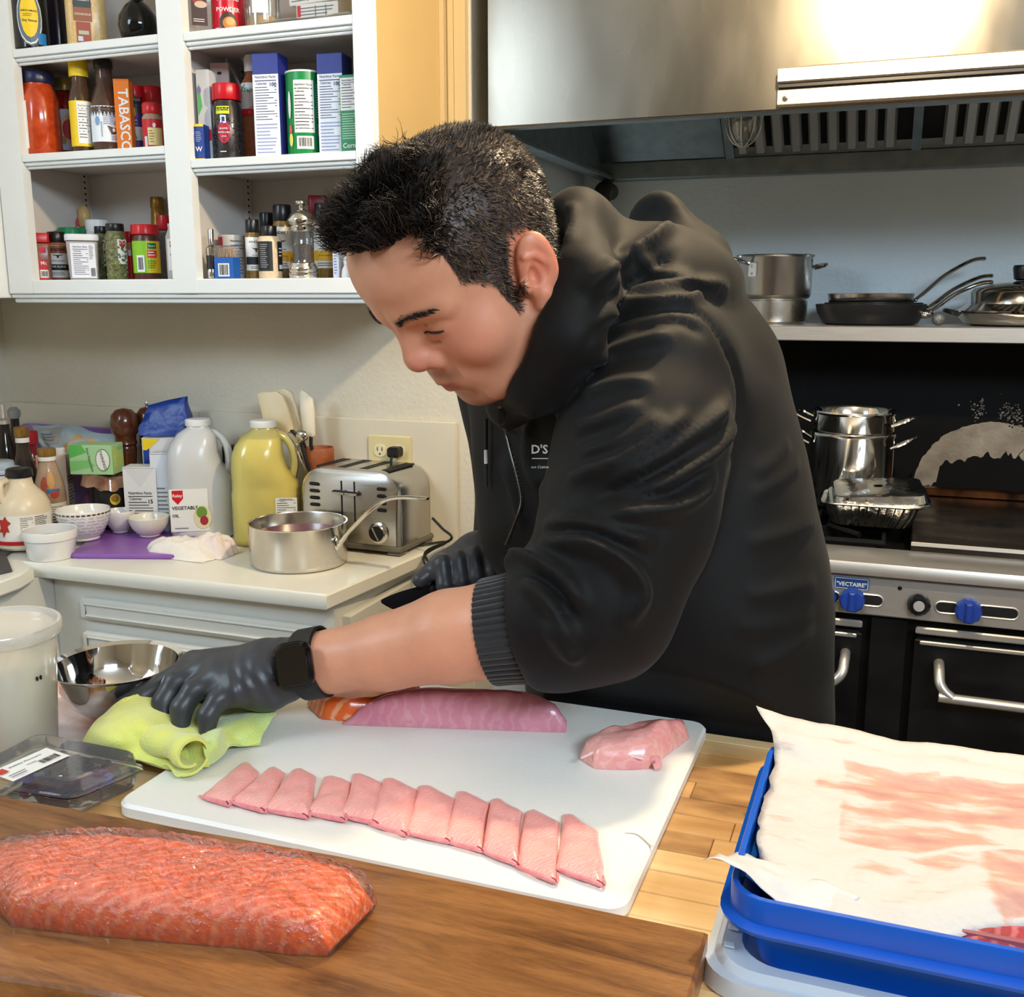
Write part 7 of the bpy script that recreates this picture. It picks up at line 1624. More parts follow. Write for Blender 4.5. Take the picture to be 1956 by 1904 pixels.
# ---------------------------------------------------------------- rest of the body (mostly under the clothes)
SHL, SHR = W(1265, 700, 1.09), W(985, 735, 1.40)
ELB = W(1145, 1150, 1.03); WRI = W(560, 1272, 1.112)
ELBR = W(1010, 1000, 1.42); WRIR = W(950, 1062, 1.36)
PEL = W(1350, 1460, 1.31); CHE = W(1215, 880, 1.27); BEL = W(1300, 1160, 1.28)
Lt = CAMW @ (V(.45, -.03, .89) / np.linalg.norm(V(.45, -.03, .89)))
HIPL, HIPR = PEL + Lt * .10, PEL - Lt * .10
def leg(h, side):
    k = V(h[0] + .0, h[1] + .04, .50) + Lt * .02 * side; a = V(k[0] + .03, k[1] + .06, .09); return k, a
KL, AL = leg(HIPL, 1); KR, AR = leg(HIPR, -1)
def core_sdf(X, Y, Z):
    P = (X, Y, Z)
    f = s_cap(P, W(1120, 720, 1.24), CHE, .10, .13); f = smin(f, s_cap(P, CHE, BEL, .13, .14), .05); f = smin(f, s_cap(P, BEL, PEL, .14, .12), .05)
    f = smin(f, s_chain(P, [(SHL, .055), (ELB, .045)]), .04); f = smin(f, s_chain(P, [(SHR, .055), (ELBR, .045), (WRIR, .03)]), .04)
    f = smin(f, s_chain(P, [(HIPL, .085), (KL, .06), (AL, .045)]), .04); f = smin(f, s_chain(P, [(HIPR, .085), (KR, .06), (AR, .045)]), .04)
    f = smin(f, s_cap(P, AL, V(AL[0] - .12, AL[1] - .08, .04), .045, .035), .02); f = smin(f, s_cap(P, AR, V(AR[0] - .12, AR[1] - .08, .04), .045, .035), .02)
    return f
allp = np.array([SHL, SHR, ELB, WRI, ELBR, WRIR, PEL, CHE, KL, AL, KR, AR])
lo, hi = allp.min(0) - .2, allp.max(0) + .2; lo[2] = .0
cv, cF = surface_net(core_sdf, lo, hi, .016)
fa = W(960, 1200, 1.045)
def arm_sdf(X, Y, Z):
    P = (X, Y, Z)
    m1, m2 = W(860, 1215, 1.06), W(740, 1245, 1.085)
    f = s_chain(P, [(ELB, .048), (fa, .050), (m1, .0475), (m2, .040), (W(640, 1262, 1.102), .0335), (W(590, 1268, 1.108), .0325), (WRI, .031)], .008)
    return f
q = np.array([ELB, fa, WRI]); av, aF = surface_net(arm_sdf, q.min(0) - .07, q.max(0) + .07, .005)
av = relax(av, aF, 3, .5)
ac = np.tile(np.array(srgb(214, 152, 120)), (len(av), 1)); cc = np.tile(SK, (len(cv), 1))
BV = np.concatenate([hw, cv, av]) - PLOC; BF = np.concatenate([hF, cF + len(hw), aF + len(hw) + len(cv)])
M_skin = mat('skin', (206, 148, 118), .42, attr='tone', var=.06, vscale=60, sss=.12, bump=.06, bscale=400, spec=.45)
body = np_mesh('body', BV, BF, M_skin, person)
at_ = body.data.color_attributes.new('tone', 'FLOAT_COLOR', 'POINT')
at_.data.foreach_set('color', np.concatenate([np.concatenate([hcol, cc, ac]), np.ones((len(BV), 1))], 1).astype(np.float32).ravel())

# ---------------------------------------------------------------- hair
hn = vnormals(hv, hF)
hl = hairline(hv)
fc = hv[hF].mean(1); fn_ = hn[hF].mean(1); fl_ = hairline(fc)
nrg = np.random.default_rng(5)
def strands(count, pick, length, seg, radius, droop, wob, colf, curl=0.0):
    w = pick; idx = nrg.choice(len(fc), count, p=w / w.sum())
    V_, F_, C_ = [], [], []
    r3 = nrg.random((count, 4)); base = np.zeros((count, 3))
    for c in range(4): base += hv[hF[idx, c]] * r3[:, [c]]
    base /= r3.sum(1, keepdims=True); n0 = fn_[idx]
    L_ = length(base) * nrg.uniform(.65, 1.2, count)
    d = droop(base, n0) + nrg.normal(0, .22, (count, 3)); d /= np.linalg.norm(d, axis=1, keepdims=True)
    d2 = d + nrg.normal(0, wob, (count, 3)); d2 /= np.linalg.norm(d2, axis=1, keepdims=True)
    dn = (d * n0).sum(1); d = d + n0 * np.maximum(0, .32 - dn)[:, None]; d /= np.linalg.norm(d, axis=1, keepdims=True)
    ci = clump(base); ph = ci * 2.4 + nrg.normal(0, .35, count); d2 = d + wob * cl_c[(ci * 7 + 3) % 420] + nrg.normal(0, wob * .3, (count, 3)); d2 = d2 + n0 * np.maximum(0, .25 - (d2 * n0).sum(1))[:, None]; d2 /= np.linalg.norm(d2, axis=1, keepdims=True)
    sd = np.cross(d, n0 + .01); sd /= np.linalg.norm(sd, axis=1, keepdims=True) + 1e-9; up_ = np.cross(sd, d)
    rings = []
    for k in range(seg + 1):
        t = k / seg; c = base - n0 * .001 + L_[:, None] * (d * t * (1 - .5 * t) + d2 * .5 * t * t)
        if curl: c = c + curl * t * (sd * np.sin(ph + 5.5 * t)[:, None] + up_ * np.cos(ph + 5.5 * t)[:, None])
        rr = radius * (1 - .8 * t)
        for a in range(3): rings.append(c + rr * (sd * math.cos(a * 2.0944) + up_ * math.sin(a * 2.0944)))
    n = (seg + 1) * 3; V_ = np.stack(rings, 1).reshape(-1, 3)
    fs = []
    for k in range(seg):
        for a in range(3): b_ = (a + 1) % 3; fs.append([k * 3 + a, k * 3 + b_, k * 3 + 3 + b_, k * 3 + 3 + a])
    F_ = (np.arange(count)[:, None, None] * n + np.array(fs)[None]).reshape(-1, 4)
    C_ = np.repeat(colf(base, count), n, 0)
    return V_, F_, C_
topw = lambda p: np.clip((p[:, 2] * .55 + p[:, 0] * .95 - .9 * np.clip(np.abs(p[:, 1]) - .042, 0, 1) - .058) / .03, 0, 1)     # 1 on the long top
ok = (fl_ > .0).astype(float)
cl_c = nrg.normal(0, 1, (420, 3)); cl_b = fc[nrg.choice(len(fc), 420, p=ok / ok.sum())]
def clump(b): return np.argmin(((b[:, None, :] - cl_b[None]) ** 2).sum(2), 1)
def len_side(b): return .0075 + .012 * topw(b)
def dir_side(b, n): return n * .45 + np.stack([-.35 - 1.5 * np.clip(b[:, 2] - .09, 0, 1) * 0, np.zeros(len(b)), -.55 * np.ones(len(b))], 1) + np.where(b[:, 2:3] > .1, np.array([[-.3, 0, .4]]), 0) + .14 * cl_c[clump(b)]
def col_side(b, c):
    k = nrg.random(c)[:, None]; g = np.array(srgb(34, 28, 25)); h = np.array(srgb(132, 108, 80)); q = np.array(srgb(70, 56, 46))
    return np.where(k < .5, g, np.where(k < .88, q, h))
def len_top(b): return .024 + .010 * np.clip((b[:, 0] + .0) / .07, 0, 1)
def dir_top(b, n): return n * .9 + np.stack([.30 + 0 * b[:, 0], 0 * b[:, 0], .30 + 0 * b[:, 0]], 1) + .55 * cl_c[clump(b)]
def col_top(b, c):
    k = nrg.random(c)[:, None]; return np.where(k < .86, np.array(srgb(22, 18, 18)), np.array(srgb(84, 70, 56)))
s1 = strands(24000, ok * np.clip(fl_ / .006, .10, 1), len_side, 2, .00066, dir_side, .45, col_side)
tw = ok * np.clip(topw(fc) - .05, 0, 1)
s2 = strands(6500, tw + 1e-9, len_top, 6, .0008, dir_top, .5, col_top, curl=.0042)
HVs = np.concatenate([s1[0], s2[0]]); HFs = np.concatenate([s1[1], s2[1] + len(s1[0])]); HC = np.concatenate([s1[2], s2[2]])
M_hair = mat('dark_hair', (26, 22, 20), .38, attr='tone', spec=.5)
hair = np_mesh('hair', h2w(HVs) - PLOC, HFs, M_hair, person); hair['kind'] = 'stuff'
at_ = hair.data.color_attributes.new('tone', 'FLOAT_COLOR', 'POINT')
at_.data.foreach_set('color', np.concatenate([HC, np.ones((len(HC), 1))], 1).astype(np.float32).ravel())
# eyebrow hairs on the near and far brow
eb = MB(); rnd = random.Random(9); hb = BVHTree.FromPolygons([tuple(p) for p in hv], [tuple(map(int, f)) for f in hF])
for sgn in (1, -1):
    for i in range(105):
        L0 = rnd.uniform(.012, .055); u0 = .0365 + .22 * min(max(L0 - .012, 0), .02) - .12 * max(L0 - .036, 0) + rnd.gauss(0, .0016) * (1 - 8 * max(0, L0 - .03))
        hit = hb.ray_cast(Vector((.2, sgn * L0, u0)), Vector((-1, 0, 0)))
        if hit[0] is None: continue
        p = V(*hit[0]); nn = V(*hit[1]); d = V(-.25, sgn * .9, .25 if L0 < .03 else -.05) + nn * .25; d /= np.linalg.norm(d)
        eb.tube([p - nn * .0004, p + d * .004 + nn * .0004, p + d * .0075], [.0005, .0004, .0001], 3)
el = MB()
for sgn in (1, -1):
    pts = []
    for i in range(14):
        L0 = .020 + .026 * i / 13; hit = hb.ray_cast(Vector((.2, sgn * L0, .0142 + .0012 * math.sin(i / 13 * 3.14))), Vector((-1, 0, 0)))
        if hit[0] is not None: pts.append(V(*hit[0]) + V(.0004, 0, -.0004))
    if len(pts) > 4: el.tube([tuple(p) for p in pts], [.0003 + .0009 * math.sin(math.pi * min(1, .15 + .7 * k / len(pts))) for k in range(len(pts))], 6)
np_mesh('eyelashes', h2w(np.array(el.v)) - PLOC, el.f, mat('brow_hair', (26, 22, 20), .5), person)
np_mesh('eyebrows', h2w(np.array(eb.v)) - PLOC, eb.f, mat('brow_hair', (26, 22, 20), .5), person)['kind'] = 'stuff'

# ---------------------------------------------------------------- hooded jacket
Ft = np.cross(np.cross(Lt, V(0, 0, 1)), V(0, 0, 1)); Ft = CAMW @ V(-.89, 0, .45); Ft[2] = 0; Ft /= np.linalg.norm(Ft); Lf = np.cross(V(0, 0, 1), Ft)
AX3 = [tuple(Ft), tuple(Lf), (0, 0, 1)]
ARM = [(SHL, .080), (W(1225, 860, 1.065), .086), (W(1195, 1000, 1.05), .084), (ELB, .074), (W(1050, 1185, 1.035), .064), (W(985, 1198, 1.043), .0585)]
def hoodie_sdf(X, Y, Z):
    P = (X, Y, Z)
    f = s_ell(P, W(1200, 800, 1.27), (.165, .205, .20), AX3)
    f = smin(f, s_ell(P, W(1252, 1000, 1.27), (.174, .21, .22), AX3), .06)
    f = smin(f, s_ell(P, W(1282, 1190, 1.28), (.178, .21, .20), AX3), .06)
    f = smin(f, s_ell(P, W(1290, 1350, 1.29), (.172, .20, .16), AX3), .05)
    f = smin(f, s_cap(P, SHL, SHR, .075, .075), .06)
    f = smin(f, s_cap(P, W(1325, 700, 1.24), W(1200, 690, 1.36), .085, .085), .06)      # upper back
    f = smin(f, s_cap(P, W(1000, 790, 1.26), W(1010, 1000, 1.26), .055, .06), .06)      # chest towards the zip
    f = smin(f, s_chain(P, [(SHR, .075), (ELBR, .068), (W(975, 1045, 1.385), .05)], .03), .025)
    a = s_chain(P, ARM, .03)
    cu_ = W(996, 1197, 1.042); ad_ = W(934, 1207, 1.050) - W(1000, 1197, 1.041); ad_ = ad_ / np.linalg.norm(ad_)
    a = smax(a, (P[0] - cu_[0]) * ad_[0] + (P[1] - cu_[1]) * ad_[1] + (P[2] - cu_[2]) * ad_[2], .012)      # open sleeve end
    f = smin(f, a, .009)
    # hood: collar round the neck and the bag lying on the back
    col = s_chain(P, [(W(972, 775, 1.12), .026), (W(1030, 725, 1.05), .030), (W(1082, 640, 1.02), .033), (W(1108, 540, 1.03), .034), (W(1102, 420, 1.09), .028)], .03)
    col = smin(col, s_chain(P, [(W(1102, 420, 1.09), .028), (W(1170, 405, 1.20), .026), (W(1255, 420, 1.25), .030), (W(1330, 500, 1.24), .036), (W(1368, 545, 1.20), .030)], .03), .03)
    col = smin(col, s_chain(P, [(W(1098, 420, 1.16), .030), (W(1060, 500, 1.30), .04), (W(990, 650, 1.33), .045), (W(945, 760, 1.27), .035)], .03), .03)
    bag = s_ell(P, W(1205, 560, 1.185), (.115, .12, .085), AX3)
    bag = smin(bag, s_cap(P, W(1160, 640, 1.12), W(1340, 560, 1.17), .05, .035), .04)
    hd = smin(col, bag, .035)
    hd = smax(hd, -s_ell(P, W(1185, 395, 1.19), (.070, .062, .055), AX3), .02)
    f = smin(f, hd, .007)
    hp = (P[0] - HO[0], P[1] - HO[1], P[2] - HO[2]); R_ = HM.T / HS
    loc = [R_[i][0] * hp[0] + R_[i][1] * hp[1] + R_[i][2] * hp[2] for i in range(3)]
    f = smax(f, -(s_ell(loc, (.012, 0, .020), (.118, .087, .130))), .008)               # keep the head clear
    f = smax(f, -s_cap(loc, (.02, 0, -.03), (-.02, 0, -.09), .062, .05), .008)
    f = np.maximum(f, -(Z - .93))
    return f
q = np.array([SHL, SHR, ELB, ELBR, PEL, CHE, W(1098, 400, 1.15), W(960, 1200, 1.04), W(1560, 1000, 1.3), W(940, 800, 1.3)])
lo, hi = q.min(0) - .13, q.max(0) + .13; lo[2] = .925
jv, jF = surface_net(hoodie_sdf, lo, hi, .0052)
jv = relax(jv, jF, 3, .5)
# drop shells enclosed by the garment
jb = BVHTree.FromPolygons([tuple(p) for p in jv], [tuple(map(int, f)) for f in jF])
def hit_px(bvh, px, py):
    d = ray(px, py); h_ = bvh.ray_cast(Vector(CC), Vector(d).normalized()); return None if h_[0] is None else V(*h_[0])
FOLDS = [  # pixel polyline, height (m), width (m)
    ([(1082, 918), (1165, 890), (1242, 846), (1319, 785)], .008, .010), ([(1165, 928), (1253, 881), (1341, 821), (1394, 758)], .010, .010),
    ([(1190, 962), (1286, 915), (1363, 856), (1400, 800)], .010, .010), ([(1140, 985), (1230, 978), (1310, 960), (1370, 900)], .010, .011),
    ([(1035, 1003), (1120, 1001), (1187, 1023), (1253, 1034)], .009, .011), ([(1030, 1030), (1132, 1040), (1198, 1083), (1222, 1138), (1187, 1199)], .012, .012),
    ([(965, 1085), (1010, 1067), (1082, 1111), (1112, 1170)], .010, .010), ([(1000, 1105), (1062, 1166), (1098, 1232)], .009, .009),
    ([(1040, 1185), (1080, 1240), (1110, 1260)], .008, .008), ([(1120, 697), (1209, 659), (1286, 637)], .006, .012), ([(1110, 760), (1180, 735), (1250, 730)], .005, .010),
    ([(1090, 820), (1160, 800), (1230, 770)], .005, .010), ([(1100, 870), (1190, 840), (1270, 790)], .006, .010),
    ([(1440, 905), (1480, 880), (1510, 840)], .006, .012), ([(1430, 950), (1490, 915), (1530, 880)], .006, .010), ([(1420, 1040), (1500, 1020), (1560, 990)], .006, .012),
    ([(1420, 1135), (1490, 1130), (1560, 1110)], .006, .012), ([(1430, 1280), (1500, 1250), (1560, 1200)], .006, .012), ([(1400, 1200), (1480, 1195), (1560, 1170)], .005, .012),
    ([(1110, 560), (1180, 500), (1240, 465), (1285, 425)], .009, .010), ([(1150, 585), (1240, 560), (1330, 545), (1395, 545)], .008, .010), ([(1140, 620), (1200, 585), (1300, 575), (1370, 560)], .006, .008),
    ([(1085, 470), (1095, 420), (1090, 385)], .004, .008), ([(1205, 480), (1260, 520), (1330, 530)], .005, .010),
    ([(960, 860), (985, 950), (1000, 1010)], .004, .012), ([(1020, 780), (1010, 880), (1040, 940)], .005, .012)]
GROOVES = [([(1100, 700), (1137, 637), (1209, 600), (1286, 586), (1352, 606), (1396, 677), (1412, 750), (1405, 846), (1385, 930)], -.0045, .006),
    ([(1125, 955), (1210, 920), (1290, 870), (1365, 800)], -.006, .008), ([(1170, 960), (1270, 940), (1350, 890)], -.005, .007), ([(1040, 1018), (1130, 1020), (1190, 1050)], -.006, .008),
    ([(1010, 1090), (1070, 1130), (1090, 1190)], -.006, .008), ([(1130, 590), (1220, 535), (1290, 480)], -.006, .008), ([(1200, 640), (1290, 612), (1350, 640)], -.003, .01)]
jn = vnormals(jv, jF); disp = np.zeros(len(jv))
for pl, amp, wd in FOLDS + GROOVES:
    H3 = [hit_px(jb, *p) for p in smooth_path([V(a, b_) for a, b_ in pl], 5)]; H3 = [h_ for h_ in H3 if h_ is not None]
    if len(H3) < 3: continue
    H3 = np.array(H3); bb0, bb1 = H3.min(0) - .05, H3.max(0) + .05
    sel = np.where(((jv > bb0) & (jv < bb1)).all(1))[0]
    if not len(sel): continue
    best = np.full(len(sel), 9.); tt = np.zeros(len(sel))
    for i in range(len(H3) - 1):
        a, b_ = H3[i], H3[i + 1]; d = b_ - a; L2 = d @ d + 1e-12
        if L2 > .03 ** 2: continue
        t = np.clip(((jv[sel] - a) @ d) / L2, 0, 1); dist = np.linalg.norm(jv[sel] - a - t[:, None] * d, axis=1)
        m = dist < best; best[m] = dist[m]; tt[m] = ((i + t) / (len(H3) - 1))[m]
    disp[sel] += (1.8 if min(a_ for a_, _ in pl) < 1390 else .7) * amp * np.exp(-(best / (wd * .7)) ** 2) * np.clip(np.minimum(tt, 1 - tt) * 5, 0.15 if amp < 0 else 0, 1)
wr = np.array([mnoise.noise(Vector((p[0] * 9, p[1] * 9, p[2] * 16))) + .5 * mnoise.noise(Vector((p[0] * 22, p[1] * 22, p[2] * 30))) for p in jv])
jv = jv + jn * (disp + .0022 * wr)[:, None]
jv = relax(jv, jF, 2, .45)
press = (jv[:, 2] < 1.10) & (jv[:, 1] < 1.0845) & (jv[:, 1] > 1.0) & (jv[:, 0] > -.45)      # the belly rests against the table edge
jv[press, 1] = np.maximum(jv[press, 1], 1.0845 - .9 * np.clip(jv[press, 2] - .992, 0, 1))
M_black = mat('black_fleece', (5, 4.7, 4.5), .68, var=.12, vscale=220, bump=.08, bscale=900, sheen=.04, spec=.28)
jacket = np_mesh('hooded_jacket', jv - PLOC, jF, M_black, person)
jb = BVHTree.FromPolygons([tuple(p) for p in jv], [tuple(map(int, f)) for f in jF])
# ribbed cuff
ca_, cb_ = W(1000, 1197, 1.041), W(934, 1207, 1.050); axd = (cb_ - ca_) / np.linalg.norm(cb_ - ca_)
e1 = np.cross(axd, V(0, 0, 1)); e1 /= np.linalg.norm(e1); e2 = np.cross(e1, axd); R = []
for k, (t, rr) in enumerate([(-.2, .0560), (.1, .0565), (.5, .0552), (.93, .0545), (1.0, .0535), (.98, .0510), (.5, .0500)]):
    R.append([tuple(ca_ + (cb_ - ca_) * t * 1.0 + (rr + (.0010 if i % 3 else -.0012)) * (e1 * math.cos(2 * math.pi * i / 144) + e2 * math.sin(2 * math.pi * i / 144)) - PLOC) for i in range(144)])
MB().rings(R, cap=False).build('cuff', mat('black_rib_knit', (22, 22, 22), .8, sheen=.3), jacket, True, 60)
# zip, pull, drawstring, chest lettering
zp = [hit_px(jb, *p) for p in smooth_path([V(955, 775), V(972, 850), V(990, 920), V(995, 960), V(982, 1000), V(966, 1040)], 8)]
zp = [p + V(*(-FW)) * .001 for p in zp if p is not None]
M_zip = mat('zip_metal', (110, 108, 104), .35, .9)
if len(zp) > 4:
    MB().tube([tuple(p - PLOC) for p in zp], .0014, 6).build('zip', M_zip, jacket)
    tz = MB()
    for a, b_ in zip(zp[:-1], zp[1:]):
        L_ = np.linalg.norm(b_ - a); m = max(1, int(L_ / .0032))
        for k in range(m):
            p = a + (b_ - a) * (k + .5) / m - PLOC; tz.box(-.0026, .0026, -.0008, .0008, -.0009, .0009, 0, Matrix.Translation(tuple(p)) @ Matrix.Rotation(YAW, 4, 'Z'))
    tz.build('zip_teeth', M_zip, jacket, False)['kind'] = 'stuff'
    p = zp[2] - FW * .004 - PLOC
    MB().box(-.003, .003, -.0012, .0012, -.012, .004, .001, Matrix.Translation(tuple(p)) @ Matrix.Rotation(YAW, 4, 'Z')).build('zip_pull', plain(30, 30, 32, .3, metal=.6), jacket)
ds = [W(925, 800, 1.235), W(922, 860, 1.235), W(926, 935, 1.235)]
hx = [hit_px(jb, 935, y_) for y_ in (800, 860, 930)]
if all(h_ is not None for h_ in hx):
    ds = [h_ - FW * .006 - RT * .004 for h_ in hx]
d_o = MB().tube([tuple(p - PLOC) for p in smooth_path(ds, 5)], .0026, 8).build('drawstring', plain(18, 18, 18, .7), jacket)
MB().tube([tuple(ds[1] - FW * .003 - PLOC), tuple(ds[1] - FW * .003 - PLOC + V(0, 0, -.016))], .0022, 8).build('aglet', plain(225, 225, 225, .4), d_o)
lt = MB()
def on_jacket(u, v, h=0.0):
    p = hit_px(jb, 1031 + u, 868 - v)
    return tuple((p if p is not None else W(1031 + u, 868 - v, 1.2)) - FW * .0012 - PLOC)
write(lt, on_jacket, "D'S", 0, 9, 31, 30, 0, .02)
patch(lt, on_jacket, -15, 16, -8.5, -7, 0, 6)
write(lt, on_jacket, 'nce Cuisine', 0, -24, 33, 13, 0, .006, .3)
lt.build('chest_lettering', plain(232, 232, 230, .6), jacket, False)

# ---------------------------------------------------------------- trousers
def tr_sdf(X, Y, Z):
    P = (X, Y, Z)
    f = smin(s_ell(P, PEL + V(0, 0, -.03), (.155, .185, .16), AX3), s_chain(P, [(HIPL, .11), (KL, .082), (AL, .065)]), .05)
    return np.maximum(smin(f, s_chain(P, [(HIPR, .11), (KR, .082), (AR, .065)]), .05), -(Z - .06))
q = np.array([PEL, KL, KR, AL, AR]); lo, hi = q.min(0) - .22, q.max(0) + .22; lo[2] = .05; hi[2] = PEL[2] + .16
tv, tF = surface_net(tr_sdf, lo, hi, .014); tv = relax(tv, tF, 2, .5); tv[:, 1] = np.maximum(tv[:, 1], 1.0845)
np_mesh('trousers', tv - PLOC, tF, mat('charcoal_denim', (36, 38, 44), .8, var=.1, vscale=80), person)

# ---------------------------------------------------------------- gloves
M_glove = mat('black_nitrile', (56, 57, 61), .40, var=.06, vscale=30, bump=.25, bscale=45, spec=.5)
def hand_mesh(name, fn, pts, h=.0025, m=M_glove, it=2):
    q = np.array(pts); v, F = surface_net(fn, q.min(0) - .05, q.max(0) + .05, h); v = relax(v, F, it, .45)
    return v, F
w0 = W(566, 1272, 1.109); w1 = W(525, 1284, 1.110)
IDX = [W(372, 1272, 1.128), W(318, 1303, 1.125), W(272, 1330, 1.116), W(236, 1347, 1.108)]
MID = [W(392, 1282, 1.108), W(335, 1302, 1.098), W(313, 1340, 1.090), W(312, 1378, 1.084)]
RNG = [W(420, 1298, 1.090), W(370, 1318, 1.080), W(347, 1352, 1.073), W(345, 1384, 1.070)]
PNK = [W(452, 1318, 1.078), W(415, 1338, 1.068), W(397, 1366, 1.062), W(396, 1394, 1.060)]
THB = [W(480, 1290, 1.15), W(420, 1320, 1.165), W(370, 1350, 1.155), W(335, 1368, 1.145)]
def lhand(X, Y, Z):
    P = (X, Y, Z)
    f = s_chain(P, [(w0, .0325), (w1, .0330)], .02)
    pal = s_cap(P, W(495, 1283, 1.118), IDX[0], .029, .0175)
    for k_, q_ in enumerate((MID[0], RNG[0], PNK[0])): pal = smin(pal, s_cap(P, W(495, 1290 + 4 * k_, 1.110 - .006 * k_), q_, .028, .0165), .02)
    f = smin(f, pal, .02)
    for ch, r0, r1 in ((IDX, .0125, .0100), (MID, .0125, .0105), (RNG, .0120, .0100), (PNK, .0112, .0092)):
        c = s_chain(P, [(ch[0], r0 + .003), (ch[1], r0), (ch[2], (r0 + r1) / 2 + .0008), (ch[3], r1)], .004); f = smin(f, c, .0055)
    f = smin(f, s_chain(P, [(THB[0], .018), (THB[1], .015), (THB[2], .0125), (THB[3], .0105)], .006), .012)
    return f
gv, gF = hand_mesh('glove', lhand, [w0, w1] + IDX + MID + RNG + PNK + THB)
# stretch wrinkles across the back of the hand
gn = vnormals(gv, gF); ad = (w1 - IDX[0]) / np.linalg.norm(w1 - IDX[0]); s_ = (gv - IDX[0]) @ ad
tx = (gv - IDX[0]) @ UP
gv = gv + gn * (.0010 * np.sin(s_ * 420 + 5 * np.sin(tx * 60)) * np.clip((s_ - .05) / .03, 0, 1) * (np.sin(tx * 90 + s_ * 30) * .5 + .5))[:, None]
np_mesh('glove', gv - PLOC, gF, M_glove, person)['label'] = 'black nitrile glove on the hand pressing the yellow cloth'
# right hand closed on the knife handle
kh0, kh1 = W(955, 1098, 1.335), W(868, 1118, 1.320)     # handle axis
hx_ = (kh1 - kh0) / np.linalg.norm(kh1 - kh0); hu = UP - hx_ * (UP @ hx_); hu /= np.linalg.norm(hu); ht = np.cross(hx_, hu)
if ht @ FW > 0: ht = -ht       # towards the camera
def rp(a, u, t): return kh0 + hx_ * a + hu * u + ht * t
FR = []
for k_ in range(4):
    a = .012 + .021 * k_; FR.append([rp(a - .01, .034, -.012), rp(a, .033, .018), rp(a + .003, .006, .026), rp(a + .004, -.017, .012), rp(a + .002, -.018, -.010)])
TH = [rp(.02, .038, -.015), rp(.055, .034, -.008), rp(.085, .026, .006), rp(.105, .018, .010)]
def rhand(X, Y, Z):
    P = (X, Y, Z)
    f = s_cap(P, WRIR, rp(.02, .030, -.012), .033, .032)
    f = smin(f, s_cap(P, rp(.0, .026, -.012), rp(.068, .022, -.016), .026, .023), .02)
    for ch in FR: f = smin(f, s_chain(P, [(ch[0], .0125), (ch[1], .0115), (ch[2], .0108), (ch[3], .0100), (ch[4], .0090)], .004), .005)
    return smin(f, s_chain(P, [(q_, r_) for q_, r_ in zip(TH, (.016, .0135, .012, .0105))], .005), .006)
rv_, rF = hand_mesh('glove', rhand, [WRIR] + TH + [p for c in FR for p in c], .0028)
np_mesh('glove', rv_ - PLOC, rF, M_glove, person)['label'] = 'black nitrile glove on the hand holding the knife'
# knife
t = thing('knife', 'dark bladed kitchen knife held in the gloved hand, pointing left', 'knife', tuple(kh0))
def kl(a, u, tt): return tuple(hx_ * a + hu * u + ht * tt)
R = [[kl(a, u + .009 * w_ * math.cos(q_), .0075 * w_ * math.sin(q_)) for q_ in np.linspace(0, 2 * math.pi, 13)[:-1]] for a, u, w_ in ((-.03, 0, .5), (-.028, 0, .95), (0, .001, 1.05), (.05, 0, .95), (.088, .002, 1.1), (.095, .002, .8))]
MB().rings(R).build('handle', plain(20, 20, 21, .4), t)
tipL = float((W(722, 1131, 1.31) - kh0) @ hx_)
R = []
for i in range(15):
    s_ = i / 14; a = .094 + (tipL - .094) * s_; top = .009 - .006 * s_ ** 3; bot = -.022 * (1 - s_ ** 3.2) - .001
    if i == 0: bot = -.016
    R.append([kl(a, top, .0011 * (1 - s_ * .6)), kl(a, top, -.0011 * (1 - s_ * .6)), kl(a, bot + .004, -.0006), kl(a, bot, 0), kl(a, bot + .004, .0006)])
MB().rings(R).build('blade', mat('blackened_steel_blade', (30, 30, 33), .28, .8), t, True, 30)

# ---------------------------------------------------------------- watch
wa = (WRI - fa) / np.linalg.norm(WRI - fa)
nw = -FW * .95 + UP * .12 - RT * .1; nw -= wa * (nw @ wa); nw /= np.linalg.norm(nw); sw = np.cross(nw, wa)     # face normal, strap direction
axc = W(602, 1266, 1.107)
wcen = axc + nw * .0455
n2 = -FW + UP * .14 - RT * .06; n2 /= np.linalg.norm(n2); wa2 = wa - n2 * (wa @ n2); wa2 /= np.linalg.norm(wa2); sw2 = np.cross(n2, wa2)
Mw = Matrix([[(-wa2)[i], sw2[i], n2[i], (wcen - PLOC)[i]] for i in range(3)] + [[0, 0, 0, 1]])
wt = bpy.data.objects.new('wrist_watch', None); COL.objects.link(wt); wt.parent = person; wt['label'] = 'black smart watch on a rubber strap'
MB().prism(rrect(.041, .050, .013, 6), -.005, .0075, .0035, Mw).build('case', mat('black_watch_case', (16, 16, 18), .18, .4), wt)
MB().prism(rrect(.032, .041, .008, 6), .0074, .0080, .0003, Mw).build('screen', mat('black_screen_glass', (4, 4, 5), .05, coat=1.0), wt)
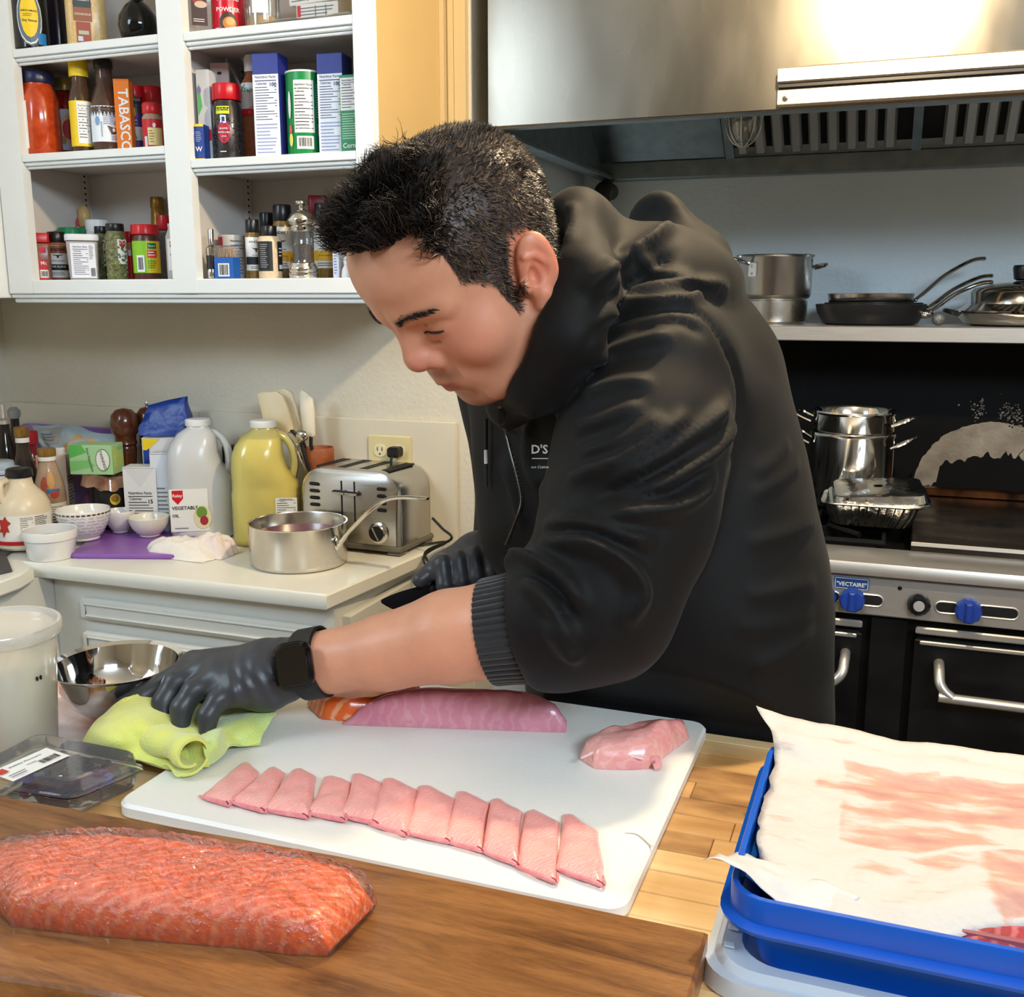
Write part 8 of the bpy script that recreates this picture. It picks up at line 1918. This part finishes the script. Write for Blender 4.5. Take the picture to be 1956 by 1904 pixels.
MB().lathe([(.0035, 0), (.0037, .001), (.0035, .003), (.001, .0032)], 16, Mw @ Matrix.Translation((-.020, .010, .001)) @ Matrix.Rotation(-math.pi / 2, 4, 'Y')).build('crown', plain(40, 40, 42, .3, metal=.8), wt)
R = []
for i in range(40):
    a = 2 * math.pi * i / 40; rad_ = nw * math.cos(a) + sw * math.sin(a); c = axc - PLOC
    hw_ = .0125 + .002 * math.cos(a)
    R.append([tuple(c + rad_ * .0355 + wa * hw_), tuple(c + rad_ * .0388 + wa * (hw_ - .001)), tuple(c + rad_ * .0388 - wa * (hw_ - .001)), tuple(c + rad_ * .0355 - wa * hw_)])
MB().rings(R, cap=False, loop=True).build('strap', mat('black_rubber_strap', (22, 22, 23), .55), wt)
a = 2.6; rad_ = nw * math.cos(a) + sw * math.sin(a)
# ---------------------------------------------------------------- small settling moves so that neighbours touch without cutting into each other
for nm, (dy, dx) in {'broth_carton': (.035, 0), 'food_pouch': (.045, 0), 'sauce_bottle.002': (-.03, -.02), 'sauce_bottle': (0, -.004), 'utensil_crock': (.004, -.008), 'bread_bag': (.005, 0), 'tea_box': (.005, 0), 'pepper_mill': (.012, -.006),
        'pepper_mill.001': (.016, -.004), 'broth_carton.001': (-.008, 0), 'broth_carton.002': (-.012, -.004), 'sugar_bag': (.035, .004), 'mixing_bowl': (.03, 0), 'flower_pack': (-.012, 0), 'salmon_block': (.014, 0),
        'oil_jug.001': (.02, 0), 'saucepan': (-.05, 0), 'ramekin': (-.01, .004), 'syrup_jug': (.012, -.006), 'syrup_bottle': (.035, 0), 'small_bowl.001': (.016, .004), 'small_bowl.002': (-.006, .004),
        'sachet_box': (0, .008), 'snack_tub': (-.02, .012), 'soy_sauce_jug': (0, .004), 'sauce_jar': (0, .003), 'spice_jar.003': (0, .002), 'seasoning_bottle': (.012, .012), 'seasoning_jar': (.0, .006), 'squeeze_bottle': (0, .006)}.items():
    ob = bpy.data.objects[nm]; p = ob.location
    ref = V(p.x, p.y, 0) if abs(p.x) + abs(p.y) > .2 else V(-1.5, 1.9, 0)
    ob.location = (p.x + dx + dy * ref[0] / ref[1], p.y + dy, p.z)
